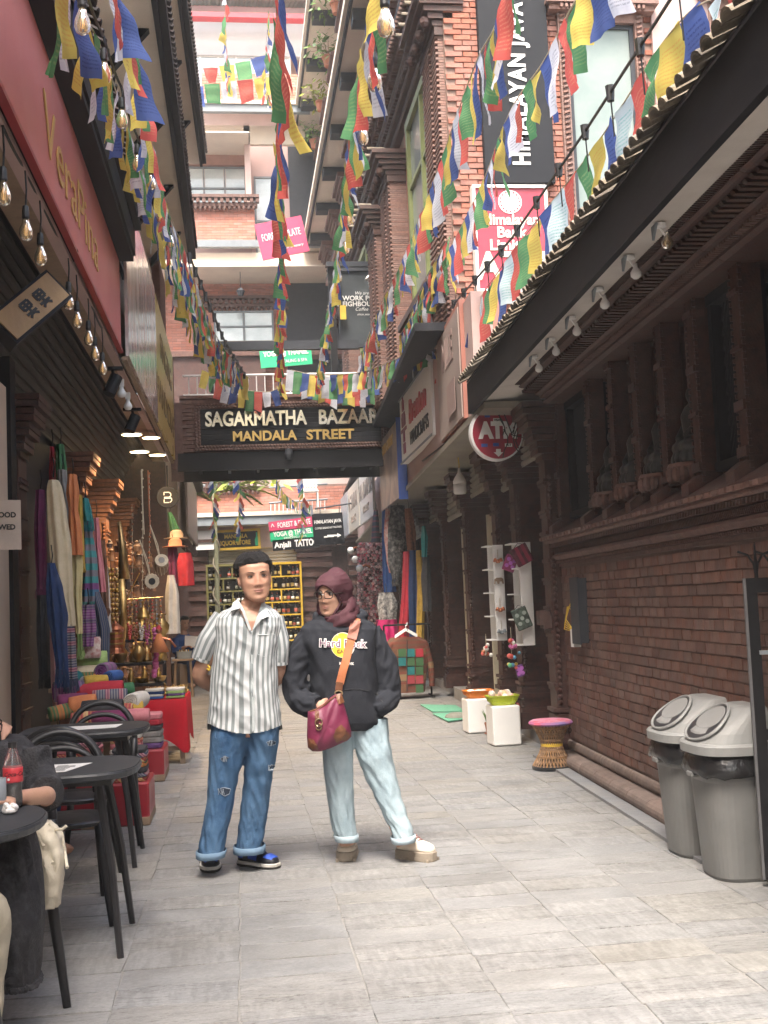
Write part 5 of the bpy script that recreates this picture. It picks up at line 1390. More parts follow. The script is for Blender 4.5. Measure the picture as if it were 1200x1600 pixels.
# corrugated roof above
q=MB();z0=fz(22);z1=fz(-40)
rg=[]
for j in range(120):x=FXL+j*.06;d=.03*(j%2);rg.append(((x,FY-.9,z0+d),(x,FY+2.2,z1+d)))
q.add([p for a in rg for p in a],[(2*i,2*i+2,2*i+3,2*i+1)for i in range(119)]);q.build('sheet_roof',mat('grey_roof',(.42,.46,.45),scale=3,rough=.7),fb)
# ground floor: liquor shop
ridged(fb,(fx(470),FY-.06,fz(886)),(fx(318)-fx(470),0,0),(0,0,1),fz(856)-fz(886),6,M['shutter_pale'])
for(xa,xb)in((465,520),(296,326),(545,580)):
 q=MB();xa,xb=fx(xa,950),fx(xb,950);z=0.15
 while z<3.0:
  q.obox((xa+.02*(rnd.random()),FY-.25-.06*(int(z*8)%2),z),(xb-xa,0,0),(0,.4,0),(0,0,.12));z+=.135
 q.build('pier',M['carved'],fb)
 q=MB()
 for k in range(4):q.obox((xa-.1*k-.05,FY-.3-.08*k,2.9+.1*k),(xb-xa+.2*k+.1,0,0),(0,.3,0),(0,0,.09))
 q.build('capital',M['carved'],fb)
q=MB();q.obox((fx(322,950),FY-.02,.15),(fx(470,950)-fx(322,950),0,0),(0,.01,0),(0,0,2.6));q.build('opening_shade_sheet',M['black'],fb)  # black sheet stands in for the shade inside the shop
q=MB();q.obox((FXL,FY-.9,.0),(FXR-FXL,0,0),(0,.9,0),(0,0,.14));q.build('doorstep',M['slate_step'],fb)
YEL=mat('yellow_paint',(.50,.31,.02),scale=3,rough=.4,bump=0)
YDULL=mat('shaded_yellow_paint',(.13,.115,.03),scale=3,rough=.5,bump=0)  # yellow case behind glass: its dimness is put into the colour
def bottle_shelf(px0,px1,lab,YEL):
 x0,x1=fx(px0,950),fx(px1,950);z0=.45;z1=fz(884);Y=FY-.45
 t=thing('bottle_shelf',lab,'shelf',((x0+x1)/2,Y,z0),'yellow bottle shelves')
 q=MB();q.obox((x0,Y+.36,z0),(x1-x0,0,0),(0,.02,0),(0,0,z1-z0));q.build('back',M['black'],t)
 for x in(x0,x1-.05):q=MB();q.obox((x,Y,z0),(.05,0,0),(0,.36,0),(0,0,z1-z0));q.build('upright',YEL,t)
 q=MB();q.obox((x0,Y-.01,z1),(x1-x0,0,0),(0,.38,0),(0,0,.06));q.build('top_rail',YEL,t)
 n=6;zs_=[lerp(z0,z1,k/n)for k in range(n)]
 for k,z in enumerate(zs_):
  q=MB();q.obox((x0+.052,Y+.01,z),(x1-x0-.104,0,0),(0,.34,0),(0,0,.035));q.build('shelf',YEL,t)
  xm_=lerp(x0,x1,.35+.2*(k%2));q=MB();q.obox((xm_,Y+.012,z+.036),(.035,0,0),(0,.33,0),(0,0,(z1-z0)/n-.04));q.build('divider',YEL,t)
 return x0,x1,Y,zs_
BT=[]
for k,(g_,l_)in enumerate((((.02,.03,.02),(.7,.68,.6)),((.05,.03,.015),(.75,.7,.62)),((.12,.13,.13),(.6,.15,.1)),((.015,.015,.02),(.65,.5,.2)))):
 q=MB();q.lathe([(.0,0),(.042,.002),(.045,.02),(.045,.17),(.03,.21),(.015,.235),(.015,.28),(.0,.282)],10);q.m=1;q.lathe([(.0462,.05),(.0462,.14)],10);q.m=2;q.lathe([(.017,.26),(.017,.296),(0,.297)],8)
 BT.append(q.mesh('bottle',[mat('bottle_glass_%d'%k,g_,scale=3,rough=.12,bump=0),mat('bottle_label_%d'%k,l_,scale=3,rough=.6),mat('bottle_cap_%d'%k,l_,scale=3,rough=.4)],True))
for px0,px1,lab in((398,472,'right hand yellow shelf case full of bottles beside the man\'s head'),(324,396,'left hand dim olive shelf case of bottles behind the man\'s shoulder')):
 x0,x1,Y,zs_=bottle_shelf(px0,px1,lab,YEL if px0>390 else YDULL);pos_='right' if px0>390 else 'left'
 for k,z in enumerate(zs_):
  x=x0+.1;j=0
  while x<x1-.08:
   if rnd.random()<.86:
    o=link('bottle',BT[rnd.randrange(4)]);o.location=(x,Y+.12+rnd.uniform(0,.1),z+.036);o.scale=(rnd.uniform(.85,1.1),)*2+(rnd.uniform(.8,1.12),)
    tag(o,'dark glass liquor bottle on the %s shelf of the %s hand case'%(('lowest','second','third','fourth','fifth','top')[k],pos_),'bottle','bottles on the yellow shelves')
   x+=rnd.uniform(.10,.14)
   # hanging and wall signs at the far end
def flat_sign(name,lab,x0,x1,y0,y1,Y,m_,texts,tilt=0.,th=.05,border=None,cat='sign',yaw=0.):
 a=P(x0,(y0+y1)/2,Y);b_=P(x1,(y0+y1)/2,Y);w=b_.x-a.x;h=P(x0,y0,Y).z-P(x0,y1,Y).z
 c=(a+b_)/2;t=thing(name,lab,cat,tuple(c))
 u=V((math.cos(tilt),0,math.sin(tilt)));u=Matrix.Rotation(yaw,3,'Z')@u;v=V((0,0,1));v=(v-u*v.dot(u)).normalized();n_=u.cross(v)
 q=MB();q.obox(c-u*w/2-v*h/2-n_*th,u*w,v*h,n_*th);q.build('panel',m_,t)
 if border:
  q=MB();e=.07
  for p0,du,dv in((-w/2,w,0),(-w/2,w,1)):
   q.obox(c-u*w/2+v*(-h/2 if dv==0 else h/2-e)+n_*.001,u*w,v*e,n_*.02)
  for s_ in(-w/2,w/2-e):q.obox(c+u*s_+v*(-h/2+e)+n_*.001,u*e,v*(h-2*e),n_*.019)
  q.build('border',border,t)
 for tx,s_,du,dv,mm,kw in texts:
  q=MB();add_text(q,tx,s_,c+u*du*w+v*dv*h,u,v,.012,**{k_:(v_*w if k_=='fit' else v_)for k_,v_ in kw.items()});q.build('lettering',mm,t)
 return t,c,u,v,n_,w,h
t,c,u,v,n_,w,h=flat_sign('shop_sign','black liquor store sign with yellow border, yellow letters and a painted bottle',335,407,827,859,FY-.3,M['signblack'],[('MANDALA',.15,-.03,.16,M['signyellow'],{'bold':.004,'fit':.5}),('LIQUOR STORE',.17,-.07,-.16,M['signyellow'],{'bold':.005,'fit':.70})],.02,border=M['signyellow'])
q=MB();q.lathe([(.0,0),(.10,0),(.09,.03),(0,.035)],20,c+v*h*.5,Matrix.Rotation(PI/2,3,'X'));q.build('medallion',M['goldpaint'],t)
q=MB();cb=c+u*w*.42+n_*.004;q.prism([cb+u*a_+v*b2 for a_,b2 in((-.05,-.19),(.05,-.19),(.055,-.02),(.018,.06),(.018,.17),(-.018,.17),(-.018,.06),(-.055,-.02))],n_*.01);q.build('bottle_mark',M['signgreen'],t)
SGN=lambda tx,s_,du=0,dv=0,m_=None,**k:(tx,s_,du,dv,m_ or M['signwhite'],k)
flat_sign('shop_sign','small red restaurant sign topmost of the three hung under the bridge',420,492,811,828,26.5,M['signpink'],[SGN('FOREST & PLATE',.17,.05,.05,fit=.72,bold=.003),SGN('^',.2,-.42,.0)],.10)
flat_sign('shop_sign','green yoga sign in the middle of the three hung under the bridge',422,493,826,843,26.5,M['signgreen'],[SGN('YOGA @ THAMEL',.16,.0,.12,fit=.86,bold=.004),SGN('HEALING & SPA',.07,.05,-.30,fit=.5)],.08)
flat_sign('shop_sign','black tattoo sign lowest of the three hung under the bridge',426,499,841,858,26.5,M['signblack'],[SGN('TATTOO',.21,.22,.0,bold=.008,fit=.5),SGN('Anjali',.18,-.29,-.02,bold=.006,fit=.36)],.05)
flat_sign('shop_sign','charcoal coffee sign with white arrow pointing right on a bracket',489,537,802,851,25.2,M['signblack'],[SGN('HIMALAYAN JAVA',.11,0,.24,bold=.002,fit=.88),SGN('COFFEE BREAKFAST PASTRIES',.06,0,.04,fit=.86),SGN('__',.2,.0,-.13,bold=.01)],.045)
q=MB();p=P(527,836.5,25.14);q.prism([p+V(a_)for a_ in((-.22,0,-.018),(0,0,-.018),(0,0,-.05),(.09,0,0),(0,0,.05),(0,0,.018),(-.22,0,.018))],(0,-.01,0));tag(q.build('arrow',M['signwhite']),'white arrow fixed to the charcoal coffee sign','arrow')
q=MB();q.tube([P(492,795,25.3),P(552,786,25.3)],.02,6);q.tube([P(500,795,25.3),P(500,806,25.3)],.01,5);q.tube([P(530,791,25.3),P(530,803,25.3)],.01,5);tag(q.build('bracket',M['steel']),'black steel bracket carrying the charcoal coffee sign','bracket')
flat_sign('shop_sign','large magenta restaurant sign tilted on the upper far corner',403,478,343,400,29.4,M['signpink'],[SGN('FOREST & PLATE',.27,0,.08,fit=.82),SGN('bar & eatery',.10,.2,-.28,shear=.3),SGN('^',.3,0,.42)],.20)
flat_sign('shop_sign','large green yoga sign behind the pergola',406,487,538,572,29.5,M['signgreen'],[SGN('YOGA @ THAMEL',.18,0,.10,fit=.88,bold=.006),SGN('HEALING & SPA',.12,.15,-.28,fit=.5)],.07)
t,c,u,v,n_,w,h=flat_sign('wall_panel','blank pale pink panel beside the liquor store sign',306,334,829,859,FY-.5,M['signwhite'],[],.0)
c=P(444,855,FY-.3)
t=thing('porch_lamp','small dark lantern hanging from the far cream soffit','lamp',tuple(P(376,456,30.9)));c=P(376,456,30.9)
q=MB();q.lathe([(.0,.12),(.05,.1),(.12,.02),(.10,-.02),(.07,-.1),(0,-.12)],12,c);q.build('lantern',M['steel'],t);q=MB();q.tube([c+V((0,0,.1)),c+V((0,0,.55))],.01,5);q.build('rod',M['steel'],t)
# white plastic chair and balcony table on the far first floor
c=P(484,770,30.6);t=thing('plastic_chair','white plastic chair with lattice back on the far balcony','chair',tuple(c))
q=MB()
for k in range(6):q.obox(c+V((-.22+.075*k,0,.05)),(.03,0,0),(0,.02,0),(0,0,.42));
for k in range(5):q.obox(c+V((-.22,-.003,.08+.085*k)),(.43,0,0),(0,.02,0),(0,0,.03))
q.build('backrest',M['white'],t);q=MB();q.obox(c+V((-.22,-.4,0)),(.43,0,0),(0,.4,0),(0,0,.03));q.build('seat',M['white'],t)
for dx in(-.2,.17):
 for dy in(-.38,-.03):q=MB();q.obox(c+V((dx,dy,-.42)),(.03,0,0),(0,.03,0),(0,0,.42));q.build('leg',M['white'],t)
t=thing('balcony_rail','white balcony railing on the far first floor below the bridge line','railing',(1.8,30.9,4.6))
q=MB()
for y in(762,786):q.tube([P(420,y,31.),P(512,y-6,31.)],.03,6)
q.build('rail',M['greysteel'],t)
for k in range(14):q=MB();q.tube([P(423+6.5*k,786-.4*k,31.),P(423+6.5*k,803-.4*k,31.)],.014,5);q.build('baluster',M['white'],t)
# leafy vines and palm under the bridge on the left
def frond(t,base,d,L,n=14,m_='leaf',w=.05):
 q=MB();d=V(d).normalized();side=d.cross(V((0,0,1))).normalized()
 pts=[base+d*(L*k/n)+V((0,0,-.5*L*(k/n)**2))for k in range(n+1)]
 q.tube(pts,[.012*(1-k/(n+1))for k in range(n+1)],4)
 for k in range(2,n+1):
  for sg in(-1,1):
   l=L*.42*math.sin(PI*k/(n+2))+.05;a=pts[k];dd=(side*sg+d*.6+V((0,0,-.35))).normalized();ww=d*w*.4
   q.add([a-ww,a+dd*l*.5-ww+V((0,0,.02)),a+dd*l,a+dd*l*.5+ww],[(0,1,2,3)])
 q.build('frond',M[m_],t)
base=P(338,905,27.5)
t=thing('palm_plant','slender palm with pale wrapped stem at the left under the bridge','plant',(base.x,27.5,0))
q=MB();q.tube([V((base.x,27.5,0.)),P(340,950,27.5),P(338,860,27.5),P(334,780,27.5),P(336,740,27.5)],[.07,.06,.05,.04,.03],8);q.build('trunk',mat('pale_stem',(.40,.40,.26),(.28,.28,.17),scale=10,rough=.8),t)
q=MB();q.tube([P(338+5*math.cos(a*1.1),1000-a*8.5,27.5-.07*math.sin(a*1.1))for a in[k*.5 for k in range(38)]],.02,5);q.build('wrap',M['rope'],t)
for k,(dx,dz,L,m_)in enumerate(((1,.5,1.3,'leaf'),(.8,.1,1.0,'leaf'),(1,.9,1.5,'leaf_yellow'),(-.6,.8,.9,'leaf'),(.5,-.1,.8,'leaf'),(.9,.3,1.6,'leaf_yellow'),(.2,1,.9,'leaf'))):
 frond(t,P(336+2*(k%3),752+12*(k%4),27.5),(dx,-.2+.15*(k%3),dz),L,m_=m_,w=.09)
leafclump('hanging_vine',P(392,752,27),.8,150,M['leaf_yellow'],'yellow green broad leaves hanging under the bridge above the liquor sign','plant',False,.3,size=.24)
# --- left building
lb=thing('shop_house','left hand shop house with pink fascia line, tiled eaves and cream upper walls','building',(-3,10,0))
def WL(s,n,z):return V((-1.78+n,s,z))
Z=V((0,0,1))
q=MB();q.obox((-5,1,0),(3.0,0,0),(0,31,0),(0,0,4.7));q.build('wall',M['carved'],lb)
q=MB();q.obox((-1.995,1.5,.0),(.23,0,0),(0,7.72,0),(0,0,3.2));q.build('beige_panel',M['beige'],lb)
q=MB();q.obox((-1.995,9.225,.0),(.26,0,0),(0,.22,0),(0,0,3.45));q.build('black_post',M['blackmetal'],lb)
# ceiling under the sign boards, shutter housings
q=MB();q.extrude_line([(.44,3.84),(.62,3.84),(.62,3.885),(.44,3.885)],WL,1.5,19.);q.build('soffit',M['doorwood'],lb)
q=MB();q.extrude_line([(-.2,4.28),(.46,4.20),(.46,4.24),(-.2,4.32)],WL,1.5,19.);q.extrude_line([(.42,3.86),(.44,3.86),(.44,4.24),(.42,4.24)],WL,1.5,19.);q.build('ceiling',M['blackwood'],lb)
q=MB();q.extrude_line([(.625,3.83),(.70,3.83),(.70,3.862),(.625,3.862)],WL,1.5,19.);q.build('soffit_edge',M['pinkwall'],lb)
for(a,b_,zz)in((1.5,9.49,3.26),(9.5,13.79,3.1),(13.8,18.6,3.0)):
 ridged(lb,WL(a,.38,4.15),V((0,b_-a,0)),V((-.56,0,-1)),1.05,13,M['shutter_dark'],'shutter',.022)
 # pilasters, carved, the farther ones with lamp glow put into the colour
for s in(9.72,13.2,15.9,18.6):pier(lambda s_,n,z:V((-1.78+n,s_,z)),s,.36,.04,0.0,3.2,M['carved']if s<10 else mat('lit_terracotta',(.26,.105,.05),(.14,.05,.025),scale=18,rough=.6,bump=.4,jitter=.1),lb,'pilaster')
q=MB();q.obox((-2.0,19.06,0),(.86,0,0),(0,.12,0),(0,0,4.7));q.build('cross_wall',M['carved'],lb)
q=MB();q.obox((-2.0,9.95,0),(.02,0,0),(0,9,0),(0,0,3.6));q.build('shop_shade_sheet',M['blackwood'],lb)  # dark sheet imitates the shaded depth of the shop
# fascia above: pink sign board etc. is separate; eave 1
q=MB();q.extrude_line([(-.2,4.73),(.88,4.73),(.88,4.78),(-.2,4.78)],WL,1.5,10.95);q.build('eave_soffit',M['blackwood'],lb)
q=MB();q.extrude_line([(.80,4.785),(.90,4.785),(.90,5.02),(.80,5.02)],WL,1.5,10.95);q.extrude_line([(.74,5.03),(.96,5.03),(.96,5.10),(.74,5.10)],WL,1.5,10.95);q.build('eave_fascia',M['blackwood'],lb)
ht2=[q.mesh('roof_tile',M['tile_dark'])for q in ht]
def tile_row(s0,s1,n_,z,rows,parent,Wf,sl=.45,step=.13,cap=140):
 q=MB();s=s0;c_=0
 u_=V((-1,0,sl)).normalized();nn_=V((sl,0,1)).normalized();B_=Matrix((V((0,1,0)),u_,nn_)).transposed()
 if B_.determinant()<0:B_=Matrix((V((0,-1,0)),u_,nn_)).transposed()
 while s<s1:
  for r in range(rows):
   p=Wf(s,n_+.06-.2*r*.9,z+sl*(.2*r*.9-.06));Mx=B_@Matrix.Rotation(rnd.uniform(-.08,.08),3,'Z')@Matrix.Rotation(.05,3,'X')
   k=rnd.randrange(2)
   if c_<cap:
    o=link('roof_tile',ht2[k],parent);o.location=p-ORG[parent.name];o.rotation_euler=Mx.to_euler();c_+=1
   else:q.add([Mx@V(v)+p for v in ht[k].v],ht[k].f)
  s+=step
 if q.v:q.build('roof_tiling',M['tile_dark'],parent,kind='stuff')
tile_row(3.5,10.95,.96,5.12,2,lb,WL,cap=150)
q=MB();q.extrude_line([(.93,5.10),(.93,5.112),(-.3,5.65),(-.3,5.635)],WL,1.5,10.95);q.build('roof_deck',M['blackwood'],lb)
ul=thing('upper_house','cream upper storeys over the left shops with two black tiled eaves','building',(-3,14,5))
q=MB();q.obox((-5,1,4.9),(3.75,0,0),(0,17.6,0),(0,0,2.0));q.build('wall',mat('cream_wall',(.66,.61,.55),(.60,.55,.5),scale=2,rough=.85,bump=.04),ul)
q=MB();q.obox((-5,4,6.9),(3.6,0,0),(0,17.5,0),(0,0,6));q.build('upper_wall',M['soffit'],ul)
for k in range(6):
 s=6.2+2.1*k
 q=MB()
 for a,b_ in((0,.06),(1.0,1.06)):q.obox((-1.25,s+a,5.3),(.04,0,0),(0,b_-a,0),(0,0,1.2))
 q.obox((-1.25,s,5.3),(.045,0,0),(0,1.06,0),(0,0,.06));q.obox((-1.25,s,6.44),(.045,0,0),(0,1.06,0),(0,0,.06));f=q.build('window',M['blackwood'],ul)
 q=MB();q.obox((-1.25,s+.06,5.36),(.015,0,0),(0,.94,0),(0,0,1.08));q.build('pane',M['glass'],f)
def eave(pa,pb,depth,nm):
 d=(pb-pa);L=d.length;D=V((d.x,d.y,0)).normalized();N_=V((D.y,-D.x,0))
 def We(s,n,z):return pa+d*(s/L)+N_*n+V((0,0,z))
 q=MB();q.extrude_line([(-depth,.0),(-.02,.0),(-.02,.04),(-depth,.04)],We,0,L);q.build('soffit',M['soffit'],ul)
 q=MB();q.extrude_line([(-.018,-.06),(.03,-.06),(.03,.16),(-.018,.16)],We,0,L);q.extrude_line([(.031,.0),(.10,.0),(.10,.10),(.031,.10)],We,0,L);q.build('fascia',M['blackwood'],ul)
 q=MB();q.extrude_line([(.06,.17),(.06,.185),(-depth,.185+depth*.45),(-depth,.17+depth*.45)],We,0,L);q.build('roof_deck',M['blackwood'],ul)
 tile_row(0,L,.06,.22,2,ul,We,cap=75)
 s=1.
 while s<L-.3:
  q=MB();q.prism([We(s,-.08,-.005),We(s,-.55,-.55),We(s,-.55,-.42),We(s,-.2,-.005)],D*.10);q.build('strut',M['blackmetal'],ul);s+=2.4
E2a=P(236,0,9.5);E2a.z=6.75;E2b=P(297,405,19.5)
eave(E2a,E2b,.75,'a')
E3a=P(270,0,13.5);E3b=P(314,256,21.5);E3a.z=E3b.z-.35
eave(E3a,E3b,.85,'b')
# gable slab of the left upper house facing the street beyond
q=MB();q.obox((-1.45,19.05,4.86),(.3,0,0),(0,1.5,0),(0,0,2.4));q.build('side_wall',M['carved_grey'],ul)
# --- pink fascia sign
t=thing('fascia_sign','long dusty pink fascia sign with tall gold serif name on the left','sign',(-1.05,6,4.05))
PB=V((-1.06,1.6,3.87));
q=MB();q.obox(PB,(0,9.3,0),(.03,0,0),(0,0,.85));q.build('panel',M['pinksign'],t)
q=MB();q.obox(PB+V((.0,0,-.03)),(0,9.32,0),(.045,0,0),(0,0,.028));q.build('trim',M['darkred'],t)
q=MB()
add_text(q,'VeraPina',.50,(-1.028,7.85,4.23),(0,1,0),(0,0,1),.006,fit=2.55,bold=-.002);q.build('lettering',mat('ochre_letter',(.60,.36,.12),(.52,.3,.1),scale=8,rough=.4,bump=0),t)
# --- picture sign and yellow sign
t=thing('fascia_sign','glossy brown picture sign board in the middle of the left fascia','sign',(-1.02,12,4.05))
q=MB();q.obox((-1.0,11.0,3.83),(0,4.0,0),(.03,0,.0),(0,0,1.75));pm_=mat('sky_streak_picture',(.74,.66,.62),(.22,.17,.17),scale=4,rough=.15,bump=.25,bscale=3,stretch=(1,1.2,.18),dirt=(.55,.18,.14),dscale=1.6,damt=.5);q.build('panel',pm_,t)  # pale streaks paint the sky's reflection into the board's colour
t=thing('fascia_sign','mustard yellow sign board with dark strokes at the far end of the left fascia','sign',(-1.02,16.5,4.05))
q=MB();q.obox((-1.0,15.02,3.85),(0,3.9,0),(.03,0,0),(0,0,1.7));q.build('panel',mat('mustard',(.62,.45,.14),(.56,.40,.12),scale=3,rough=.3,bump=.03),t)
q=MB();add_text(q,'SINGING',.50,(-.968,17.0,5.0),(0,1,0),(0,0,1),.004,sx=1.35);q.build('lettering',mat('dark_ochre',(.20,.13,.04),scale=3,rough=.5),t);q=MB();add_text(q,'HANDICRAFT',.50,(-.968,17.0,4.3),(0,1,0),(0,0,1),.004,sx=1.4);q.build('lettering',MATS['dark_ochre'],t)
q=MB();q.obox((-1.04,18.93,3.7),(.08,0,0),(0,.05,0),(0,0,1.8));q.obox((-1.04,18.985,3.5),(.20,0,0),(0,.03,0),(0,0,1.3));q.build('end_board',M['carved_grey'],lb)
# frame strip under signs
q=MB();q.obox((-1.04,11.0,3.79),(0,7.9,0),(.05,0,0),(0,0,.035));q.build('frame_strip',M['doorwood'],lb)
# wooden lantern board with two characters
c=P(50,478,7.6)
t=thing('wooden_sign','carved wooden hanging board with two dark characters under the pink sign','sign',tuple(c))
u=V((.42,.35,.50)).normalized();n_=V((.30,-.95,.0));n_=(n_-u*u.dot(n_)).normalized();v=n_.cross(u)
hw,hh=.28,.12
q=MB();q.obox(c-u*hw-v*hh,u*2*hw,v*2*hh,n_*-.14);q.build('case',M['blackwood'],t)
q=MB();q.obox(c-u*(hw-.02)-v*(hh-.02)+n_*.001,u*2*(hw-.02),v*2*(hh-.02),n_*.012);q.build('face',mat('honey_wood',(.42,.26,.11),(.32,.19,.075),scale=5,rough=.5,bump=.15,stretch=(1,4,1)),t)
q=MB()
def stroke(a,b_,w=.009):
 p0=c+n_*.015+u*a[0]+v*a[1];p1=c+n_*.015+u*b_[0]+v*b_[1];d=(p1-p0);s_=d.normalized().cross(n_)*w
 q.obox(p0-s_,d,s_*2,n_*.003)
for ox in(-.075,.055):
 for a,b_ in(((0,.05),(.07,.05)),((0,.05),(0,.0)),((.07,.05),(.07,.0)),((0,.025),(.07,.025)),((0,0),(.07,0)),((.035,.05),(.035,-.05)),((-.01,-.03),(.08,-.03)),((.035,-.03),(.0,-.06)),((.035,-.03),(.075,-.06))):stroke((a[0]+ox,a[1]),(b_[0]+ox,b_[1]))
q.build('character',M['ink'],t,kind='stuff')
# notice on the beige wall
c=P(6,822,8.45)
t=thing('paper_notice','printed paper notice about food on the beige wall','notice',tuple(c))
u=V((.93,.37,0)).normalized();v=V((0,0,1));n_=u.cross(v)
o_=P(33,822,8.6)
q=MB();q.obox(o_-u*.42-v*.17,u*.42,v*.36,n_*-.004);q.build('sheet',mat('old_paper',(.56,.46,.38),scale=3,rough=.8,bump=.02),t)
q=MB();add_text(q,'OUTSIDE FOOD',.052,o_-u*.035+v*.08,u,v,.002,align='RIGHT',bold=.002);add_text(q,'NOT ALLOWED',.052,o_-u*.04-v*.008,u,v,.002,align='RIGHT',bold=.002);q.build('lettering',M['ink'],t)
# round black B sign
c=P(262,777,16.5);R_=.155
t=thing('round_sign','small round black sign with a white outlined letter B above the stalls','sign',tuple(c));Mr=Matrix.Rotation(PI/2,3,'X')
q=MB();q.lathe([(R_-.006,-.04),(R_,-.03),(R_,.0),(R_-.01,.004)],32,c,Mr);q.build('disc',M['signblack'],t)
q=MB()
def seg(a,b_):
 p0=c+V((a[0],-.008,a[1]));p1=c+V((b_[0],-.008,b_[1]));d=p1-p0;s_=d.normalized().cross(V((0,1,0)))*.0055;q.obox(p0-s_,d,s_*2,(0,-.003,0))
B1=[(-.05,.07),(.02,.07),(.045,.05),(.045,.02),(.02,.0),(-.05,0)];B2=[(-.05,-.03),(-.05,-.075),(.03,-.075),(.055,-.05),(.055,-.02),(.03,.0)]
for pl_ in(B1,B2,[(-.05,.07),(-.05,.03)],[(-.05,-.015),(.04,-.015)]):
 for a,b_ in zip(pl_,pl_[1:]):seg(a,b_)
q.build('lettering',M['signwhite'],t,kind='stuff');q=MB();q.tube([c+V((0,.02,R_)),c+V((0,.02,R_+.3))],.01,6);q.build('hanger',M['blackmetal'],t)
# pale sign beyond the bridge
t=thing('fascia_sign','faded pale sign board under a black eave beyond the bridge on the left','sign',(-.95,24,3.4))
q=MB();q.obox((-.95,21.8,2.85),(0,5.0,0),(.04,0,0),(0,0,1.25));q.build('panel',mat('faded_sign',(.50,.42,.37),(.42,.34,.3),scale=2.5,rough=.5,bump=.03,dirt=(.5,.25,.2),dscale=2),t)
lb2=thing('far_shop_house','further shop house on the left beyond the bridge','building',(-2,25,0))
q=MB();q.obox((-1.2,20.8,4.15),(.42,0,0),(0,6.8,0),(0,0,.22));q.build('eave',M['blackwood'],lb2);q=MB();q.obox((-1.6,20.8,2.7),(.55,0,0),(0,6.5,0),(0,0,1.4));q.build('fascia',M['beige'],lb2)
q=MB()
for k in range(12):q.ball((-1.05,21.5+.5*k,2.72),(.12,.12,.1),6,4)
q.build('bracket',M['carved_grey'],lb2,kind='stuff')
# --- edison bulb strings
def edison(t,p,s=1.0,white=False):
 q=MB();q.lathe([(.0,.03),(.016,.028),(.02,.0),(.021,-.035),(.017,-.045)],12,p);so=q.build('socket',M['black'],t)
 q=MB();q.lathe([(.015,-.045),(.02,-.065),(.034,-.10),(.037,-.125),(.03,-.152),(.012,-.165),(.0,-.167)],14,p);b_=q.build('bulb',M['bulbglass'],t,smooth=True)
 q=MB()
 for k in range(4):th=k*PI/2;q.tube([p+V((.006*math.cos(th),.006*math.sin(th),-.06)),p+V((.015*math.cos(th),.015*math.sin(th),-.10)),p+V((.008*math.cos(th),.008*math.sin(th),-.14))],.0013,4)
 f=q.build('filament',M['filament'],None,org=ORG[t.name]);f.parent=b_
def bulbstring(lab,pts,drop,cordpts=None,grp='bulb strings over the street'):
 t=thing('bulb_string',lab,'string lights',tuple(pts[0]),grp)
 q=MB();cps=cordpts or[p+V((0,0,drop))for p in pts]
 fine=[]
 for a,b_ in zip(cps,cps[1:]):
  for k in range(6):s_=k/6;fine.append(a.lerp(b_,s_)+V((0,0,-.10*(b_-a).length*s_*(1-s_))))
 fine.append(cps[-1]);q.tube(fine,.008,5);q.build('cord',M['cord'],t)
 for p in pts:
  q=MB();q.tube([p+V((0,0,.02)),p+V((.006,0,drop*.5)),p+V((0,0,drop))],.005,5);q.build('drop_cord',M['cord'],t);edison(t,p)
 return t
bl=[(5,270),(40,330),(63,372),(107,447),(120,477),(138,507),(148,532),(160,556)]
bulbstring('string of amber filament bulbs under the pink sign on the left',[PX(x,y,-1.09)for x,y in bl],.24)
t=thing('wall_bulb','plain white bulb nearest the pink sign end in the left ceiling','lamp',tuple(PX(187,605,-1.10)),'plain bulbs in the left ceiling')
for i,(x,y)in enumerate(((190,612),(200,632))):
 p=PX(x,y,-1.10)
 if i:t=thing('wall_bulb','plain white bulb second from the pink sign end in the left ceiling','lamp',tuple(p),'plain bulbs in the left ceiling')
 q=MB();q.lathe([(.02,.06),(.022,.03),(.045,-.01),(.045,-.03),(.03,-.055),(0,-.062)],14,p);q.build('bulb',M['bulbwhite'],t,smooth=True);q=MB();q.box(p+V((0,0,.09)),(.05,.05,.07));q.build('holder',M['white'],t)
for i,(x,y)in enumerate(((176,602),(207,662))):
 p=PX(x,y,-1.13);t=thing('spotlight',['black cylinder spotlight nearest the camera in the left ceiling','black cylinder spotlight farther along the left ceiling'][i],'lamp',tuple(p),'black ceiling spotlights')
 d=V((-.35,-.25,-.9)).normalized();q=MB();q.tube([p-d*.1,p+d*.1],[.06,.06],14);q.build('can',M['blackmetal'],t);q=MB();q.tube([p-d*.05,p+V((0,0,.16))],.015,6);q.box(p+V((0,0,.16)),(.2,.06,.03));q.build('mount',M['blackmetal'],t)
LAMPM=mat('lamp_disc',(.9,.85,.7),scale=3,emit=(1.,.72,.36),estr=6.)
for i,(x,y,Xx)in enumerate(((236,684,-1.12),(246,711,-1.12),(206,679,-1.2),(218,706,-1.2))):
 p=PX(x,y,Xx);t=thing('ceiling_lamp',['lit round lamp on the street side, nearer','lit round lamp on the street side, farther','lit warm lamp on the inner side, nearer','lit warm lamp on the inner side, farther'][i]+' of the left ceiling lamps','lamp',tuple(p),'lit lamps in the left ceiling')
 q=MB();q.lathe([(.0,.012),(.12,.012),(.13,.0),(.12,-.004)],24,p);q.build('rim',M['white'],t)
 q=MB();q.lathe([(.0,-.006),(.115,-.005),(.115,-.002),(0,-.001)],24,p);q.build('disc',LAMPM,t)
 ld=bpy.data.lights.new('lamp_light','SPOT');ld.spot_size=2.5;ld.spot_blend=.6;lo=bpy.data.objects.new('lamp_light',ld);COL.objects.link(lo);lo.parent=t;lo.location=(0,0,-.03)
 ld.energy=46;ld.color=(1.,.66,.34);ld.shadow_soft_size=.02
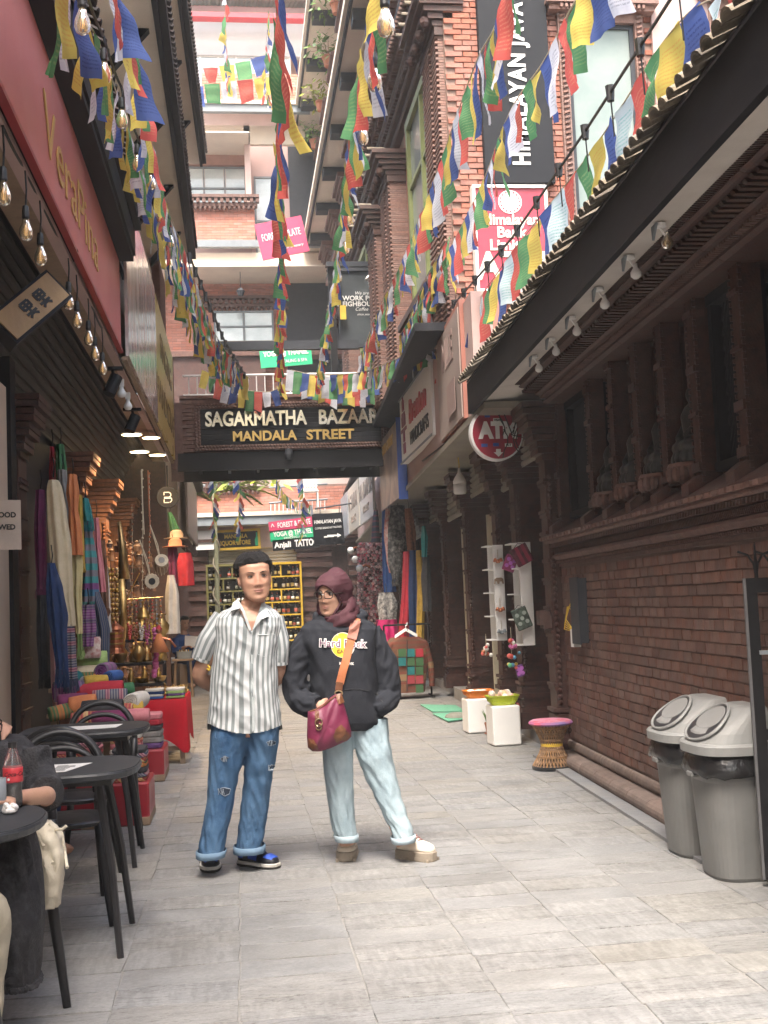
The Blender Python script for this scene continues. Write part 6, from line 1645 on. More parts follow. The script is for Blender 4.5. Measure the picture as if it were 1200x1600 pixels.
 # the street goes on behind the viewpoint; unseen houses added to block sky
for nm,lab,x0,x1,y0,y1,h,m_ in(('rear_house','plain unseen brick house lining the left of the street behind the viewpoint',-6.,-1.9,-16.,1.0,8.5,'brick_old'),('rear_house','plain unseen brick house lining the right of the street behind the viewpoint',2.55,6.5,-16.,2.5,8.5,'brick_old')):
 t=thing(nm,lab,'building',((x0+x1)/2,(y0+y1)/2,0));q=MB();q.obox((x0,y0,0),(x1-x0,0,0),(0,y1-y0,0),(0,0,h));q.build('wall',M[m_],t)
 xs=x1 if x0<0 else x0
 for k in range(4):
  for z in(1.0,4.6):
   q=MB();q.box((xs,y0+2.5+4*k,z+.8),(.12,1.3,1.7));f=q.build('window',M['blackwood'],t);q=MB();q.box((xs,y0+2.5+4*k,z+.8),(.14,1.1,1.5));q.build('pane',M['glass'],f)
   # --- prayer flags
NVAR=16
def flag_mesh(var,ci):
 r=random.Random(100+var);nx,nz=7,9
 tw=r.uniform(-.3,.3)if var%4 else r.uniform(-1.0,1.0);ga=r.uniform(.0,.55);curl=r.uniform(-.16,.16);ph=r.uniform(0,6);lean=r.uniform(-.15,.15);am=r.uniform(.015,.06)
 cor=r.choice((0,0,1,-1));vs=[];uv=[];fs=[]
 for j in range(nz):
  v=j/(nz-1)
  for i in range(nx):
   u=i/(nx-1);x=(u-.5)*(1-ga*v*(.6+.4*math.sin(ph)))
   z=-v*(1-.12*abs(tw)*v)+cor*.18*v*(u-.5)
   y=am*math.sin(u*7+v*3+ph)*(.3+v)+curl*v*v*.5+.04*math.sin(9*v+ph*2)
   a=tw*v;xx=x*math.cos(a)-y*math.sin(a);yy=x*math.sin(a)+y*math.cos(a)
   vs.append((xx+lean*v*.3,yy,z));uv.append((u,v))
 for j in range(nz-1):
  for i in range(nx-1):fs.append((j*nx+i,(j+1)*nx+i,(j+1)*nx+i+1,j*nx+i+1))
 q=MB();q.add(vs,fs,uv);return q.mesh('flag',FLAGC[ci],True)
FM={}
def fmesh(v,c):
 if(v,c)not in FM:FM[(v,c)]=flag_mesh(v,c)
 return FM[(v,c)]
def along(pts,step):
 out=[];acc=0;need=0
 for a,b_ in zip(pts,pts[1:]):
  L=(b_-a).length
  while need<=acc+L:t_=(need-acc)/L;out.append((a.lerp(b_,t_),(b_-a).normalized()));need+=step
  acc+=L
 return out
def flagstring(lab,pts,w=.24,h=.36,gap=1.02,start=0,cord=True,order=(0,1,2,3,4),wind=.0,hmul=None,grp='prayer flag strings',squeeze=1.,rot=0.):
 w*=.86;h*=.86
 t=thing('flag_string',lab,'flags',tuple(pts[0]),grp)
 fine=[]
 for i in range(len(pts)-1):
  p0,p1,p2,p3=pts[max(i-1,0)],pts[i],pts[i+1],pts[min(i+2,len(pts)-1)]
  for k in range(8):
   s_=k/8;fine.append(.5*((2*p1)+(p2-p0)*s_+(2*p0-5*p1+4*p2-p3)*s_**2+(3*p1-p0-3*p2+p3)*s_**3))
 fine.append(pts[-1])
 if cord:q=MB();q.tube(fine,.005,5);q.build('cord',M['rope']if not wind else M['cord'],t)
 for k,(p,d)in enumerate(along(fine,w*gap*squeeze)):
  ci=order[(k+start)%len(order)];o=link('flag',fmesh(rnd.randrange(NVAR),ci),t)
  o.location=p-ORG[t.name]+V((0,0,-.004));a=math.atan2(d.y,d.x)
  # the top edge follows the cord, the cloth hangs down
  ex=d;ez=V((0,0,1));ey=ez.cross(ex).normalized();ez2=(V((0,0,1))*.75+ex.cross(ey)*.25).normalized()
  Rm=Matrix((ex,ey,ez)).transposed()
  sw=rnd.gauss(0,.06)+wind
  o.matrix_local=Matrix.Translation(o.location)@Matrix.Rotation(rnd.gauss(0,.06),4,'Z')@(Rm@Matrix.Rotation(sw,3,'X')).to_4x4()@Matrix.Diagonal((w*.98,w,h*rnd.uniform(.85,1.12),1))
 return t
ROY=(4,3,2,1,0)
# right: cable with flags in front of the tiled eave
S1=[P(1230,-60,4.2),P(1140,-15,4.6),P(1050,48,5.3),P(925,235,6.9),P(800,395,9.0),P(720,505,11.8),P(655,575,15.5),P(630,592,18.6)]
flagstring('flag string hung from the black cable nearest the tiled eave',S1,.34,.50,1.0,1,order=(4,3,2,5,0))
S1c=[P(1060,-20,5.0),P(1028,30,5.3),P(918,200,6.8),P(800,372,8.9),P(705,480,12.),P(640,560,17.)]
t=thing('cable','black festoon cable with empty sockets running to the bridge on the right','cable',tuple(S1c[0]))
fl_=[a.lerp(b_,k/5)for a,b_ in zip(S1c,S1c[1:])for k in range(5)]+[S1c[-1]]
q=MB();q.tube(fl_,.010,5);q.build('cord',M['cord'],t)
for p,d in along(fl_,.62):
 q=MB();q.tube([p+V((0,0,.04)),p+V((0,0,-.05))],[.03,.022],8);q.build('socket',M['black'],t);q=MB();q.tube([p,p+V((.01,0,-.26))],.005,4);q.build('drop_cord',M['cord'],t)
 # second and third on the right
S2=[P(800,-70,5.0),P(776,35,5.8),P(745,95,6.8),P(712,185,8.0),P(672,300,9.6),P(632,400,11.8),P(590,490,14.5),P(560,565,18.6)]
flagstring('flag string crossing in front of the brick corner column',S2,.29,.46,1.0,1,order=(4,3,2,1,0))
S3=[P(960,-80,5.2),P(900,0,5.8),P(850,95,6.6),P(797,175,7.6),P(752,290,9.2),P(705,385,11.2),P(660,470,13.5),P(600,560,18.6)]
flagstring('flag string passing in front of the banner board',S3,.27,.42,1.0,3,order=(4,3,2,1,0))
S3b=[P(700,372,11.6),P(672,425,12.8),P(640,495,15.),P(615,570,18.6)]
flagstring('short flag string under the window sill of the brick house',S3b,.24,.38,1.0,2,order=(0,4,3,2,1))
# centre strings running up the street
S4=[P(432,-50,4.4),P(433,60,5.0),P(433,200,6.2),P(436,330,8.2),P(438,440,11.),P(436,520,14.5),P(436,580,18.6)]
flagstring('flag string running up the middle of the street',S4,.28,.48,1.0,3,order=(3,2,4,0,2))
S5=[P(592,-60,4.6),P(576,30,5.2),P(556,130,6.3),P(541,250,8.),P(532,330,9.5),P(520,440,12.),P(500,560,17.),P(495,585,18.6)]
flagstring('flag string beside the big filament bulbs',S5,.28,.42,1.0,0,order=(4,3,2,0,1))
bulbstring('string of large clear bulbs right of the street centre',[P(x,y,Y)for x,y,Y in((601,-4,4.4),(584,92,5.4),(565,184,6.5),(556,257,7.6),(545,320,9.),(540,370,10.4),(529,418,12),(524,455,13.5),(519,480,15),(515,517,16.5))],.12)
# left strings
S6=[P(92,-60,4.6),P(118,5,5.2),P(156,70,6.1),P(190,170,7.6),P(220,260,9.2),P(246,350,11.),P(282,450,13.5),P(325,540,16.5),P(352,575,18.6)]
flagstring('flag string hung along the left eave, nearest the wall',S6,.26,.46,1.0,0,order=(4,3,1,0,4),rot=.5)
S7=[P(160,-60,4.8),P(190,0,5.4),P(208,60,6.2),P(228,170,7.6),P(252,290,9.6),P(282,400,12),P(318,490,14.8),P(352,560,17.6),P(392,592,18.8)]
flagstring('flag string hung along the left side, second from the wall',S7,.28,.46,1.0,3,order=(0,4,3,2,1),rot=.5)
S8=[P(250,300,11.),P(283,380,12.5),P(305,440,14),P(335,520,16.2),P(380,585,18.5)]
flagstring('short flag string at the end of the left eaves',S8,.26,.40,1.0,2,order=(2,1,0,4,3),rot=.4)
bulbstring('string of small bulbs among the left flags',[P(x,y,Y)for x,y,Y in((128,-2,5.),(162,84,6.),(190,160,7.),(214,232,8.),(236,264,8.8),(250,318,9.6),(266,360,10.6))],.10)
t=thing('cable','black festoon cable with small sockets running to the bridge on the left','cable',tuple(P(300,420,12)))
S9=[P(296,400,12),P(328,478,14),P(352,535,16),P(385,590,18.8)]
fl_=[a.lerp(b_,k/5)for a,b_ in zip(S9,S9[1:])for k in range(5)]+[S9[-1]]
q=MB();q.tube(fl_,.012,5);q.build('cord',M['cord'],t)
for p,d in along(fl_,.5):q=MB();q.tube([p+V((0,0,.03)),p+V((0,0,-.08))],[.028,.02],7);q.build('socket',M['black'],t)
# swags along the bridge parapet
S10=[P(322,580,18.6),P(372,606,18.7),P(420,612,18.7),P(440,600,18.7)]
flagstring('low swag of flags at the left end of the bridge parapet',S10,.16,.36,.95,1,order=(0,4,3,2,1))
S11=[P(470,592,18.75),P(520,604,18.75),P(580,604,18.75),P(640,596,18.75),P(662,582,18.75)]
flagstring('swag of small flags along the middle of the bridge parapet',S11,.15,.38,.72,0,order=(2,1,0,3,4))
S18=[P(455,578,18.4),P(520,590,18.3),P(590,586,18.2),P(650,566,18.2)]
flagstring('second swag of small flags over the bridge lettering',S18,.17,.40,.8,2,order=(4,2,1,3,0))
S12=[P(500,585,18.5),P(560,582,17.5),P(620,560,15.),P(690,515,12.8),P(740,470,11.6)]
flagstring('swag of flags rising from the bridge to the bank signboard',S12,.20,.36,1.0,4,order=(1,0,4,2,3))
# bright flags high up at the end of the street
S13=[P(303,108,26),P(340,104,26),P(380,96,26),P(405,88,26),P(430,78,26)]
flagstring('upper row of sunlit flags near the end of the street',S13,.42,.62,1.05,3,order=(4,3,0,1,2))
S14=[P(305,135,25.5),P(345,128,25.5),P(390,124,25.5),P(425,118,25.5)]
flagstring('lower row of sunlit flags near the end of the street',S14,.42,.62,1.05,1,order=(4,0,3,1,2))
S15=[P(352,-10,22),P(353,60,23),P(357,120,25),P(362,130,26)]
flagstring('thin column of flags high in the middle distance, left one',S15,.30,.42,1.0,1)
S16=[P(420,20,22),P(416,70,23),P(414,130,24),P(420,150,26)]
flagstring('thin column of flags high in the middle distance, right one',S16,.30,.42,1.0,3)
# flag tails seen under the bridge
for x,lab in((332,'bunch of tied flags hanging under the bridge, left of the liquor sign'),(372,'bunch of tied dark flags hanging under the bridge above the liquor sign'),(472,'bunch of tied flags hanging under the bridge above the red sign')):
 a=P(x,742,24.5);pts=[a,a+V((.02,.2,-.4)),a+V((-.02,.5,-.9)),a+V((.02,.9,-1.25))]
 flagstring(lab,pts,.16,.26,.8,0,order=(2,1,0,3,4))
S17=[P(433,752,24),P(445,772,25),P(465,785,26),P(488,790,27)]
flagstring('faded little flags drooping under the bridge right of the vine',S17,.2,.3,1.0,0,order=(0,4,3,1,4))
# --- people: shared tools
HEADROWS=[(-.118,.018,-.074,-.040),(-.112,.030,-.084,-.028),(-.10,.0445,-.088,-.016),(-.085,.0545,-.090,.0),(-.06,.0630,-.0905,.03),(-.03,.0675,-.0905,.058),(0,.0705,-.090,.076),(.03,.0735,-.0915,.087),(.06,.0735,-.0895,.091),(.085,.0655,-.076,.084),(.102,.050,-.054,.066),(.113,.030,-.030,.044),(.118,.008,-.004,.016)]
def _g(d,s):return math.exp(-(d/s)**2)
def head_pt(z,th,off=0.):
 w,f,b_=table(HEADROWS,z);cy=(f+b_)/2;ay=(b_-f)/2
 ct,st=math.cos(th),math.sin(th);p=2.35
 x=(w+off)*math.copysign(abs(ct)**(2/p),ct);y=cy+(ay+off)*math.copysign(abs(st)**(2/p),st)
 if st<0 and off==0:
  ax=abs(x);d=0
  nz=0 if z>.032 or z<-.043 else(math.sin((.032-z)/.062*PI/2)if z>-.030 else max(0,1-(-.030-z)/.013))
  d+=.0175*nz*_g(x,.012)+.008*_g(ax-.0125,.008)*_g(z+.032,.009)
  d+=-.0065*_g(ax-.031,.015)*_g(z-.012,.011)+.0045*_g(z-.034,.009)*_g(ax-.03,.025)
  d+=.0065*_g(x,.021)*_g(z+.0575,.0055)+.0065*_g(x,.018)*_g(z+.070,.006)-.003*_g(x,.024)*_g(z+.0635,.0025)
  d+=.006*_g(x,.018)*_g(z+.10,.012)+.008*_g(ax-.040,.018)*_g(z+.024,.018)-.003*_g(x,.03)*_g(z+.083,.007)
  y-=d
 return V((x,y,z))
def head_mb(q,Mx,n=64,m=62):
 rg=[]
 for i in range(m+1):
  z=lerp(-.1178,.1178,.5-.5*math.cos(PI*i/m)if 0 else i/m)
  rg.append([Mx@head_pt(z,2*PI*j/n)for j in range(n)])
 q.rings(rg)
 for sg in(-1,1):
  q.ball(Mx@V((.0735*sg,.008,-.006)),(.009,.020,.031),10,8,Mx.to_3x3()@Matrix.Rotation(.25*sg,3,'Z'))
  q.ball(Mx@V((.076*sg,.012,.012)),(.006,.016,.014),8,6,Mx.to_3x3())
def shell(Mx,keep,off,n=72,m=60,z0=-.118,z1=.118):
 q=MB();idx={}
 def vid(i,j):
  j%=n
  if(i,j)not in idx:
   z=lerp(z0,z1,i/m);th=2*PI*j/n;p=head_pt(z,th,off(z,th));
   if z>.09:p.z+=off(z,th)*(z-.09)/.028*.9
   idx[(i,j)]=len(q.v);q.v.append(tuple(Mx@p))
  return idx[(i,j)]
 for i in range(m):
  for j in range(n):
   if keep(lerp(z0,z1,(i+.5)/m),2*PI*(j+.5)/n):q.f.append((vid(i,j),vid(i,j+1),vid(i+1,j+1),vid(i+1,j)));q.mi.append(0)
 q.f.append(tuple(vid(m,j)for j in range(n)));q.mi.append(0)
 return q
def face_parts(t,Mx,squint=.6,lip=(.38,.12,.10),beard=False,brow=True,side=(-1,1)):
 lipm=M.get('lips')or M.setdefault('lips',mat('lips',(.40,.17,.135),scale=20,rough=.45,bump=.1));eyew=M.get('eyew')or M.setdefault('eyew',mat('eye_white',(.40,.36,.33),scale=5,rough=.2,bump=0));iris=M.get('iris')or M.setdefault('iris',mat('dark_iris',(.018,.010,.007),scale=5,rough=.12,bump=0))
 for sg in side:
  q=MB();c=V((.031*sg,-.0800,.011));q.ball(Mx@c,(.0145,.0085,.0062*squint+.0012),14,8,Mx.to_3x3());e=q.build('eye',eyew,t,smooth=True)
  q=MB();q.ball(Mx@(c+V((.001,-.0035,0))),(.0074,.0058,.0070*min(1,squint+.2)),10,8,Mx.to_3x3());q.build('iris',iris,e,smooth=True)
  q=MB();q.tube([Mx@(c+V((x*.0155,-.0065+.006*x*x,(.0075*squint+.0025)*(1-x*x)+.001-.001*x*sg)))for x in[-1+.25*k for k in range(9)]],[.0006,.0016,.002,.0022,.0023,.0022,.002,.0016,.0006],5);q.build('lash',M['hair'],t)
  if brow:
   q=MB();q.tube([Mx@V(((.031+x*.018)*sg,-.0960+.012*max(0,x)**2+.003*abs(x),.031+.004*(1-(x-.3)**2)))for x in[-1+.25*k for k in range(9)]],[.001,.0022,.0028,.003,.0028,.0024,.002,.0015,.0006],6,flat=.55);q.build('eyebrow',M['hair'],t)
  q=MB();q.ball(Mx@V((.006*sg,-.1060,-.0390)),(.0026,.0015,.0013),6,4,Mx.to_3x3());q.build('nostril',M['iris'],t)
 for zz,hgt,w_ in((-.0585,.0026,.030),(-.0672,.0036,.025)):
  q=MB();q.tube([Mx@V((x*w_,-.0968+.013*x*x,zz+.0085*x*x*1.0+(.0012*math.cos(x*5)if zz>-.06 else 0)))for x in[-1+.2*k for k in range(11)]],[hgt*(1-.85*abs(-1+.2*k)**2.2)+.0004 for k in range(11)],7,flat=.8);q.build('lip',lipm,t,smooth=True)
def limb(pts,rads,n=24,seam=True,wr=0.,seed=0.,sub=6):
 pts=[V(p)for p in pts];fine=[];fr=[]
 for i in range(len(pts)-1):
  p0,p1,p2,p3=pts[max(i-1,0)],pts[i],pts[i+1],pts[min(i+2,len(pts)-1)]
  for k in range(sub):
   s_=k/sub;fine.append(.5*((2*p1)+(p2-p0)*s_+(2*p0-5*p1+4*p2-p3)*s_**2+(3*p1-p0-3*p2+p3)*s_**3))
   a,b_=rads[i],rads[i+1];a=a if isinstance(a,tuple)else(a,a);b_=b_ if isinstance(b_,tuple)else(b_,b_);fr.append((lerp(a[0],b_[0],s_),lerp(a[1],b_[1],s_)))
 fine.append(pts[-1]);r_=rads[-1];fr.append(r_ if isinstance(r_,tuple)else(r_,r_))
 rg=[];uv=[];L=0;prev=None
 for i,p in enumerate(fine):
  t_=(fine[min(i+1,len(fine)-1)]-fine[max(i-1,0)]).normalized()
  a=V((1,0,0))if prev is None else prev
  a=(a-t_*a.dot(t_));a=a.normalized()if a.length>.05 else t_.orthogonal().normalized();b_=t_.cross(a);prev=a
  if i:L+=(p-fine[i-1]).length
  row=[]
  for j in range(n+(1 if seam else 0)):
   th=2*PI*j/n;e=1.
   dd=wr*((.5-1.8*abs(noise.noise((math.cos(th)*1.3+seed,math.sin(th)*1.3,L*13+seed+math.cos(th)))))+.4*noise.noise((math.cos(th)*2.+seed,L*24,math.sin(th)*2.)))if wr else 0
   row.append(p+a*math.cos(th)*(fr[i][0]+dd)+b_*math.sin(th)*(fr[i][1]+dd));uv.append((j/n*2*PI*.055,L))
  rg.append(row)
 return rg,uv
def prow(rows,Yc,n=36,step=3.,p=2.4,wr=0.,seed=0.,fold=(1.2,14.),seam=False):
 rg=[];uv=[];y=rows[-1][0];y0=rows[0][0];L=0
 while y>=y0-1e-6:
  xl,xr,dh,dy=table(rows,y);Y=Yc+dy
  a,b_=P(xl,y,Y),P(xr,y,Y);c=(a+b_)/2;hw=(b_.x-a.x)/2
  row=[]
  for j in range(n+(1 if seam else 0)):
   th=2*PI*j/n;ct,st=math.cos(th),math.sin(th)
   d=wr*((.55-1.9*abs(noise.noise((ct*fold[0]+seed,st*fold[0],c.z*fold[1]+ct*2.2))))+.45*noise.noise((ct*2.2+seed,st*2.2+3,c.z*fold[1]*1.3-ct*2.5)))if wr else 0
   row.append(V((c.x+(hw+d*.5)*math.copysign(abs(ct)**(2/p),ct),c.y+(dh+d)*math.copysign(abs(st)**(2/p),st),c.z+(b_.z-a.z)*.5*ct)))
   uv.append((j/n*1.12,c.z))
  rg.append(row);y-=step
 return rg,uv
def bvh_of(q):return BVHTree.FromPolygons([V(v)for v in q.v],q.f)
def onto(bv,x,y,off,Yd=6.2):
 d=ray(x,y).normalized();h=bv.ray_cast(V((0,0,CAM_H)),d)
 return(h[0]-d*off)if h[0]is not None else P(x,y,Yd)
def decal(name,poly,bv,m_,parent,off=.003,rings=4,Yd=6.2,label=None):
# subdivide outline, fill by concentric rings draped on the cloth
 pts=[]
 for a,b_ in zip(poly,poly[1:]+poly[:1]):
  k=max(1,int(math.hypot(b_[0]-a[0],b_[1]-a[1])/4))
  for i in range(k):pts.append((lerp(a[0],b_[0],i/k),lerp(a[1],b_[1],i/k)))
 cx=sum(p[0]for p in pts)/len(pts);cy=sum(p[1]for p in pts)/len(pts);n=len(pts)
 vs=[onto(bv,cx,cy,off,Yd)];fs=[]
 for r in range(1,rings+1):
  for x,y in pts:vs.append(onto(bv,cx+(x-cx)*r/rings,cy+(y-cy)*r/rings,off,Yd))
 for j in range(n):fs.append((0,1+j,1+(j+1)%n))
 for r in range(rings-1):
  for j in range(n):fs.append((1+r*n+j,1+(r+1)*n+j,1+(r+1)*n+(j+1)%n,1+r*n+(j+1)%n))
  # rim back to the cloth for real thickness
 o_=len(vs)
 for x,y in pts:vs.append(onto(bv,x,y,-.004,Yd))
 for j in range(n):fs.append((1+(rings-1)*n+j,o_+j,o_+(j+1)%n,1+(rings-1)*n+(j+1)%n))
 q=MB();q.add(vs,fs);return q.build(name,m_,parent,smooth=False,label=label)
def text_decal(name,txt,px,at,ang_,bv,m_,parent,off=.004,**kw):
 vs,fs=text_mesh(txt,px,.001,**kw);ca,sa=math.cos(ang_),math.sin(ang_);out=[]
 for x,y,z in vs:
  out.append(onto(bv,at[0]+x*ca+y*sa,at[1]-(y*ca-x*sa),off+(.0015 if z>.0005 else 0)))
 q=MB();q.add(out,fs);return q.build(name,m_,parent)
def hand(q,wrist,dirn,palm_n,s=1.,curl=.5,left=1):
 d=V(dirn).normalized();n_=V(palm_n);n_=(n_-d*n_.dot(d)).normalized();sd=d.cross(n_)*left
 Rm=Matrix((sd,d,n_)).transposed();w=V(wrist)
 q.ball(w+d*.045*s,(.040*s,.052*s,.015*s),12,8,Rm)
 for k,(ox,L)in enumerate(((-.029,.072),(-.010,.082),(.010,.077),(.028,.060))):
  b0=w+d*.085*s+sd*ox*s;p1=b0+(d*math.cos(curl*.5)-n_*math.sin(curl*.5)+sd*ox*2)*(L*.45*s);p2=p1+(d*math.cos(curl*1.3)-n_*math.sin(curl*1.3))*(L*.32*s);p3=p2+(d*math.cos(curl*2)-n_*math.sin(curl*2))*(L*.25*s)
  q.tube([b0-d*.02*s,b0,p1,p2,p3],[.010*s,.0098*s,.0092*s,.0085*s,.0062*s],8)
 t0=w+d*.02*s-sd*.028*s;t1=t0+(d*.6-sd*.7-n_*.2).normalized()*.035*s;t2=t1+(d*.9-sd*.3-n_*.3).normalized()*.03*s
 q.tube([t0,t1,t2,t2+(d-n_*.4).normalized()*.015*s],[.013*s,.0115*s,.0095*s,.006*s],8)
def denim(name,dark,light,sc=3.2):
 m=mat(name,light,dark,scale=sc,rough=.85,bump=.35,bscale=220,stretch=(1,1,.55),spec=.15,dirt=tuple(min(1,x*1.25)for x in light),dscale=7,damt=.45);return m
 # --- man in the striped shirt
YM=6.30
man=thing('person','person in grey and white striped shirt and ripped blue jeans, arms behind back','person',tuple(P(368,1362,YM)))
HM=Matrix.Translation(P(397.5,904,YM-.02))@Matrix.Rotation(.16,4,'Z')@Matrix.Rotation(-.065,4,'Y')@Matrix.Rotation(.03,4,'X')@Matrix.Diagonal((1.13,1.06,1.04,1))
b=MB();head_mb(b,HM)
nb=P(393,962,YM+.03)
b.tube([HM@V((0,.022,-.02)),HM@V((0,.026,-.10)),P(394,944,YM+.015),nb],[.052,.058,.062,.078],20)
rows_b=[(946,368,414,.06,.03),(956,352,428,.085,.02),(970,346,434,.10,0),(1000,345,428,.105,0),(1070,340,426,.10,0),(1120,338,428,.085,0),(1150,338,428,.08,0)]
rg,_=prow(rows_b,YM,32,4);b.rings(rg)
Lsh,Lel,Lwr=P(351,976,YM),P(312,1054,YM+.04),P(352,1088,YM+.23)
Rsh,Rel,Rwr=P(422,978,YM),P(437,1052,YM+.05),P(398,1090,YM+.24)
for sh,el,wr in((Lsh,Lel,Lwr),(Rsh,Rel,Rwr)):
 rg,_=limb([sh,sh.lerp(el,.5),el,el.lerp(wr,.5),wr],[.046,.046,.041,.040,.029],18,False);b.rings(rg)
 hand(b,wr,(wr-el)*.5+V(((.02 if sh is Lsh else-.02),.0,-.03)),V((0,1,.1)),1.0,.5,1 if sh is Lsh else-1)
for px,Yf in((346,YM-.02),(404,YM+.05)):
 rg,_=limb([P(px+(12 if px<380 else 2),1140,YM),P(px-(1 if px<380 else 3),1235,YM+(0 if px<380 else .03)),P(px-(22 if px<380 else 14),1330,Yf)],[.062,.045,.038],16,False);b.rings(rg)
vs,fs=fuse(b,.0042,2);q=MB();q.add(vs,fs);body=q.build('body',M['skin'],man,smooth=True)
face_parts(man,HM,.26)
def hl(th):
 f=math.cos(th+PI/2)
 if f>.30:return .080-.010*abs(math.sin(th+PI/2))**2+.005*_g(math.sin(th+PI/2)-.35,.2)
 if f>-.05:return lerp(-.015,.071,((f+.05)/.35)**.8)
 return lerp(-.075,-.02,(f+1)/.95)
hair=shell(HM,lambda z,th:z>hl(th),lambda z,th:min(.009+.017*max(0,min(1,(z-.03)/.05)),.003+.5*max(0,z-hl(th)))+.0026*noise.noise((th*16,z*12,0))+.002*noise.noise((th*5,z*30,3)))
hair.build('hair',M['hair'],man,smooth=True)
q=MB()
for k in range(44):
 th=-PI/2+rnd.uniform(-1.4,1.4);z=.094+rnd.uniform(-.004,.008)
 pts=[]
 for j in range(6):
  s_=j/5;zz=min(.117,z+.05*s_);t2=th+s_*(.9 if th>-PI/2 else-.9)*.9;pts.append(HM@(head_pt(zz,t2,.018+.010*math.sin(PI*s_))+V((0,.06*s_,.012*math.sin(PI*s_)))))
 q.tube(pts,[.0005,.0025,.0038,.004,.003,.001],5)
q.build('hair_lock',M['hair'],man,kind='stuff',smooth=True)
# shirt
STR=stripes('striped_linen',(.50,.52,.53),(.215,.24,.245),31.,0,.52,bump=.3)
rows_s=[(944,369,416,.066,.035),(949,360,423,.082,.03),(956,345,433,.100,.02),(965,336,440,.115,.01),(978,334,441,.124,.0),(1000,336,436,.130,0),(1030,332,433,.130,0),(1070,328,434,.130,0),(1110,326,438,.135,0),(1128,324,439.5,.138,0),(1146,323,440.5,.14,0)]
rg,uv=prow(rows_s,YM,160,1.3,2.5,.014,3.1,(1.4,11.),True)
q=MB();n=161;vs=[p for r in rg for p in r];fs=[]
for i in range(len(rg)-1):
 for j in range(160):
  c=(rg[i][j]+rg[i+1][j+1])/2;x,y=_pix(*c);front=c.y<YM-.02
  if front and y<986 and abs(x-(392+(y-986)*.03))<(990-y)*.46:continue
  if y<947 and front and 372<x<415:continue
  if y>1128 and front and y>1131+15*max(0,1-(abs(x-385)/58)**2):continue
  if y>1136 and not front and y>1140:continue
  fs.append((i*n+j,i*n+j+1,(i+1)*n+j+1,(i+1)*n+j))
q.add(vs,fs,uv);shirt=q.build('shirt',STR,man,smooth=True);shirt_b=bvh_of(q)
for sh,mid,cuff,r0,r1,r2 in((P(349,964,YM+.02),P(327,1000,YM+.01),P(315,1030,YM+.03),.056,.060,.054),(P(427,965,YM+.02),P(436,1004,YM+.015),P(436,1037,YM+.03),.052,.054,.048)):
 rg,uv=limb([sh,mid,cuff],[(r0,.07),(r1,.072),(r2,.066)],32,True,.006,sh.x)
 q=MB();q.rings([r[:]for r in rg],False,False,False,uv);sl=q.build('sleeve',STR,man,smooth=True)
 cf,uv2=limb([cuff.lerp(mid,.16),cuff],[(r2+.003,.070),(r2+.003,.070)],32,True);q=MB();q.rings(cf,False,False,False,[(u+.01,v)for u,v in uv2]);q.build('cuff',STR,sl,smooth=True)
LIN=mat('pale_linen',(.48,.51,.52),(.38,.42,.42),scale=14,rough=.85,bump=.2)
for nm,poly in(('collar',[(371,937,YM+.02),(364,942,YM-.03),(360,955,YM-.10),(375,951,YM-.115),(378,955,YM-.125),(389,986,YM-.139),(393,985,YM-.139),(383,957,YM-.125),(376,943,YM-.07)]),('collar',[(411,936,YM+.03),(417,948,YM-.04),(420,963,YM-.11),(409,968,YM-.125),(394,986,YM-.137),(401,965,YM-.126),(407,950,YM-.09)])):
 q=MB();pts=[P(*p)for p in poly];q.prism(pts,(0,-.008,.002));q.build(nm,LIN,man)
decal('placket',[(390.5,988),(395,988),(399,1142),(394,1143)],shirt_b,LIN,man,.0022,2,YM-.14)
q=MB();q.tube([onto(shirt_b,x,y,.0015,YM-.13)for x,y in((403,992),(402,1022),(416,1027),(430,1021),(429,991))],.0016,4);q.tube([onto(shirt_b,x,y,.002,YM-.13)for x,y in((403,992),(416,992),(429,991))],.0028,4);q.build('pocket_seam',LIN,man)
# jeans
rows_l=[(1104,332,396,.10,.0),(1128,331,392,.115,.0),(1150,329,388,.120,-.005),(1190,327,380,.105,-.01),(1215,325.5,372,.095,-.015),(1245,324,366,.085,-.02),(1275,320,361,.08,-.025),(1300,315,355,.08,-.03),(1322,311,351,.085,-.035),(1337,310,348,.088,-.04)]
rows_r=[(1104,374,434,.10,.0),(1128,378,437,.115,.0),(1150,382,436,.115,.005),(1190,383,430,.105,.02),(1215,381,425,.095,.03),(1245,378,421,.088,.04),(1275,375,417,.085,.05),(1300,372.5,413,.085,.055),(1318,370,410,.09,.06),(1329,368,411,.092,.06)]
q=MB()
for rw,sd in((rows_l,1.),(rows_r,5.)):
 rg,_=prow(rw,YM,48,1.3,2.3,.013,sd,(1.1,10.));q.rings(rg)
vs,fs=fuse(q,.0062,1);q=MB();q.add(vs,fs);DEN=denim('blue_denim',(.030,.075,.16),(.10,.185,.30));jeans=q.build('jeans',DEN,man,smooth=True);jb=bvh_of(q)
for i,(rw,Y_,y)in enumerate(((rows_l,YM,1331),(rows_r,YM,1323))):
 c0,c1=table(rw,y),table(rw,y+8);q=MB();rg=[]
 for yy,e in((y+8,1.5),(y+8,4),(y-2,5),(y-3,3.)):
  xl,xr,dh,dy=table(rw,min(yy,rw[-1][0]));a,b_=P(xl-e,yy,Y_+dy),P(xr+e,yy,Y_+dy);c=(a+b_)/2;rg.append(sring(c,(b_.x-a.x)/2,dh+e*.003,32,2.3))
 for r in rg:
  for k,p in enumerate(r):p.z+=.006*noise.noise((k*.3,i*5,0))
 q.rings(rg,cap0=False,cap1=False);q.build('turn_up',mat('denim_inside_%d'%i,(.19,.29,.40),(.13,.21,.31),scale=9,rough=.9,bump=.3),man,smooth=True)
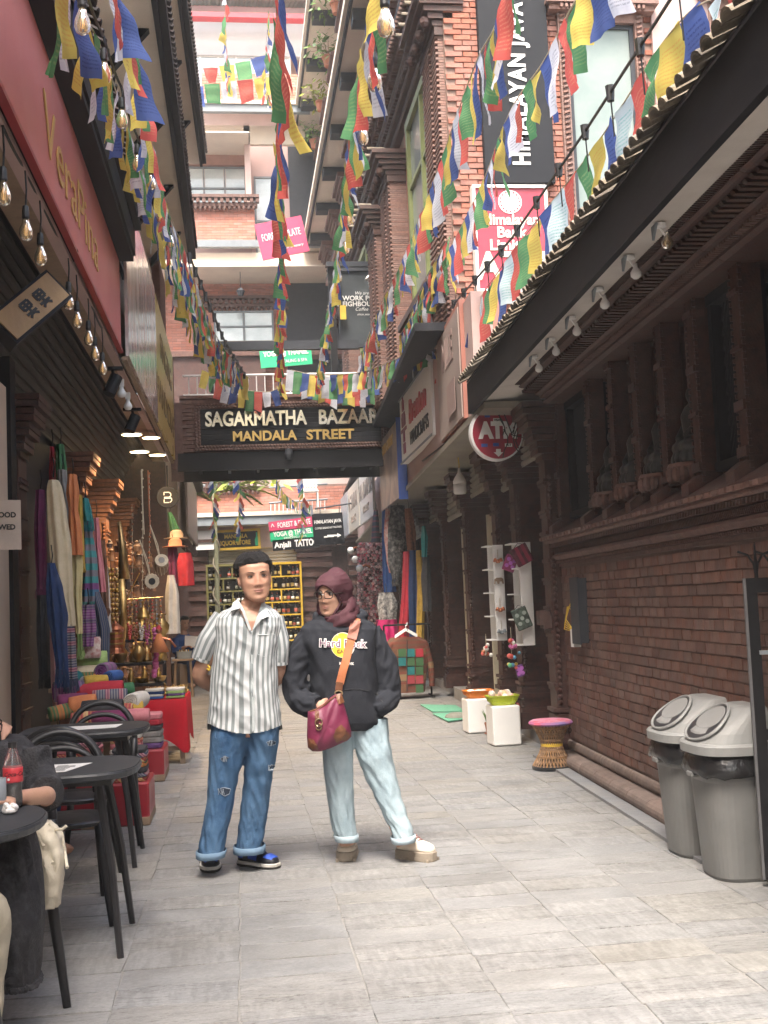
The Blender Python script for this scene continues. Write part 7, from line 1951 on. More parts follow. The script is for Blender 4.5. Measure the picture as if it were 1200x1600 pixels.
THR=mat('frayed_thread',(.42,.48,.54),scale=20,rough=.95);HOLE=mat('ripped_hole',(.035,.05,.08),scale=20,rough=.95)
for poly in([(345,1185),(352,1182),(358,1184),(354,1187),(346,1188)],[(341,1233),(350,1231),(360,1233),(358,1240),(351,1243),(345,1240)],[(417,1160),(424,1157),(431,1159),(430,1163),(420,1165)],[(419,1198),(425,1195),(430,1197),(427,1203),(421,1203)]):
 cx=sum(p[0]for p in poly)/len(poly);cy=sum(p[1]for p in poly)/len(poly)
 rp_=decal('rip',[(cx+(x-cx)*1.08+rnd.uniform(-.6,.6),cy+(y-cy)*1.18+rnd.uniform(-.4,.4))for x,y in poly],jb,THR,man,.003,2,YM-.1);dd=decal('hole',poly,jb,HOLE,man,.0045,2,YM-.1);dd.parent=rp_
 q=MB()
 for k in range(5):x=lerp(poly[0][0],poly[-2][0],rnd.random());q.tube([onto(jb,x,cy-4,.006,YM-.1),onto(jb,x+rnd.uniform(-4,4),cy+5,.006,YM-.1)],.0012,4)
 th_=q.build('thread',THR,None,kind='stuff',org=ORG[man.name]);th_.parent=rp_
for pl_,nm in(([(336,1145),(337,1153),(349,1160)],'pocket_seam'),([(431,1143),(428,1152),(418,1156)],'pocket_seam'),([(386,1150),(385,1170),(382,1188)],'fly_seam')):
 q=MB();q.tube([onto(jb,x,y,.001,YM-.1)for x,y in pl_],.0025,5);q.build(nm,DEN,man)
 # trainers
def shoe(parent,heel,toe_dir,L,wd,H_,mats_,sole_h=.03,name='shoe',high=False,tread=False):
 d=V((toe_dir[0],toe_dir[1],0)).normalized();sd=V((-d.y,d.x,0));h0=V(heel)
 prof=[(0.,.55),(.04,.78),(.15,.92),(.30,.86),(.45,.86),(.60,1.0),(.75,1.02),(.88,.86),(.96,.6),(1.0,.3)]
 out=lambda e,z:[h0+d*(L*s_+(e if s_>.9 else(-e if s_<.05 else 0)))+sd*(wd/2*w+e)*1+V((0,0,z))for s_,w in prof]+[h0+d*(L*s_+(e if s_>.9 else(-e if s_<.05 else 0)))-sd*(wd/2*w+e)+V((0,0,z))for s_,w in reversed(prof)]
 q=MB();q.rings([out(.0,.0),out(.004,.006),out(.005,sole_h*.45)][:3],cap1=False);base=q.build('shoe' if name=='shoe' else name,mats_[0],parent)
 q=MB();q.rings([out(.003,sole_h*.45),out(.004,sole_h*.9),out(.0,sole_h)]);q.build('midsole',mats_[1],base)
 q=MB();rg=[]
 hs=[(0.02,.62,H_),(.10,.80,H_),(.22,.84,H_*1.02),(.34,.82,H_*.95),(.48,.82,H_*.70),(.62,.92,H_*.52),(.78,.94,H_*.44),(.90,.76,H_*.34),(.965,.5,H_*.22),(.985,.25,H_*.1)]
 n=18
 for s_,w,hh in hs:
  row=[]
  for j in range(n):
   th=PI*j/(n-1);row.append(h0+d*(L*s_)+sd*(wd/2*w*math.copysign(abs(math.cos(th))**.7,math.cos(th)))+V((0,0,sole_h+hh*math.sin(th)**.75)))
  rg.append(row)
 q.rings(rg[::-1]);up_=q.build('upper',mats_[2],base,smooth=True);bv=bvh_of(q)
 if mats_[3]:
  def pat(s0,s1,a0,a1,m_):
   qq=MB();vs=[];k1,k2=8,8
   for a in range(k1+1):
    for c in range(k2+1):
     s_=lerp(s0,s1,a/k1);th=lerp(a0,a1,c/k2)
     i_=max(i for i in range(len(hs))if hs[i][0]<=s_+1e-6);i_=min(i_,len(hs)-2);f=(s_-hs[i_][0])/(hs[i_+1][0]-hs[i_][0]);w=lerp(hs[i_][1],hs[i_+1][1],f);hh=lerp(hs[i_][2],hs[i_+1][2],f)
     pt=h0+d*(L*s_)+sd*((wd/2*w+.004)*math.copysign(abs(math.cos(th))**.7,math.cos(th)))+V((0,0,sole_h+(hh+.004)*abs(math.sin(th))**.75));vs.append(pt)
   fs=[(a*(k2+1)+c,a*(k2+1)+c+1,(a+1)*(k2+1)+c+1,(a+1)*(k2+1)+c)for a in range(k1)for c in range(k2)]
   qq.add(vs,fs);return qq.build('panel',m_,base,smooth=True)
  pat(.74,.93,PI*.22,PI*.78,mats_[3]);pat(.34,.58,.12,PI*.30,mats_[3]);pat(.34,.58,PI*.70,PI-.12,mats_[3]);pat(.03,.2,.1,PI*.25,mats_[3]);pat(.03,.2,PI*.75,PI-.1,mats_[3])
 q=MB()
 for k in range(4):
  s_=.40+.075*k;hh=lerp(H_*.86,H_*.55,k/3);c=h0+d*L*s_+V((0,0,sole_h+hh*.97+.004));q.tube([c+sd*wd*.2+V((0,0,-.006)),c+V((0,0,.004)),c-sd*wd*.2+V((0,0,-.006))],.004,6)
 q.build('lace',mats_[4],base)
 if tread:
  q=MB()
  for s_,w in[(lerp(.08,.95,k/9),1)for k in range(10)]:
   for sg in(-1,1):q.box(h0+d*L*s_+sd*sg*wd*.45+V((0,0,.006)),(.014,.014,.018),math.atan2(d.y,d.x))
  q.build('tread',mats_[0],base)
 return base
RUB=mat('dark_rubber',(.035,.033,.03),scale=20,rough=.8);OFFW=mat('off_white_rubber',(.62,.59,.54),scale=10,rough=.6);BLK=mat('black_leather',(.016,.017,.022),scale=20,rough=.4,bump=.2);BLU=mat('royal_blue_leather',(.028,.085,.46),scale=14,rough=.38,bump=.15)
shoe(man,G(326,1346),(.08,-1),.285,.105,.085,(RUB,OFFW,BLK,BLU,BLK))
shoe(man,G(377,1350),(.74,-.68),.265,.10,.085,(RUB,OFFW,BLK,BLU,BLK))
q=MB();q.tube([P(325,1040,YM-.02),P(328,1043,YM-.05),P(327,1047,YM-.05),P(324,1045,YM-.02)],.005,6);tag(q.build('wristband',M['signyellow']),'small yellow tag at the elbow of the striped shirt','tag')
# --- woman in the hoodie
YW=6.36
wom=thing('person','person in dark hoodie, plum headscarf and pale jeans with hand in magenta bag','person',tuple(P(595,1348,YW)))
HW_=Matrix.Translation(P(520,929,YW-.03))@Matrix.Rotation(-.62,4,'Z')@Matrix.Rotation(.10,4,'X')@Matrix.Rotation(.02,4,'Y')@Matrix.Scale(.97,4)
b=MB();head_mb(b,HW_)
b.tube([HW_@V((0,.022,-.03)),HW_@V((0,.026,-.10)),P(530,962,YW+.02),P(531,975,YW+.02)],[.046,.05,.052,.07],18)
rg,_=prow([(966,505,562,.07,.02),(980,482,582,.09,0),(1010,492,578,.10,0),(1070,495,580,.10,0),(1140,500,590,.10,0)],YW,28,5);b.rings(rg)
LA=[P(489,986,YW+.01),P(464,1040,YW),P(464,1086,YW-.02),P(484,1102,YW-.12),P(499,1101,YW-.18)]
RA=[P(577,984,YW+.01),P(601,1040,YW),P(607,1082,YW-.01),P(600,1100,YW-.07),P(586,1108,YW-.08)]
for A,r_ in((LA,(.05,.045,.038,.032,.026)),(RA,(.05,.045,.038,.032,.026))):
 rg,_=limb(A,list(r_),16,False,sub=4);b.rings(rg)
hand(b,P(497,1099,YW-.18),P(512,1108,YW-.17)-P(497,1099,YW-.18),V((.2,-1,.5)),.92,.5,1)
hand(b,P(584,1108,YW-.06),P(565,1114,YW-.05)-P(584,1108,YW-.06),V((0,-1,.2)),.9,.3,-1)
for pts in([P(527,1140,YW),P(532,1230,YW),P(543,1320,YW)],[P(576,1140,YW),P(600,1230,YW-.04),P(632,1320,YW-.1)]):
 rg,_=limb(pts,[.075,.05,.042],14,False);b.rings(rg)
vs,fs=fuse(b,.0042,2);q=MB();q.add(vs,fs);q.build('body',M['skin2'],wom,smooth=True)
face_parts(wom,HW_,.62)
PLUM=mat('plum_scarf',(.080,.030,.038),(.058,.021,.028),scale=6,rough=.75,bump=.15,bscale=60,spec=.25)
def face_hole(z,th):
 p=head_pt(z,th);return p.y<.0 and(p.x/.0655)**2+((z+.028)/(.094))**2<1
hj=shell(HW_,lambda z,th:not face_hole(z,th)and z>-.112,lambda z,th:.012+.024*max(0,math.cos(th-PI/2))**1.5+.006*_g(z-.06,.03)*max(0,-math.sin(th))+.003*noise.noise((math.cos(th)*2,math.sin(th)*2,z*25))+(.010 if z<-.04 else 0)+.022*_g(z+.02,.07)*max(0,math.cos(th-PI/2)))
hj.build('headscarf',PLUM,wom,smooth=True)
q=MB()
ring=[]
for k in range(40):
 a=2*PI*k/40;x=.0665*math.cos(a);z=-.028+.0945*math.sin(a)
 y=head_pt(z,-PI/2).y;p_=None
 for j in range(200):
  th=-PI*j/200;c=head_pt(z,th,.0001)
  if c.x<=x:p_=c;break
 ring.append(HW_@(V((x,(p_.y if p_ else-.02)-.010,z))))
q.tube(ring+ring[:2],.0075,7);q.build('scarf_edge',PLUM,wom,smooth=True)
rg=[]
for y,xl,xr,dh,dy in((980,503,566,.105,-.01),(974,503,566,.110,-.015),(968,504,564,.110,-.018),(962,505,561,.106,-.015),(956,506,560,.10,-.006),(950,509,560,.098,.005),(944,517,557,.092,.015),(937,525,555,.084,.03),(930,532,551,.065,.04)):
 a,c_=P(xl,y,YW+dy),P(xr,y,YW+dy);c=(a+c_)/2;r_=sring(c,(c_.x-a.x)/2,dh,48,2.1)
 for k,p in enumerate(r_):p+=(p-c).normalized()*(.012*math.sin(k*.75+y*.42)*(1 if y>946 else .3)+.005*noise.noise((k*.2,y*.12,2)));pass
 rg.append(r_)
q=MB();q.rings(rg,cap0=False,cap1=False);q.build('scarf_drape',PLUM,wom,smooth=True)
# glasses
gl=MB();FRM=mat('dark_frame',(.03,.022,.02),scale=10,rough=.3,bump=0)
for sg in(-1,1):
 pts=[]
 for k in range(25):
  a=2*PI*k/24;ct,st=math.cos(a),math.sin(a);pts.append(HW_@V((.033*sg+.026*math.copysign(abs(ct)**.6,ct),-.108+.30*(.033+.026*ct*sg)**2*6,.008+.0195*math.copysign(abs(st)**.7,st))))
 gl.tube(pts,.0030,6)
 gl.tube([HW_@V((.060*sg,-.100,.014)),HW_@V((.078*sg,-.06,.014)),HW_@V((.082*sg,.0,.01))],.003,6)
gl.tube([HW_@V((-.008,-.112,.010)),HW_@V((0,-.115,.012)),HW_@V((.008,-.112,.010))],.0025,6);g_=gl.build('glasses',FRM,wom)
# hoodie
HOOD=mat('charcoal_fleece',(.026,.028,.035),(.019,.021,.027),scale=7,rough=.92,bump=.25,bscale=160,spec=.2)
rows_h=[(961,507,560,.10,.02),(966,497,568,.105,.015),(973,478,583,.11,.01),(984,470,591,.125,.0),(1003,470,592,.14,-.01),(1030,481,588,.148,-.015),(1060,485,588,.15,-.015),(1090,486,590,.152,-.015),(1115,492,598,.15,-.01),(1126,497,598,.145,-.01),(1134,503,594,.135,-.008),(1139,508,589,.125,-.005)]
q=MB();rg,_=prow(rows_h,YW,48,2.,2.35,.012,8.2,(1.5,7.));q.rings(rg)
hood_parts=[]
for A,rr,sd in((LA,[(.062,.075),(.071,.076),(.067,.07),(.060,.062),(.044,.044)],2.),(RA,[(.062,.075),(.072,.076),(.067,.07),(.060,.062),(.046,.046)],6.)):
 rg,_=limb(A,rr,34,False,.013,sd,sub=12);q.rings(rg)
for px,sg in((505,1),(563,-1)):
 pass
hr=[]
for k in range(21):
 a=PI*(-.30+1.6*k/20);c=P(532,967,YW+.03);hr.append(c+V((.125*math.cos(a),.12*math.sin(a),.012+.018*math.sin(a))))
q.tube(hr,[.022+.018*math.sin(PI*k/20)for k in range(21)],10)
q.tube([P(499,975,YW-.07),P(512,985,YW-.11),P(532,988,YW-.125),P(550,983,YW-.115),P(562,972,YW-.08)],[.018,.016,.015,.016,.018],9)
vs,fs=fuse(q,.0062,2);q=MB();q.add(vs,fs);q.build('hoodie',HOOD,wom,smooth=True);hb=bvh_of(q)
RIB=mat('rib_knit',(.022,.023,.028),scale=12,rough=.95,bump=.3)
for A,i in((LA,0),):
 rg,_=limb([A[3].lerp(A[4],.45),A[3].lerp(A[4],1.05)],[.047,.040],22,False,.002);q=MB();q.rings(rg,cap0=False,cap1=False);q.build('cuff',RIB,wom,smooth=True)
q=MB()
q.tube([onto(hb,x,y,.002,6.2)for x,y in((537,1078),(548,1077),(562,1077),(576,1080),(590,1085))],.003,5);q.tube([onto(hb,x,y,.002,6.2)for x,y in((590,1086),(597,1096),(600,1106))],.003,5);q.build('pocket_seam',RIB,wom)
for pl_ in([(516,985),(517,998),(516,1012)],[(545,985),(545,1000),(546,1010)]):q=MB();q.tube([onto(hb,x,y,.004,6.2)for x,y in pl_],.003,5);q.build('drawcord',HOOD,wom)
q=MB();q.tube([onto(hb,470,985,.001),onto(hb,482,1000,.001),onto(hb,486,1030,.001)],.0022,4);q.tube([onto(hb,590,970,.001),onto(hb,584,1000,.001),onto(hb,586,1035,.001)],.0022,4);q.build('armhole_seam',RIB,wom)
PY=mat('print_yellow',(.78,.52,.03),scale=5,rough=.7,bump=.05);PW_=mat('print_white',(.75,.73,.72),scale=5,rough=.7,bump=.05);PP=mat('print_plum',(.14,.05,.10),scale=5,rough=.7);PBr=mat('print_brown',(.16,.08,.02),scale=5,rough=.7)
circ=lambda cx,cy,rx,ry,n=28:[(cx+rx*math.cos(2*PI*k/n),cy+ry*math.sin(2*PI*k/n))for k in range(n)]
decal('print_rim',circ(536,1008,19,20),hb,PW_,wom,.0025,3);decal('print_disc',circ(535,1008,17.5,19),hb,PY,wom,.0035,3)
text_decal('print_lettering','Hard Rock',17,(535,1006),.02,hb,PW_,wom,.0048,bold=1.35,sx=.92,space=1.06);text_decal('print_lettering','Hard Rock',17,(535,1006),.02,hb,PP,wom,.0062,bold=.1,sx=.92,space=1.06)
text_decal('print_lettering','CAFE',7.5,(535,1018),.0,hb,PBr,wom,.005,bold=.15);text_decal('print_lettering','REYKJAVIK',5.6,(541.5,1037),.02,hb,PW_,wom,.004,bold=.15,sx=.85)
# pale jeans
rows_wl=[(1120,502,553,.11,0),(1150,503,551.5,.115,0),(1180,504,551,.105,0),(1210,507,551,.095,0),(1240,511,552,.088,0),(1270,515,553,.083,0),(1295,519,556,.08,0),(1310,526,558,.08,0)]
rows_wr=[(1120,545,605,.115,0),(1150,550,607,.118,-.005),(1180,558,612,.110,-.02),(1210,568,619,.098,-.03),(1240,583,625,.09,-.045),(1270,597,635,.083,-.06),(1295,609,644,.08,-.075),(1312,615,647,.08,-.085)]
q=MB()
for rw,sd in((rows_wl,11.),(rows_wr,14.)):rg,_=prow(rw,YW,48,1.3,2.3,.012,sd,(1.1,10.));q.rings(rg)
vs,fs=fuse(q,.0062,1);q=MB();q.add(vs,fs);DENL=denim('pale_denim',(.25,.33,.375),(.39,.48,.52));q.build('jeans',DENL,wom,smooth=True);wjb=bvh_of(q)
for i,(rw,y)in enumerate(((rows_wl,1304),(rows_wr,1306))):
 q=MB();rg=[]
 for yy,e in((y+9,0),(y+9,2.5),(y,3),(y-1,1)):
  xl,xr,dh,dy=table(rw,min(yy,rw[-1][0]));tl=-3 if i else-1
  a,b_=P(xl-e,yy-tl,YW+dy),P(xr+e,yy+tl,YW+dy);c=(a+b_)/2;U_=(b_-a)/2;rg.append(sring(c,U_.length,dh+e*.003,30,2.3,U_.normalized()))
 q.rings(rg,cap0=False,cap1=False);q.build('turn_up',mat('pale_cuff_%d'%i,(.40,.49,.545),(.33,.42,.47),scale=9,rough=.9,bump=.3),wom,smooth=True)
SUE=mat('cream_suede',(.66,.58,.48),(.58,.50,.41),scale=14,rough=.85,bump=.15);TAN=mat('taupe_rubber',(.30,.25,.195),scale=12,rough=.75);LACE=mat('mauve_lace',(.34,.20,.20),scale=20,rough=.8)
shoe(wom,G(546,1331),(-.18,-1),.255,.105,.10,(TAN,TAN,SUE,None,LACE),.052,'boot',tread=True)
shoe(wom,G(624,1339),(.70,-.72),.24,.098,.10,(TAN,TAN,SUE,None,LACE),.052,'boot',tread=True)
# bag
BAGC=V((0,0,0));bag=thing('shoulder_bag','magenta cloth shoulder bag with brown leather corners and a wide orange strap','bag',tuple(P(515,1135,YW-.25)))
outl=[(481,1112),(492,1108),(505,1100),(516,1090),(525,1084),(533,1088),(538,1102),(544,1122),(549,1142),(549,1151),(543,1157),(530,1163),(514,1170),(500,1174),(488,1174),(481,1168),(479.5,1150),(480,1130)]
sm=[]
for i in range(len(outl)):
 a,b_=outl[i],outl[(i+1)%len(outl)]
 for k in range(3):sm.append((lerp(a[0],b_[0],k/3),lerp(a[1],b_[1],k/3)))
cx,cy=512,1136
YB=YW-.235
def br_(s_,dY):
 out=[]
 for k,(x,y)in enumerate(sm):
  X,Y2=cx+(x-cx)*s_,cy+(y-cy)*s_;p=P(X,Y2,YB+dY);p.y+=.008*noise.noise((X*.09,Y2*.05,dY*20))+.006*math.sin(X*.35+Y2*.12)*(s_<.97);out.append(p)
 return out
q=MB();q.rings([br_(.03,-.060),br_(.3,-.058),br_(.55,-.052),br_(.78,-.040),br_(.92,-.024),br_(1.,0),br_(.97,.03),br_(.8,.055),br_(.4,.06),br_(.05,.06)][::-1]);MAG=mat('magenta_nylon',(.17,.020,.058),(.13,.014,.043),scale=5,rough=.5,bump=.35,bscale=22);q.build('body',MAG,bag,smooth=True);bb=bvh_of(q)
LEA=mat('brown_leather',(.17,.065,.028),(.12,.045,.02),scale=10,rough=.5,bump=.1);STRP=mat('orange_strap',(.48,.165,.07),(.42,.14,.055),scale=20,rough=.75,bump=.2);BUC=mat('dull_brass',(.45,.34,.20),scale=9,rough=.3,metallic=.9,bump=0)
decal('corner_patch',[(480.5,1152),(490,1156),(496,1165),(498,1173),(489,1173),(482,1167)],bb,LEA,bag,.004,3,YB);decal('corner_patch',[(548,1150),(541,1157),(527,1163),(521,1152),(524,1140),(533,1132),(541,1140)],bb,LEA,bag,.004,3,YB)
decal('tab',[(492,1111),(498,1110),(499,1124),(496,1130),(492,1126)],bb,LEA,bag,.006,2,YB)
q=MB()
for r_,yy in((5.5,1129),(4.2,1136)):q.tube([onto(bb,498+r_*math.cos(2*PI*k/14),yy+r_*1.1*math.sin(2*PI*k/14),.009,YB)for k in range(15)],.0035,6)
q.build('buckle',BUC,bag)
q=MB();q.tube([onto(bb,x,y,.004,YB)for x,y in((484,1112),(494,1109),(506,1102),(517,1093),(524,1088))],.005,6);q.build('zip',LEA,bag)
def ribbon(name,pts,m_,w,parent,bv,off):
 q=MB();rr=[]
 for i,(x,y)in enumerate(pts):
  x0,y0=pts[max(i-1,0)];x1,y1=pts[min(i+1,len(pts)-1)];L=math.hypot(x1-x0,y1-y0);nx,ny=-(y1-y0)/L,(x1-x0)/L;rr.append([onto(bv,x+nx*w*s_,y+ny*w*s_,off,YB-.01)for s_ in(-1,-.5,0,.5,1)])
 vs=[p for r in rr for p in r];k=5;d=V((0,.007,0));n0=len(vs)
 fs=[(i*k+j,i*k+j+1,(i+1)*k+j+1,(i+1)*k+j)for i in range(len(rr)-1)for j in range(k-1)]
 vs2=[p+d for p in vs];fs2=[tuple(n0+a for a in f[::-1])for f in fs]
 rim=[]
 for i in range(len(rr)-1):rim+=[(i*k,(i+1)*k,n0+(i+1)*k,n0+i*k),(i*k+4,n0+i*k+4,n0+(i+1)*k+4,(i+1)*k+4)]
 q.add(vs+vs2,fs+fs2+rim);return q.build(name,m_,parent,smooth=False)
path=[(557,966),(555,975),(552,988),(548,1003),(544,1018),(540,1034),(536,1048),(533,1060),(531,1068)]
path2=[]
for a,b_ in zip(path,path[1:]):
 for k in range(3):path2.append((lerp(a[0],b_[0],k/3),lerp(a[1],b_[1],k/3)))
path2.append(path[-1])
ribbon('strap',path2,STRP,6.2,bag,hb,.010);ribbon('strap_pad',[p for p in path2 if 968<p[1]<1001],mat('strap_pad_leather',(.36,.15,.11),scale=14,rough=.6),7.6,bag,hb,.017)
ribbon('strap_end',[(531,1066),(530,1072),(529,1080)],LEA,5.5,bag,hb,.013)
q=MB();q.tube([onto(hb,529+6*math.cos(a),1083+3.5*math.sin(a),.02,YB)for a in[2*PI*k/12 for k in range(13)]],.004,6);q.build('ring',BUC,bag);ribbon('strap_loop',[(529,1084),(531,1092),(534,1099)],LEA,5,bag,bb,.008)
# --- goods of the stall on the left
CL={}
for k,(c,c2)in dict(cream=((.55,.47,.33),(.45,.38,.26)),orange=((.52,.20,.08),(.42,.14,.06)),navy=((.025,.05,.13),(.015,.03,.08)),green=((.05,.16,.08),(.04,.12,.05)),ochre=((.5,.33,.06),(.3,.2,.04)),teal=((.03,.19,.19),(.02,.13,.14)),plum=((.20,.04,.11),(.12,.03,.08)),red=((.42,.035,.05),(.30,.025,.04)),grey=((.26,.25,.24),(.16,.155,.15)),lime=((.30,.42,.16),(.24,.35,.12)),pink=((.56,.22,.24),(.45,.15,.18)),white=((.66,.63,.58),(.52,.5,.46)),blue=((.05,.12,.34),(.035,.08,.24)),brown=((.20,.10,.06),(.12,.06,.035)),violet=((.15,.08,.22),(.08,.04,.13)),charcoal=((.06,.06,.065),(.035,.035,.04))).items():
 CL[k]=cloth('cloth_'+k,c,c2,scale=12)
RAIN=stripes('rainbow_shawl',(.05,.25,.25),(.35,.05,.14),9.,1,.5,third=((.05,.22,.22),(.40,.28,.05),(.35,.06,.16),(.04,.06,.20),(.25,.2,.06)))
TART=stripes('striped_shawl',(.03,.05,.10),(.16,.14,.13),30.,0,.7)
PAT=[stripes('folk_weave_%d'%k,a,b_,f,1,.5,third=t3)for k,(a,b_,f,t3)in enumerate((((.30,.05,.06),(.45,.30,.12),40.,((.3,.05,.06),(.05,.1,.2),(.5,.4,.2),(.04,.04,.05))),((.05,.06,.1),(.4,.38,.35),50.,((.05,.06,.1),(.3,.06,.1),(.4,.35,.3))),((.14,.06,.16),(.34,.26,.3),44.,((.2,.06,.2),(.06,.05,.1),(.45,.4,.4))),((.06,.12,.06),(.42,.12,.05),38.,((.05,.12,.05),(.42,.16,.05),(.04,.04,.06)))))]
def drape(name,lab,cat,rows,Y,m_,folds=5,amp=.25,depth=.10,fringe=None,group=None,knot=True):
 top=P((rows[0][1]+rows[0][2])/2,rows[0][0],Y);t=thing(name,lab,cat,tuple(top),group)
 rg=[];uv=[];n=40;ph=rnd.uniform(0,6);y=rows[-1][0];y0=rows[0][0];L=0
 while y>=y0:
  xl,xr=table(rows,y);a,b_=P(xl,y,Y),P(xr,y,Y);c=(a+b_)/2;hw=(b_.x-a.x)/2;row=[]
  f=(y-y0)/(rows[-1][0]-y0)
  for j in range(n+1):
   th=2*PI*j/n;k=1+amp*math.sin(folds*th+ph+f*1.2)*min(1,.35+f*2)+.12*noise.noise((math.cos(th)*2+ph,math.sin(th)*2,f*5))
   row.append(c+V((hw*math.cos(th)*(.86+.14*k),min(depth,hw*1.2+.03)*math.sin(th)*k,0)));uv.append((j/n*.8,c.z))
  rg.append(row);y-=max(2.,(rows[-1][0]-y0)/26)
 q=MB();q.rings(rg,False,False,False,uv);q.build('cloth',m_,t,smooth=True)
 if fringe:
  q=MB();r0=rg[0]
  for j in range(0,n,1):q.tube([r0[j],r0[j]+V((rnd.uniform(-.01,.01),0,-fringe*.5)),r0[j]+V((rnd.uniform(-.015,.015),0,-fringe))],[.003,.004,.002],4)
  q.build('fringe',m_,t,kind='stuff')
 q=MB();q.tube([top+V((0,0,-.02)),top+V((.01,0,.06)),top+V((0,.01,.14))],.005,5);q.build('hook',M['blackmetal'],t)
 return t
G1='shawls hanging at the left stall'
drape('hanging_shawl','long cream shawl hanging outermost at the left stall','shawl',[(742,78,88),(765,73,98),(800,74,104),(860,78,112),(930,88,114),(978,100,118)],9.2,CL['cream'],6,.22,group=G1)
drape('hanging_shawl','navy shawl with dark fringe bunched below the cream one','shawl',[(880,74,86),(920,72,98),(965,74,106),(985,80,104),(1045,88,106)],9.0,CL['navy'],7,.25,fringe=.14,group=G1)
drape('hanging_shawl','orange shawl knotted beside the cream one','shawl',[(742,106,120),(770,104,124),(795,108,122),(830,108,128),(868,110,130)],9.6,CL['orange'],7,.28,group=G1)
drape('hanging_shawl','pale yellow end of a shawl hanging under the orange one','shawl',[(866,110,128),(885,112,130),(930,113,128),(990,119,129)],9.65,cloth('cloth_straw',(.55,.48,.26),(.42,.36,.18)),6,.25,group=G1)
drape('hanging_shawl','rainbow check shawl with magenta ends','shawl',[(795,126,142),(815,125,146),(832,130,145),(880,130,152),(940,128,155)],10.2,RAIN,6,.22,fringe=.1,group=G1)
drape('hanging_shawl','green and gold silk scarf hanging at the back of the stall','scarf',[(692,88,100),(730,88,104),(775,92,108)],10.3,CL['green'],6,.3,group=G1)
drape('hanging_shawl','narrow crimson scarf behind the green one','scarf',[(695,78,84),(740,77,86),(790,78,88)],10.4,CL['red'],5,.3,group=G1)
drape('hanging_shawl','salmon shawl with long folds beside the lit pilaster','shawl',[(805,146,154),(850,147,158),(900,150,164),(925,154,166)],10.8,CL['pink'],6,.25,group=G1)
drape('hanging_shawl','dark teal tartan shawl with pink edge','shawl',[(925,140,156),(960,142,168),(985,148,172),(1040,150,171)],10.2,TART,6,.22,group=G1)
drape('hanging_shawl','patterned violet and white scarf bunch above the fabric rolls','scarf',[(945,126,148),(985,126,150),(1010,128,148)],9.9,PAT[2],8,.3,group=G1)
drape('hanging_shawl','multicoloured fringed scarf hanging to the floor of the stall','scarf',[(975,100,116),(1010,98,118),(1060,100,121)],9.2,PAT[1],7,.3,fringe=.1,group=G1)
drape('hanging_shawl','pink and white striped cloth behind the navy shawl','shawl',[(985,78,92),(1060,80,96),(1115,84,98)],9.6,stripes('pink_stripe',(.45,.14,.18),(.6,.5,.45),40.,0,.6),5,.2,group=G1)
for lab,rows,Y,m_,kf in(('short mustard scarf tucked between the orange shawl and the rainbow one',[(770,118,128),(810,117,130),(880,119,132)],10.0,'ochre',5),('grey ribbed shawl hanging behind the cream one',[(735,90,104),(800,92,112),(900,98,116)],9.8,'grey',7),('plum fringed shawl low beside the navy one',[(930,90,104),(980,90,108),(1040,94,110)],9.3,'plum',7),('teal scarf looped above the rainbow shawl',[(778,126,138),(800,124,144),(815,127,146)],10.1,'teal',6),('rust brown blanket folded over the rail by the lit pilaster',[(840,154,164),(890,153,168),(950,156,170)],11.0,'brown',5),('white lace scarf hanging between the tartan and the bells',[(880,160,168),(930,160,172),(975,162,173)],11.2,'white',6),('bright green sash by the patterned violet bunch',[(930,120,128),(970,119,130),(1015,121,131)],9.85,'lime',5),('maroon shawl hanging at the back beside the black post',[(760,56,70),(830,54,72),(920,58,74)],9.75,'plum',6),('indigo and rust blanket hanging low at the back wall',[(930,58,74),(990,58,76),(1060,62,78)],9.7,'charcoal',6)):
 drape('hanging_shawl',lab,'shawl',rows,Y,CL[m_],kf,.3,fringe=.08,group=G1)
 # rolled and folded textiles on sloping shelves
def roll(lab,c,d,L,r,m_,endm=None):
 d=V(d).normalized();t=thing('textile_roll',lab,'rolled cloth',tuple(c),'rolled textiles on the stall')
 q=MB();rg=[];uv=[];u=d.orthogonal().normalized();w=d.cross(u);n=20
 for k,(s_,e)in enumerate(((-.5,.8),(-.49,.96),(-.3,1),(0,1.02),(.3,.99),(.49,.95),(.5,.8))):
  row=[]
  for j in range(n+1):th=2*PI*j/n;rr=r*e*(1+.05*noise.noise((math.cos(th)*2+c[0]*9,math.sin(th)*2,s_*5)));row.append(V(c)+d*(L*s_)+(u*math.cos(th)+w*math.sin(th)*.85)*rr);uv.append((j/n*.4,s_*L))
  rg.append(row)
 q.rings(rg[::-1]if 0 else rg,False,False,False,uv);b_=q.build('cloth',m_,t,smooth=True)
 q=MB();pts=[]
 for e in(-.485,.485):
  sp=[V(c)+d*(L*e)+(u*math.cos(a)+w*math.sin(a)*.85)*(r*.78*(1-a/22))for a in[k*.5 for k in range(40)]];q.tube(sp,.006,4)
  q.lathe([(.0,0),(r*.8,0),(r*.8,.002),(0,.003)],14,V(c)+d*(L*e*.97),Matrix((u,w*.85,d)).transposed())
 q.build('end_spiral',endm or m_,t,smooth=True)
shf=MB()
t=thing('textile_stand','stepped wooden stand piled with rolled textiles at the left stall','stand',(-1.3,9.4,0))
for k,(z,y,x0,x1)in enumerate(((.24,8.9,-1.5,-.86),(.44,9.2,-1.52,-.95),(.62,9.5,-1.55,-1.05),(.80,9.8,-1.58,-1.1))):
 q=MB();q.obox((x0,y,z-.03),(x1-x0,0,0),(0,.45,0),(0,0,.03));q.build('shelf',M['doorwood'],t)
 for x in(x0+.02,x1-.06):q=MB();q.obox((x,y+.1,0),(.04,0,0),(0,.04,0),(0,0,z-.03));q.build('leg',M['doorwood'],t)
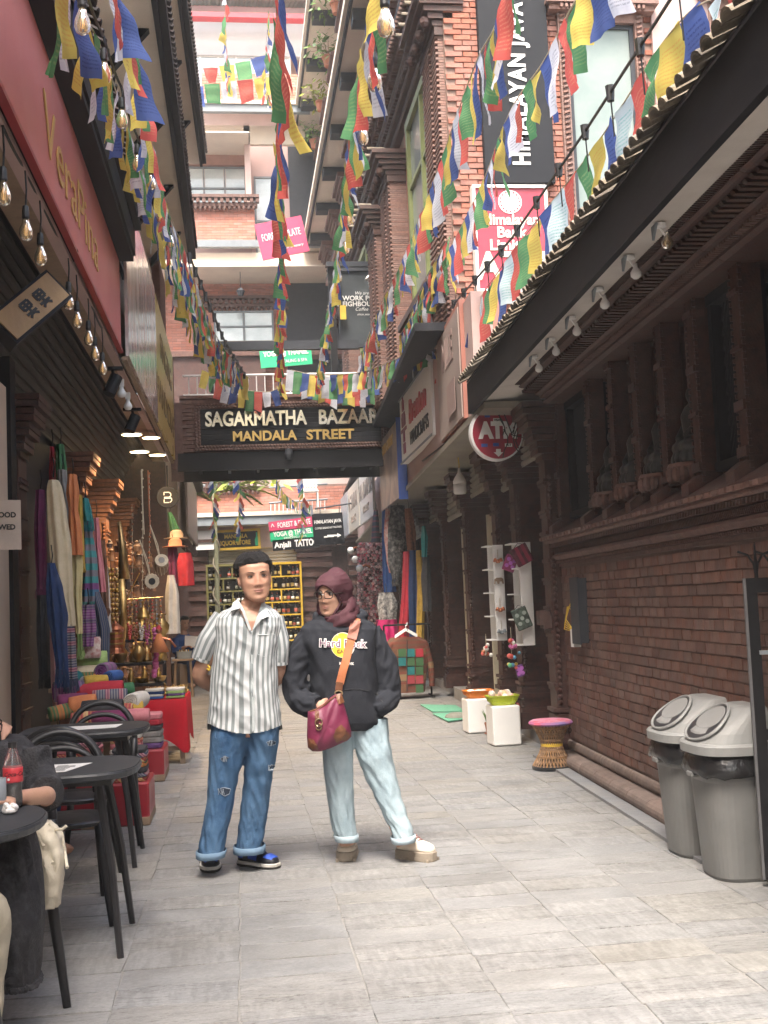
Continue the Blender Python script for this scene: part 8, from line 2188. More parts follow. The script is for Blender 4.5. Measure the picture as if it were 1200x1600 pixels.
RL=[('lime green rolled blanket on top of the textile stand',139,1032,10.0,(1,.1,0),.30,.085,'lime'),('cream rolled blanket under the lime green one',138,1052,9.9,(1,.1,0),.30,.07,'cream'),('patterned brown roll at the left of the third step',128,1062,9.7,(1,.2,0),.26,.065,3),('grey green rolled cloth in the middle of the third step',150,1067,9.6,(1,-.05,0),.30,.062,'grey'),('small lilac roll end on beside the lime green blanket',165,1047,9.8,(.2,1,0),.25,.07,2),('crimson rolled shawl in the middle of the textile stand',156,1080,9.3,(1,-.05,.03),.36,.08,'red'),('violet patterned roll at the left end beside the crimson one',108,1080,9.3,(1,.3,0),.24,.085,2),('navy floral roll in front of the crimson one',172,1090,9.1,(1,.1,0),.26,.07,1),('small blue roll end on at the right of the stand',176,1058,9.5,(.3,1,0),.2,.06,'blue'),('plum roll lying lowest at the left of the stand',114,1098,9.0,(1,.2,0),.22,.075,'plum'),('bright orange folded roll on the lowest step',130,1102,8.9,(1,.1,.1),.2,.08,'orange'),('grey blue roll behind the farther chair',160,1108,8.8,(1,-.1,0),.3,.075,'charcoal'),('ribbed rose roll on the lowest step',186,1111,8.9,(1,0,0),.2,.06,0),('mustard knitted roll at the right of the rose one',205,1108,9.0,(1,.1,.05),.18,.06,'ochre'),('white and blue roll end on at the right end of the lowest step',213,1095,9.1,(.25,1,0),.26,.075,'white'),('coral rolled cloth in front of the mustard one',212,1118,8.8,(1,0,0),.2,.055,'pink')]
RL+=[('deep green roll squeezed between the crimson roll and the navy one',190,1078,9.5,(1,.1,.1),.2,.055,'green'),('small yellow knitted roll on top of the crimson roll',150,1064,9.35,(1,.3,0),.18,.05,'ochre'),('teal roll end on above the violet patterned one',112,1060,9.55,(.3,1,0),.2,.06,'teal'),('brown checked roll leaning at the left of the lowest step',98,1112,8.85,(1,.4,.15),.2,.06,3),('wine coloured roll in front of the grey blue one',172,1122,8.6,(1,0,0),.26,.06,'plum'),('cream and red woven roll at the front of the stand',138,1124,8.6,(1,.1,0),.24,.06,0)]
for lab,x,y,Y,d,L,r,m_ in RL:roll(lab,P(x,y,Y),d,L,r,CL[m_]if isinstance(m_,str)else PAT[m_])
c=P(131,1012,9.9);t=thing('cushion','white patterned cushion standing above the lime green roll','cushion',tuple(c));q=MB();q.rings([sring(c+V((0,.02,z)),a,.05,20,4)for z,a in((-.09,.13),(-.06,.14),(0,.135),(.06,.14),(.085,.13))]);q.build('cover',mat('floral',(.6,.55,.5),(.35,.12,.12),scale=26,rough=.9),t,smooth=True)
def folded(lab,c,w,d,n,cols,h=.035,grp='stacks of folded cloth on the stall'):
 t=thing('cloth_stack',lab,'folded cloth',tuple(c),grp);z=0
 for k in range(n):
  hh=h*rnd.uniform(.85,1.15);q=MB();rg=[];uv=[]
  for zz,e in((0,.95),(hh*.2,1.),(hh*.8,1.),(hh,.94)):
   r_=sring(V(c)+V((rnd.uniform(-.004,.004),0,z+zz)),w/2*e*rnd.uniform(.98,1.02),d/2*e,26,6,seam=True)
   for p in r_:p.z+=.004*noise.noise((p.x*9,p.y*9,k))
   uv+=[(p.x,p.x+p.z)for p in r_];rg.append(r_)
  q.rings(rg,False,True,True,uv);m_=cols[k%len(cols)];q.build('folded_cloth',CL[m_]if isinstance(m_,str)else PAT[m_],t);z+=hh+.001
  # red display boxes with cloth stacks
def redbox(lab,c,w,d,h):
 t=thing('display_box',lab,'display box',tuple(c),'red display boxes');q=MB();q.box(V(c)+V((0,d/2,h/2)),(w,d,h),0,.012);q.build('box',M['darkred'],t)
 q=MB();q.box(V(c)+V((w/2-.05,d/2,.03)),(.104,d+.006,.055),0,.004);q.build('worn_corner',M['brown']if 'brown' in M else M['doorwood'],t)
b1=G(198,1292);redbox('nearer glossy dark red display box with cloth stacked on it',b1,.30,.5,.28)
b2=G(236,1222);redbox('farther glossy dark red display box beside the red table',b2,.22,.6,.26)
b3=V((b1.x-.42,b1.y-.02,0));redbox('dark red display box behind the chairs',b3,.46,.5,.30)
folded('stack of dark patterned folded shawls on the nearer red box',b1+V((.02,.18,.282)),.22,.3,7,[0,1,'charcoal',3],.03)
folded('stack of white and coral folded cloth at the back of the nearer red box',b1+V((-.03,.42,.282)),.22,.16,8,['white','pink',0,'white'],.036)
folded('stack of grey and violet knitwear on the farther red box',b2+V((-.01,.22,.262)),.20,.3,6,['violet','grey','grey','charcoal','red','pink'],.045)
folded('stack of pale grey knitted hats left of the violet knitwear',b2+V((-.20,.05,.262)),.16,.24,6,['grey','white','grey'],.04)
folded('stack of bright multicoloured cloth on the box behind the chairs',b3+V((.1,.2,.302)),.3,.25,7,['pink',1,'white','violet',0],.035)
c=P(236,1132,10.15);q=MB();q.ball(c,(.06,.055,.08),12,8);tag(q.build('knitted_hat',PAT[0],smooth=True),'knitted hat with red, white and blue stripes propped beside the folded cloth','hat')
# red covered table with folded cloth and brass
tc=G(262,1196);t=thing('stall_table','low wooden table under a bright red cloth at the left stall','table',tuple(tc))
TX0,TX1,TY0,TY1,TZ=tc.x-.20,tc.x+.17,tc.y+.05,tc.y+1.0,.56
for x in(TX0+.02,TX1-.06):
 for y in(TY0+.02,TY1-.06):q=MB();q.obox((x,y,0),(.045,0,0),(0,.045,0),(0,0,TZ));q.build('leg',M['doorwood'],t)
q=MB();q.obox((TX0,TY0,TZ),(TX1-TX0,0,0),(0,TY1-TY0,0),(0,0,.03));q.build('top',M['doorwood'],t);q=MB();q.obox((TX0,TY0+.03,.12),(TX1-TX0,0,0),(0,.04,0),(0,0,.04));q.build('stretcher',M['doorwood'],t)
q=MB();RC_=cloth('cloth_scarlet',(.46,.012,.025),(.36,.008,.018),scale=5)
pts=[]
per=[(TX0,TY1),(TX0,TY0),(TX1,TY0),(TX1,TY1)];loop=[]
for a,b_ in zip(per,per[1:]):
 for k in range(14):loop.append((lerp(a[0],b_[0],k/14),lerp(a[1],b_[1],k/14)))
loop.append(per[-1]);vs=[];fs=[];n=len(loop)
for i,(zz,e)in enumerate(((TZ+.034,-.004),(TZ+.02,.008),(TZ-.12,.012),(.30,.016),(.17,.02))):
 for k,(x,y)in enumerate(loop):
  w=.012*math.sin(k*1.1)*(i/4);vs.append((x+(e+w)*(1 if x>(TX0+TX1)/2 else-1),y-(e+w)*(1 if y<TY0+.01 else 0),zz+(.07*math.sin(k*.4)if i==4 else 0)))
for i in range(4):
 for k in range(n-1):fs.append((i*n+k,i*n+k+1,(i+1)*n+k+1,(i+1)*n+k))
vs+=[(TX0,TY0,TZ+.036),(TX1,TY0,TZ+.036),(TX1,TY1,TZ+.036),(TX0,TY1,TZ+.036)];o_=len(vs)-4;fs.append((o_,o_+1,o_+2,o_+3));q.add(vs,fs);tag(q.build('tablecloth',RC_,smooth=True),'scarlet cloth draped over the low stall table','tablecloth')
folded('row of blue and white folded cloths on the red table',V((TX0+.09,TY0+.10,TZ+.04)),.17,.18,4,['blue','white','navy','white'],.022);folded('row of olive and lilac folded cloths on the red table',V((TX1-.09,TY0+.10,TZ+.04)),.17,.18,4,['lime','violet','lime','white'],.022)
# brass: pots, bowls, bells, figures - each a thing
def brass_mesh(prof,n=16):q=MB();q.lathe(prof,n);return q.mesh('brass',M['brass'],True)
BM=dict(bowl=brass_mesh([(.0,.0),(.03,.0),(.055,.02),(.065,.05),(.068,.055),(.062,.055),(.05,.02),(0,.012)]),pot=brass_mesh([(0,0),(.03,0),(.025,.01),(.05,.05),(.055,.08),(.03,.12),(.025,.14),(.04,.155),(.036,.156),(0,.14)]),bell=brass_mesh([(.045,0),(.04,.012),(.028,.035),(.022,.06),(.008,.07),(.006,.09),(.012,.1),(0,.105)]),figure=brass_mesh([(.03,0),(.035,.01),(.028,.02),(.034,.04),(.022,.06),(.026,.08),(.012,.09),(.016,.105),(.013,.118),(0,.125)]),small=brass_mesh([(.012,0),(.016,.008),(.01,.02),(.014,.03),(.006,.038),(0,.044)],9),plate=brass_mesh([(0,0),(.09,.004),(.13,.018),(.135,.022),(.12,.02),(0,.008)]))
BN=dict(bowl='bowl',pot='pot',bell='bell',figure='figurine',plate='dish')
def brassy(k,p,lab,s=1.,grp='brass ware on the stall',rz=None):
 o=link('brass_'+BN[k],BM[k]);o.location=p;o.scale=(s,s,s);tag(o,lab,BN[k],grp)
 return o
st=thing('brass_shelf','dark wooden stepped shelf carrying brass ware at the left stall','shelf',(-1.15,12.6,0))
for k,(z,y)in enumerate(((.50,11.9),(.66,12.3),(.86,12.7),(1.10,13.1))):q=MB();q.obox((-1.55,y,z-.03),(.72,0,0),(0,.4,0),(0,0,.03));q.build('board',M['blackwood'],st)
for x in(-1.53,-.88):q=MB();q.obox((x,12.0,0),(.04,0,0),(0,.05,0),(0,0,.47));q.obox((x,13.2,0),(.04,0,0),(0,.05,0),(0,0,1.07));q.build('upright',M['blackwood'],st)
rows_=[('plate',.50,12.0,4,1.0),('bowl',.50,12.15,4,1.1),('bowl',.66,12.42,4,1.2),('figure',.66,12.5,5,1.3),('pot',.86,12.85,4,1.3),('figure',.86,12.95,5,1.6),('pot',1.10,13.25,4,1.6),('bell',1.10,13.35,3,1.8)]
pn=['left end','left of centre','centre','right of centre','right end'];rn={.50:'lowest',.66:'second',.86:'third',1.10:'top'}
for k,z,y,n,s in rows_:
 for j in range(n):brassy(k,V((-1.48+.6*j/max(1,n-1)+rnd.uniform(-.03,.03),y+rnd.uniform(-.03,.03),z)),'brass %s at the %s of the %s brass shelf'%(BN[k],pn[j if n>3 else j*2],rn[z]),s*rnd.uniform(.85,1.15))
q=MB()
for k in range(420):
 p=V((rnd.uniform(TX0+.02,TX1-.02),rnd.uniform(TY0+.32,TY1-.05),TZ+.035+abs(rnd.gauss(0,.018))));R=Matrix.Rotation(rnd.uniform(0,6),3,'Z')@Matrix.Rotation(rnd.uniform(-1,1),3,'X');q.lathe([(.010,0),(.014,.008),(.008,.02),(.011,.03),(0,.042)],6,p,R)
o=q.build('brass_trinkets',M['brass'],kind='stuff',smooth=True);tag(o,'heap of tiny brass trinkets on the red table','trinkets')
# bell chains, prayer wheel, drums, hanging strings
def beadchain(lab,pts,r,m_,n,grp=None,cat='bells'):
 t=thing('bell_chain',lab,cat,tuple(pts[0]),grp)
 q=MB();q.tube(pts,.004,4);q.build('cord',M['rope'],t)
 for k in range(n):
  f=k/max(1,n-1)*(len(pts)-1);i=min(int(f),len(pts)-2);p=pts[i].lerp(pts[i+1],f-i);qq=MB();qq.ball(p+V((rnd.uniform(-.006,.006),-.012,0)),r*rnd.uniform(.85,1.1),9,6);qq.build('bell',m_,t,smooth=True)
for i,x in enumerate((172,177,183)):beadchain('string of round brass bells hung on the lit pilaster, %s'%('left','middle','right')[i],[P(x-1,890,11.6),P(x,930,11.6),P(x,968,11.6)],.022,M['brass'],11,'brass bell strings')
for i,(x,y0,y1)in enumerate(((222,735,960),(206,790,955),(233,740,880))):
 beadchain('long thin bead string hanging in front of the brass shelf, %s'%('middle one','left one','right one')[i],[P(x,y0,11.8),P(x+1,(y0+y1)/2,11.8),P(x,y1,11.8)],.012,[M['rope'],BC[6],COP][i],18,'long bead strings','beads')
c=P(181,998,11.5);t=thing('prayer_wheel','carved copper prayer wheel lantern below the bell strings','prayer wheel',tuple(c))
q=MB();q.lathe([(.0,-.15),(.085,-.14),(.075,-.10),(.07,-.09),(.07,.07),(.085,.09),(.06,.12),(.02,.15),(0,.18)],16,c);q.build('drum',COP,t)
for z in(-.06,-.01,.04):q=MB();q.lathe([(.068,z),(.074,z+.006),(.074,z+.016),(.068,z+.022)],16,c);q.build('band',M['brass'],t)
def drum(lab,c,d,r,L,m_,skin):
 d=V(d).normalized();u=d.orthogonal().normalized();w=d.cross(u);Mx=Matrix((u,w,d)).transposed();t=thing('hand_drum',lab,'drum',tuple(c),'hand drums hung at the stall')
 q=MB();q.lathe([(r*.9,-L/2),(r*1.12,-L*.1),(r*1.1,L*.15),(r,L/2)],22,c,Mx);q.build('body',m_,t,smooth=True)
 q=MB();q.lathe([(r*.7,L/2+.004),(r*1.02,L/2+.004),(r*1.06,L/2-.01),(r*1.06,L/2-.03),(r,L/2-.03)],22,c,Mx);q.build('hoop',M['rope'],t)
 q=MB();q.lathe([(0,L/2+.005),(r*.98,L/2+.003)],22,c,Mx);q.build('head',CL['cream'],t);q=MB();q.lathe([(0,L/2+.009),(r*.5,L/2+.008),(r*.5,L/2+.005)],18,c,Mx);q.build('spot',skin,t)
 q=MB();
 for k in range(12):a=2*PI*k/12;p0=V(c)+Mx@V((r*1.05*math.cos(a),r*1.05*math.sin(a),L/2-.03));p1=V(c)+Mx@V((r*.95*math.cos(a+.3),r*.95*math.sin(a+.3),-L/2));pm=V(c)+Mx@V((r*1.15*math.cos(a+.15),r*1.15*math.sin(a+.15),0));q.tube([p0,pm,p1],.004,4)
 q.build('lacing',M['rope'],t,kind='stuff');q=MB();q.tube([c,V(c)+V((-.04,0,.18)),V(c)+V((-.10,.02,.40))],.005,4);q.tube([c,V(c)+V((-.03,0,.20)),V(c)+V((-.10,.02,.40))],.005,4);q.build('strap',M['rope'],t)
drum('nearer hand drum with a black spot on its skin',P(236,908,11.2),(.15,-1,-.05),.065,.22,CL['brown'],M['black']);drum('upper hand drum with a pale skin and grey spot',P(252,883,11.5),(.1,-1,.35),.062,.26,M['doorwood'],CL['grey'])
tri=[P(197,937,11.3),P(218,895,11.3),P(222,905,11.3),P(199,937,11.3),P(255,933,11.3)];q=MB();q.tube(tri[:2],.006,5);q.tube([tri[0],tri[4]],.006,5);tag(q.build('hanging_rod',M['brass']),'brass rod and slanting cord carrying bells under the drums','rod')
c=P(224,958,11.2);o=brassy('bell',c+V((0,0,-.05)),'pewter coloured bell hung under the rod',1.6,None)
for i in range(9):beadchain('thin wind chime %s along the brass rod'%('first','second','third','fourth','fifth','sixth','seventh','eighth','ninth')[i],[P(200+6.4*i,938,11.3),P(200+6.4*i,965+9*(i%3),11.3)],.011,[COP,M['brass'],BC[0],M['greysteel']][i%4],6,'wind chimes on the rod','chime')
for i in range(6):beadchain('hanging mala of painted beads, %s from the left'%('first','second','third','fourth','fifth','sixth')[i],[P(200+9*i,975,11.5),P(203+9*i,1000+8*(i%2),11.45),P(206+9*i,978,11.5)],.014,BC[[0,6,4,3,1,6][i]],14,'malas under the chimes','beads')
beadchain('garland of orange and pink flowers hanging by the brass',[P(243,985,11.0),P(244,1020,11.0),P(242,1055,11.)],.03,BC[3],12,None,'garland');t=thing('puppet','small orange clothed puppet with a red cap hanging by the brass ware','puppet',tuple(P(248,1000,10.9)));c=P(248,985,10.9)
q=MB();q.ball(c,.03,10,8);q.build('head',COP,t,smooth=True);q=MB();q.lathe([(.02,-.03),(.04,-.08),(.09,-.2),(.085,-.2),(0,-.19)],12,c);q.build('robe',CL['orange'],t,smooth=True);q=MB();q.lathe([(.03,.012),(.012,.04),(0,.055)],10,c);q.build('cap',CL['red'],t);q=MB();q.tube([c+V((.03,0,-.07)),c+V((.1,-.01,-.09)),c+V((.15,0,-.16))],.012,6);q.build('arm',COP,t)
# long horns / masks on the lit pilaster
q=MB();q.tube([P(186,815,12.2),P(192,860,12.2),P(194,905,12.2)],[.02,.04,.06],12);tag(q.build('brass_horn',M['brass'],smooth=True),'dark brass ceremonial horn against the lit pilaster','horn')
q=MB();q.tube([P(187,905,12.0),P(193,960,12.0),P(190,1010,12.0)],[.05,.045,.03],12,flat=.5);tag(q.build('sword_sheath',M['brass'],smooth=True),'long curved brass sheath hanging beside the prayer wheel','sheath')
# ropes from the lamp fitting
for i,(x,y0,y1,m_)in enumerate(((221,735,835,'rope'),(231,735,835,'pot'))):q=MB();q.tube([P(x,y0,11.6),P(x+1.5,(y0+y1)/2,11.6),P(x+4,y1,11.6)],.007,5);tag(q.build('hanging_rope',M[m_]),['pale rope hanging from the ceiling lamps to the drums','brown rope hanging beside the pale one'][i],'rope')
# clothes at the far end of the left stall
drape('hanging_dress','crimson embroidered blouse on a hanger past the drums','blouse',[(862,280,298),(880,276,302),(915,279,304)],15.5,CL['red'],5,.15)
drape('hanging_dress','white shawl with blue flowers hanging past the drums','shawl',[(895,262,272),(930,258,280),(990,259,282)],14.5,CL['white'],5,.2)
drape('hanging_dress','maroon robe behind the crimson blouse','robe',[(850,262,276),(880,262,280),(912,266,282)],15.8,CL['plum'],5,.2)
drape('hanging_dress','green and pink sash hanging under the round black sign','sash',[(800,262,268),(815,264,276),(829,266,282)],16.2,CL['green'],5,.3)
for i,(x,y,Y,m_)in enumerate(((276,842,15.9,'doorwood'),(274,855,15.7,'pot'))):
 c=P(x,y,Y);t=thing('felt_hat',['brown brimmed felt hat above the robes','orange felt hat under the brown one'][i],'hat',tuple(c));q=MB();q.lathe([(.17,0),(.175,.008),(.09,.02),(.085,.09),(.05,.12),(0,.125)],18,c);q.build('crown',M[m_],t,smooth=True)
q=MB()
for k in range(170):p=V((rnd.uniform(-1.65,-1.3),rnd.uniform(13.4,18.4),rnd.uniform(.4,2.3)));r_=rnd.uniform(.02,.055);q.lathe([(0,-r_*1.6),(r_,-r_*1.5),(r_*rnd.uniform(.5,1.3),0),(r_*.5,r_*.8),(r_*.7,r_*1.4),(0,r_*1.8)],8,p)
tag(q.build('stall_wares',mat('assorted_wares',(.17,.08,.04),(.025,.02,.022),scale=7,rough=.6,bump=.3,jitter=.5),kind='stuff'),'dim clutter of small wares at the back of the left stall','wares')
# stool with a plastic crate by the reading person
c=G(287,1090);t=thing('wooden_stool','plain wooden stool holding a grey crate behind the striped shirt','stool',tuple(c));
q=MB();q.box(c+V((0,.15,.60)),(.34,.34,.03),0,.005);q.build('seat',M['doorwood'],t)
for dx in(-.13,.13):
 for dy in(.03,.27):q=MB();q.tube([c+V((dx*1.1,dy,0)),c+V((dx*.9,dy,.59))],.018,6);q.build('leg',M['doorwood'],t)
c2=c+V((.02,.14,.617));t=thing('plastic_crate','small grey plastic crate of papers on the wooden stool','crate',tuple(c2));q=MB();q.rings([sring(c2+V((0,0,z)),a,a*.7,20,7)for z,a in((0,.11),(.12,.125),(.12,.118),(.01,.105))]);q.build('tub',M['greysteel'],t)
for k in range(5):q=MB();q.box(c2+V((-.07+.035*k,0,.10)),(.012,.12,.09),.1);q.build('paper',M['white']if k%2 else CL['ochre'],t)
# --- stall on the right beyond the doors
bs=[BC[0],BC[3],BC[4],BC[1],BC[2]]
q=MB();
for i in range(30):
 x=560+1.35*i;
 for k in range(30):
  p=P(x+rnd.uniform(-.5,.5),850+4.4*k+rnd.uniform(-1,1),21.5+rnd.uniform(-.2,.2));q.ball(p,rnd.uniform(.018,.034),6,4)
o=q.build('bead_curtain',mat('mixed_beads',(.62,.52,.48),(.45,.05,.10),scale=3,rough=.5,bump=0,jitter=.8),kind='stuff');tag(o,'dense curtain of red and white bead strings at the right stall','beads')
G2='clothes hung at the right stall'
drape('hanging_garment','royal blue tunic hanging between the beads and the black poncho','tunic',[(790,597,606),(830,597,614),(900,598,618),(925,600,619)],20.0,CL['blue'],6,.2,group=G2)
drape('hanging_garment','black and white woven poncho spread under the picture board','poncho',[(790,610,632),(830,606,638),(875,606,636),(905,613,625)],19.2,mat('poncho',(.05,.05,.05),(.012,.012,.013),scale=30,rough=.95,bump=.6,dirt=(.4,.38,.36),dscale=14,damt=.7),7,.25,fringe=.12,group=G2)
drape('hanging_garment','red and white patterned shawl left of the black poncho','shawl',[(795,602,612),(835,600,614),(875,604,618),(895,608,616)],19.4,mat('folk_shawl',(.42,.09,.10),(.55,.46,.4),scale=16,rough=.9),6,.25,group=G2)
drape('hanging_garment','deep red dress hanging to the jacket rail','dress',[(862,630,640),(920,628,642),(1000,622,641)],18.2,CL['red'],6,.18,group=G2)
drape('hanging_garment','long navy robe beside the deep red dress','robe',[(860,640,652),(920,638,654),(1010,640,656)],18.0,CL['navy'],6,.18,group=G2)
drape('hanging_garment','ochre robe beside the navy robe','robe',[(860,650,658),(920,652,664),(1015,650,662)],17.8,CL['ochre'],6,.2,group=G2)
drape('hanging_garment','turquoise scarf hanging on the pilaster hook','scarf',[(822,659,664),(840,658,668),(870,659,667)],17.0,CL['teal'],5,.25,group=G2)
drape('hanging_garment','dark indigo tunic on the inner rail','tunic',[(868,662,670),(900,658,673),(955,661,674)],17.2,CL['charcoal'],6,.2,group=G2)
drape('hanging_garment','brown embroidered shawl under the picture board','shawl',[(795,632,644),(835,634,650),(860,636,650)],18.6,mat('embroidered',(.16,.06,.03),(.30,.12,.06),scale=30,rough=.9),6,.25,group=G2)
drape('hanging_garment','striped teal and plum blanket folded over a rod','blanket',[(795,584,590),(815,582,592),(848,580,594)],21.,PAT[1],4,.15,group=G2)
drape('hanging_garment','magenta cloth over the bead table','cloth',[(968,588,620),(1000,590,622),(1030,592,624)],18.8,cloth('cloth_magenta',(.55,.03,.16),(.42,.02,.11)),9,.15,depth=.25,group=G2)
drape('hanging_garment','rolled grey and white blanket bundle behind the hoodie shoulder','blanket',[(925,592,614),(945,589,621),(968,592,619)],18.9,mat('marled',(.42,.40,.37),(.04,.04,.045),scale=22,rough=.95),7,.2,group=G2)
rk=G(640,1092);t=thing('clothes_rail','low black clothes rail carrying patchwork jackets','rail',tuple(rk))
q=MB();q.tube([rk+V((-.32,.1,1.06)),rk+V((.34,.1,1.06))],.014,7);q.build('rail',M['blackmetal'],t)
for sx in(-.32,.34):q=MB();q.tube([rk+V((sx,.1,.02)),rk+V((sx,.1,1.06))],.014,7);q.tube([rk+V((sx,-.15,.03)),rk+V((sx,.35,.03))],.014,7);q.build('leg',M['blackmetal'],t)
PATCH=[]
for k,(a,b_)in enumerate((((.16,.05,.035),(.07,.085,.055)),((.12,.06,.05),(.05,.07,.06)),((.15,.09,.05),(.05,.06,.055)))):PATCH.append(stripes('patchwork_%d'%k,a,b_,14.,1,.55,third=(a,b_,(.30,.2,.1),(.05,.06,.06))))
for i in range(4):
 Yk=rk.y-.02+.10*i;lab=['nearest patchwork jacket on the low rail, green and rust panels','second patchwork jacket on the low rail, brown weave','third jacket on the low rail, teal weave','rearmost jacket on the low rail'][i]
 t=drape('patchwork_jacket',lab,'jacket',[(992,622-3*i,650),(1004,608-2*i,668),(1040,606,668),(1082,608,664)],Yk,PATCH[i%3],3,.06,.07,group='jackets on the low rail')
 if i==0:
  for a in range(4):
   for b_ in range(5):
    if rnd.random()<.8:q=MB();p0=P(609+13.6*a,1014+14*b_,Yk-.092);p1=P(621+13.6*a,1026+14*b_,Yk-.092);q.obox(p0,(p1.x-p0.x,0,0),(0,.03,0),(0,0,p1.z-p0.z));q.build('patch',(CL['green'],CL['brown'],CL['red'],PAT[0],PAT[3],CL['teal'])[rnd.randrange(6)],t)
  q=MB();q.tube([P(636,y,Yk-.1)for y in(1000,1040,1080)],.006,5);q.build('zip',M['black'],t)
 q=MB();c=P(634,985-i,Yk);q.tube([c+V((-.16,0,-.10)),c,c+V((.16,0,-.10))],.012,6);q.tube([c,c+V((0,0,.06)),c+V((.03,.02,.08))],.006,5);q.build('hanger',M['white'],t)
 for sg,xs in((-1,(611,604,602)),(1,(664,673,675))):
  rg,uv=limb([P(xs[0],1006,Yk),P(xs[1],1040,Yk),P(xs[2],1072,Yk)],[.05,.045,.04],14,True);q=MB();q.rings(rg,False,False,False,uv);q.build('sleeve',PATCH[i%3],t,smooth=True)
for k in range(3):c=P(548+7*k,860+14*k,23-k);t=thing('wall_lamp',['first globe lamp on the far right wall','second globe lamp on the far right wall','third globe lamp on the far right wall'][k],'lamp',tuple(c),'globe lamps on the far right wall');q=MB();q.ball(c,.07,12,8);q.build('globe',M['bulbwhite'],t,smooth=True);q=MB();q.tube([c,c+V((.1,0,.06)),c+V((.2,0,.02))],.02,6);q.build('arm',COP,t)
# --- cafe tables and chairs on the left
TOP=mat('grey_table_top',(.042,.045,.05),(.034,.036,.04),scale=5,rough=.55,bump=.02,spec=.1);TEDGE=mat('grey_table_edge',(.035,.038,.044),scale=5,rough=.4,bump=.02)
def cafe_table(c,w,d,lab,p=4,pedestal=False):
 t=thing('cafe_table',lab,'table',(c[0],c[1],0),'grey cafe tables');c=V((c[0],c[1],0))
 q=MB();q.rings([sring(c+V((0,0,z)),w/2-e,d/2-e,44,p)for z,e in((.715,.02),(.722,.004),(.740,.0),(.748,.004))]);q.build('edge',TEDGE,t,smooth=False)
 q=MB();q.rings([sring(c+V((0,0,z)),w/2-e,d/2-e,44,p)for z,e in((.7485,.006),(.7525,.008))]);q.build('top',TOP,t)
 if pedestal:
  q=MB();q.tube([c+V((0,0,.0)),c+V((0,0,.70))],.035,12);q.lathe([(.22,0),(.22,.012),(.05,.03)],24,c);q.build('pedestal',M['black'],t);return
 for sx in(-1,1):
  for sy in(-1,1):
   q=MB();q.tube([c+V((sx*w*.26,sy*d*.22,.714)),c+V((sx*w*.34,sy*d*.32,.36)),c+V((sx*w*.39,sy*d*.42,0))],[.019,.017,.014],9);q.build('leg',M['black'],t)
 q=MB();q.box(c+V((0,0,.70)),(w*.7,d*.6,.028));q.build('apron',M['black'],t)
cafe_table((-1.0,3.93),.70,.66,'nearest grey cafe table with a cola bottle at the left edge',2.4,True)
cafe_table((-.80,5.18),.70,.62,'middle grey cafe table with a menu sheet and splayed legs',3.2)
cafe_table((-.90,6.86),.72,.62,'farthest grey cafe table with a paper menu',3.2)
def cafe_chair(c,rz,lab):
 t=thing('cafe_chair',lab,'chair',(c[0],c[1],0),'black moulded hoop back chairs',rz);Z0=V((0,0,0));ORG[t.name]=V((0,0,0))
 # local frame: seat faces -y, back at +y
 q=MB();q.rings([sring(V((0,-.01,z)),a,b_,30,3)for z,a,b_ in((.435,.19,.185),(.44,.205,.20),(.455,.21,.205),(.462,.20,.195),(.456,.15,.14))]);q.build('seat',M['black'],t,smooth=False)
 for sx in(-1,1):
  q=MB();q.tube([V((sx*.165,-.15,.445)),V((sx*.18,-.17,.30)),V((sx*.215,-.235,0))],[.022,.021,.015],9);q.build('leg',M['black'],t,smooth=True)
  q=MB();q.tube([V((sx*.20,.17,.60)),V((sx*.19,.165,.45)),V((sx*.20,.20,.26)),V((sx*.23,.275,0))],[.019,.024,.021,.015],9);q.build('leg',M['black'],t,smooth=True)
 for h,w,yb,r_ in((.83,.205,.25,.019),(.755,.19,.235,.016),(.66,.175,.215,.014)):
  pts=[]
  for k in range(19):
   a=PI*k/18;pts.append(V((w*math.cos(a)*(1 if k else 1),lerp(.165,yb,math.sin(a)**.6),lerp(.50,h,math.sin(a)**.55))))
  q=MB();q.tube(pts,r_,8);q.build('hoop' if h>.8 else 'inner_hoop',M['black'],t,smooth=True)
 return t
ch0=cafe_chair((-.86,5.62),0.15,'black hoop back chair behind the middle table, its back to the stalls')
def another(c,rz,lab):return dup(ch0,(c[0],c[1],0),rz,lab)
another((-.92,6.30),PI-.1,'black hoop back chair at the near side of the farthest table');another((-.88,7.42),.1,'black hoop back chair behind the farthest table');another((-.92,4.55),.22,'black hoop back chair carrying the canvas bag');another((-.93,3.30),PI-.2,'black chair in the bottom left corner under the beige trousers')
def sheet(pts,z,lab,m_=None):
 q=MB();q.prism([V((x,y,z))for x,y in pts],(0,0,.0015));o=q.build('menu_sheet',m_ or M['white']);tag(o,lab,'menu')
sheet([(-1.08,4.98),(-.74,4.98),(-.66,5.22),(-1.05,5.24)],.7532,'white printed menu sheet on the middle table');sheet([(-1.1,6.72),(-.72,6.76),(-.70,6.95),(-1.05,6.95)],.7532,'white menu sheet lying on the farthest table')
q=MB()
for k in range(9):
 for j in range(3):q.obox((-1.02+.11*j,5.01+.02*k,.7549),(.085*rnd.uniform(.5,1),0,0),(0,.006,0),(0,0,.0006))
q2=q;
o=bpy.data.objects.new('menu_print',q2.mesh('menu_print',M['ink']));COL.objects.link(o);o['kind']='stuff'
o.parent=bpy.data.objects['menu_sheet']
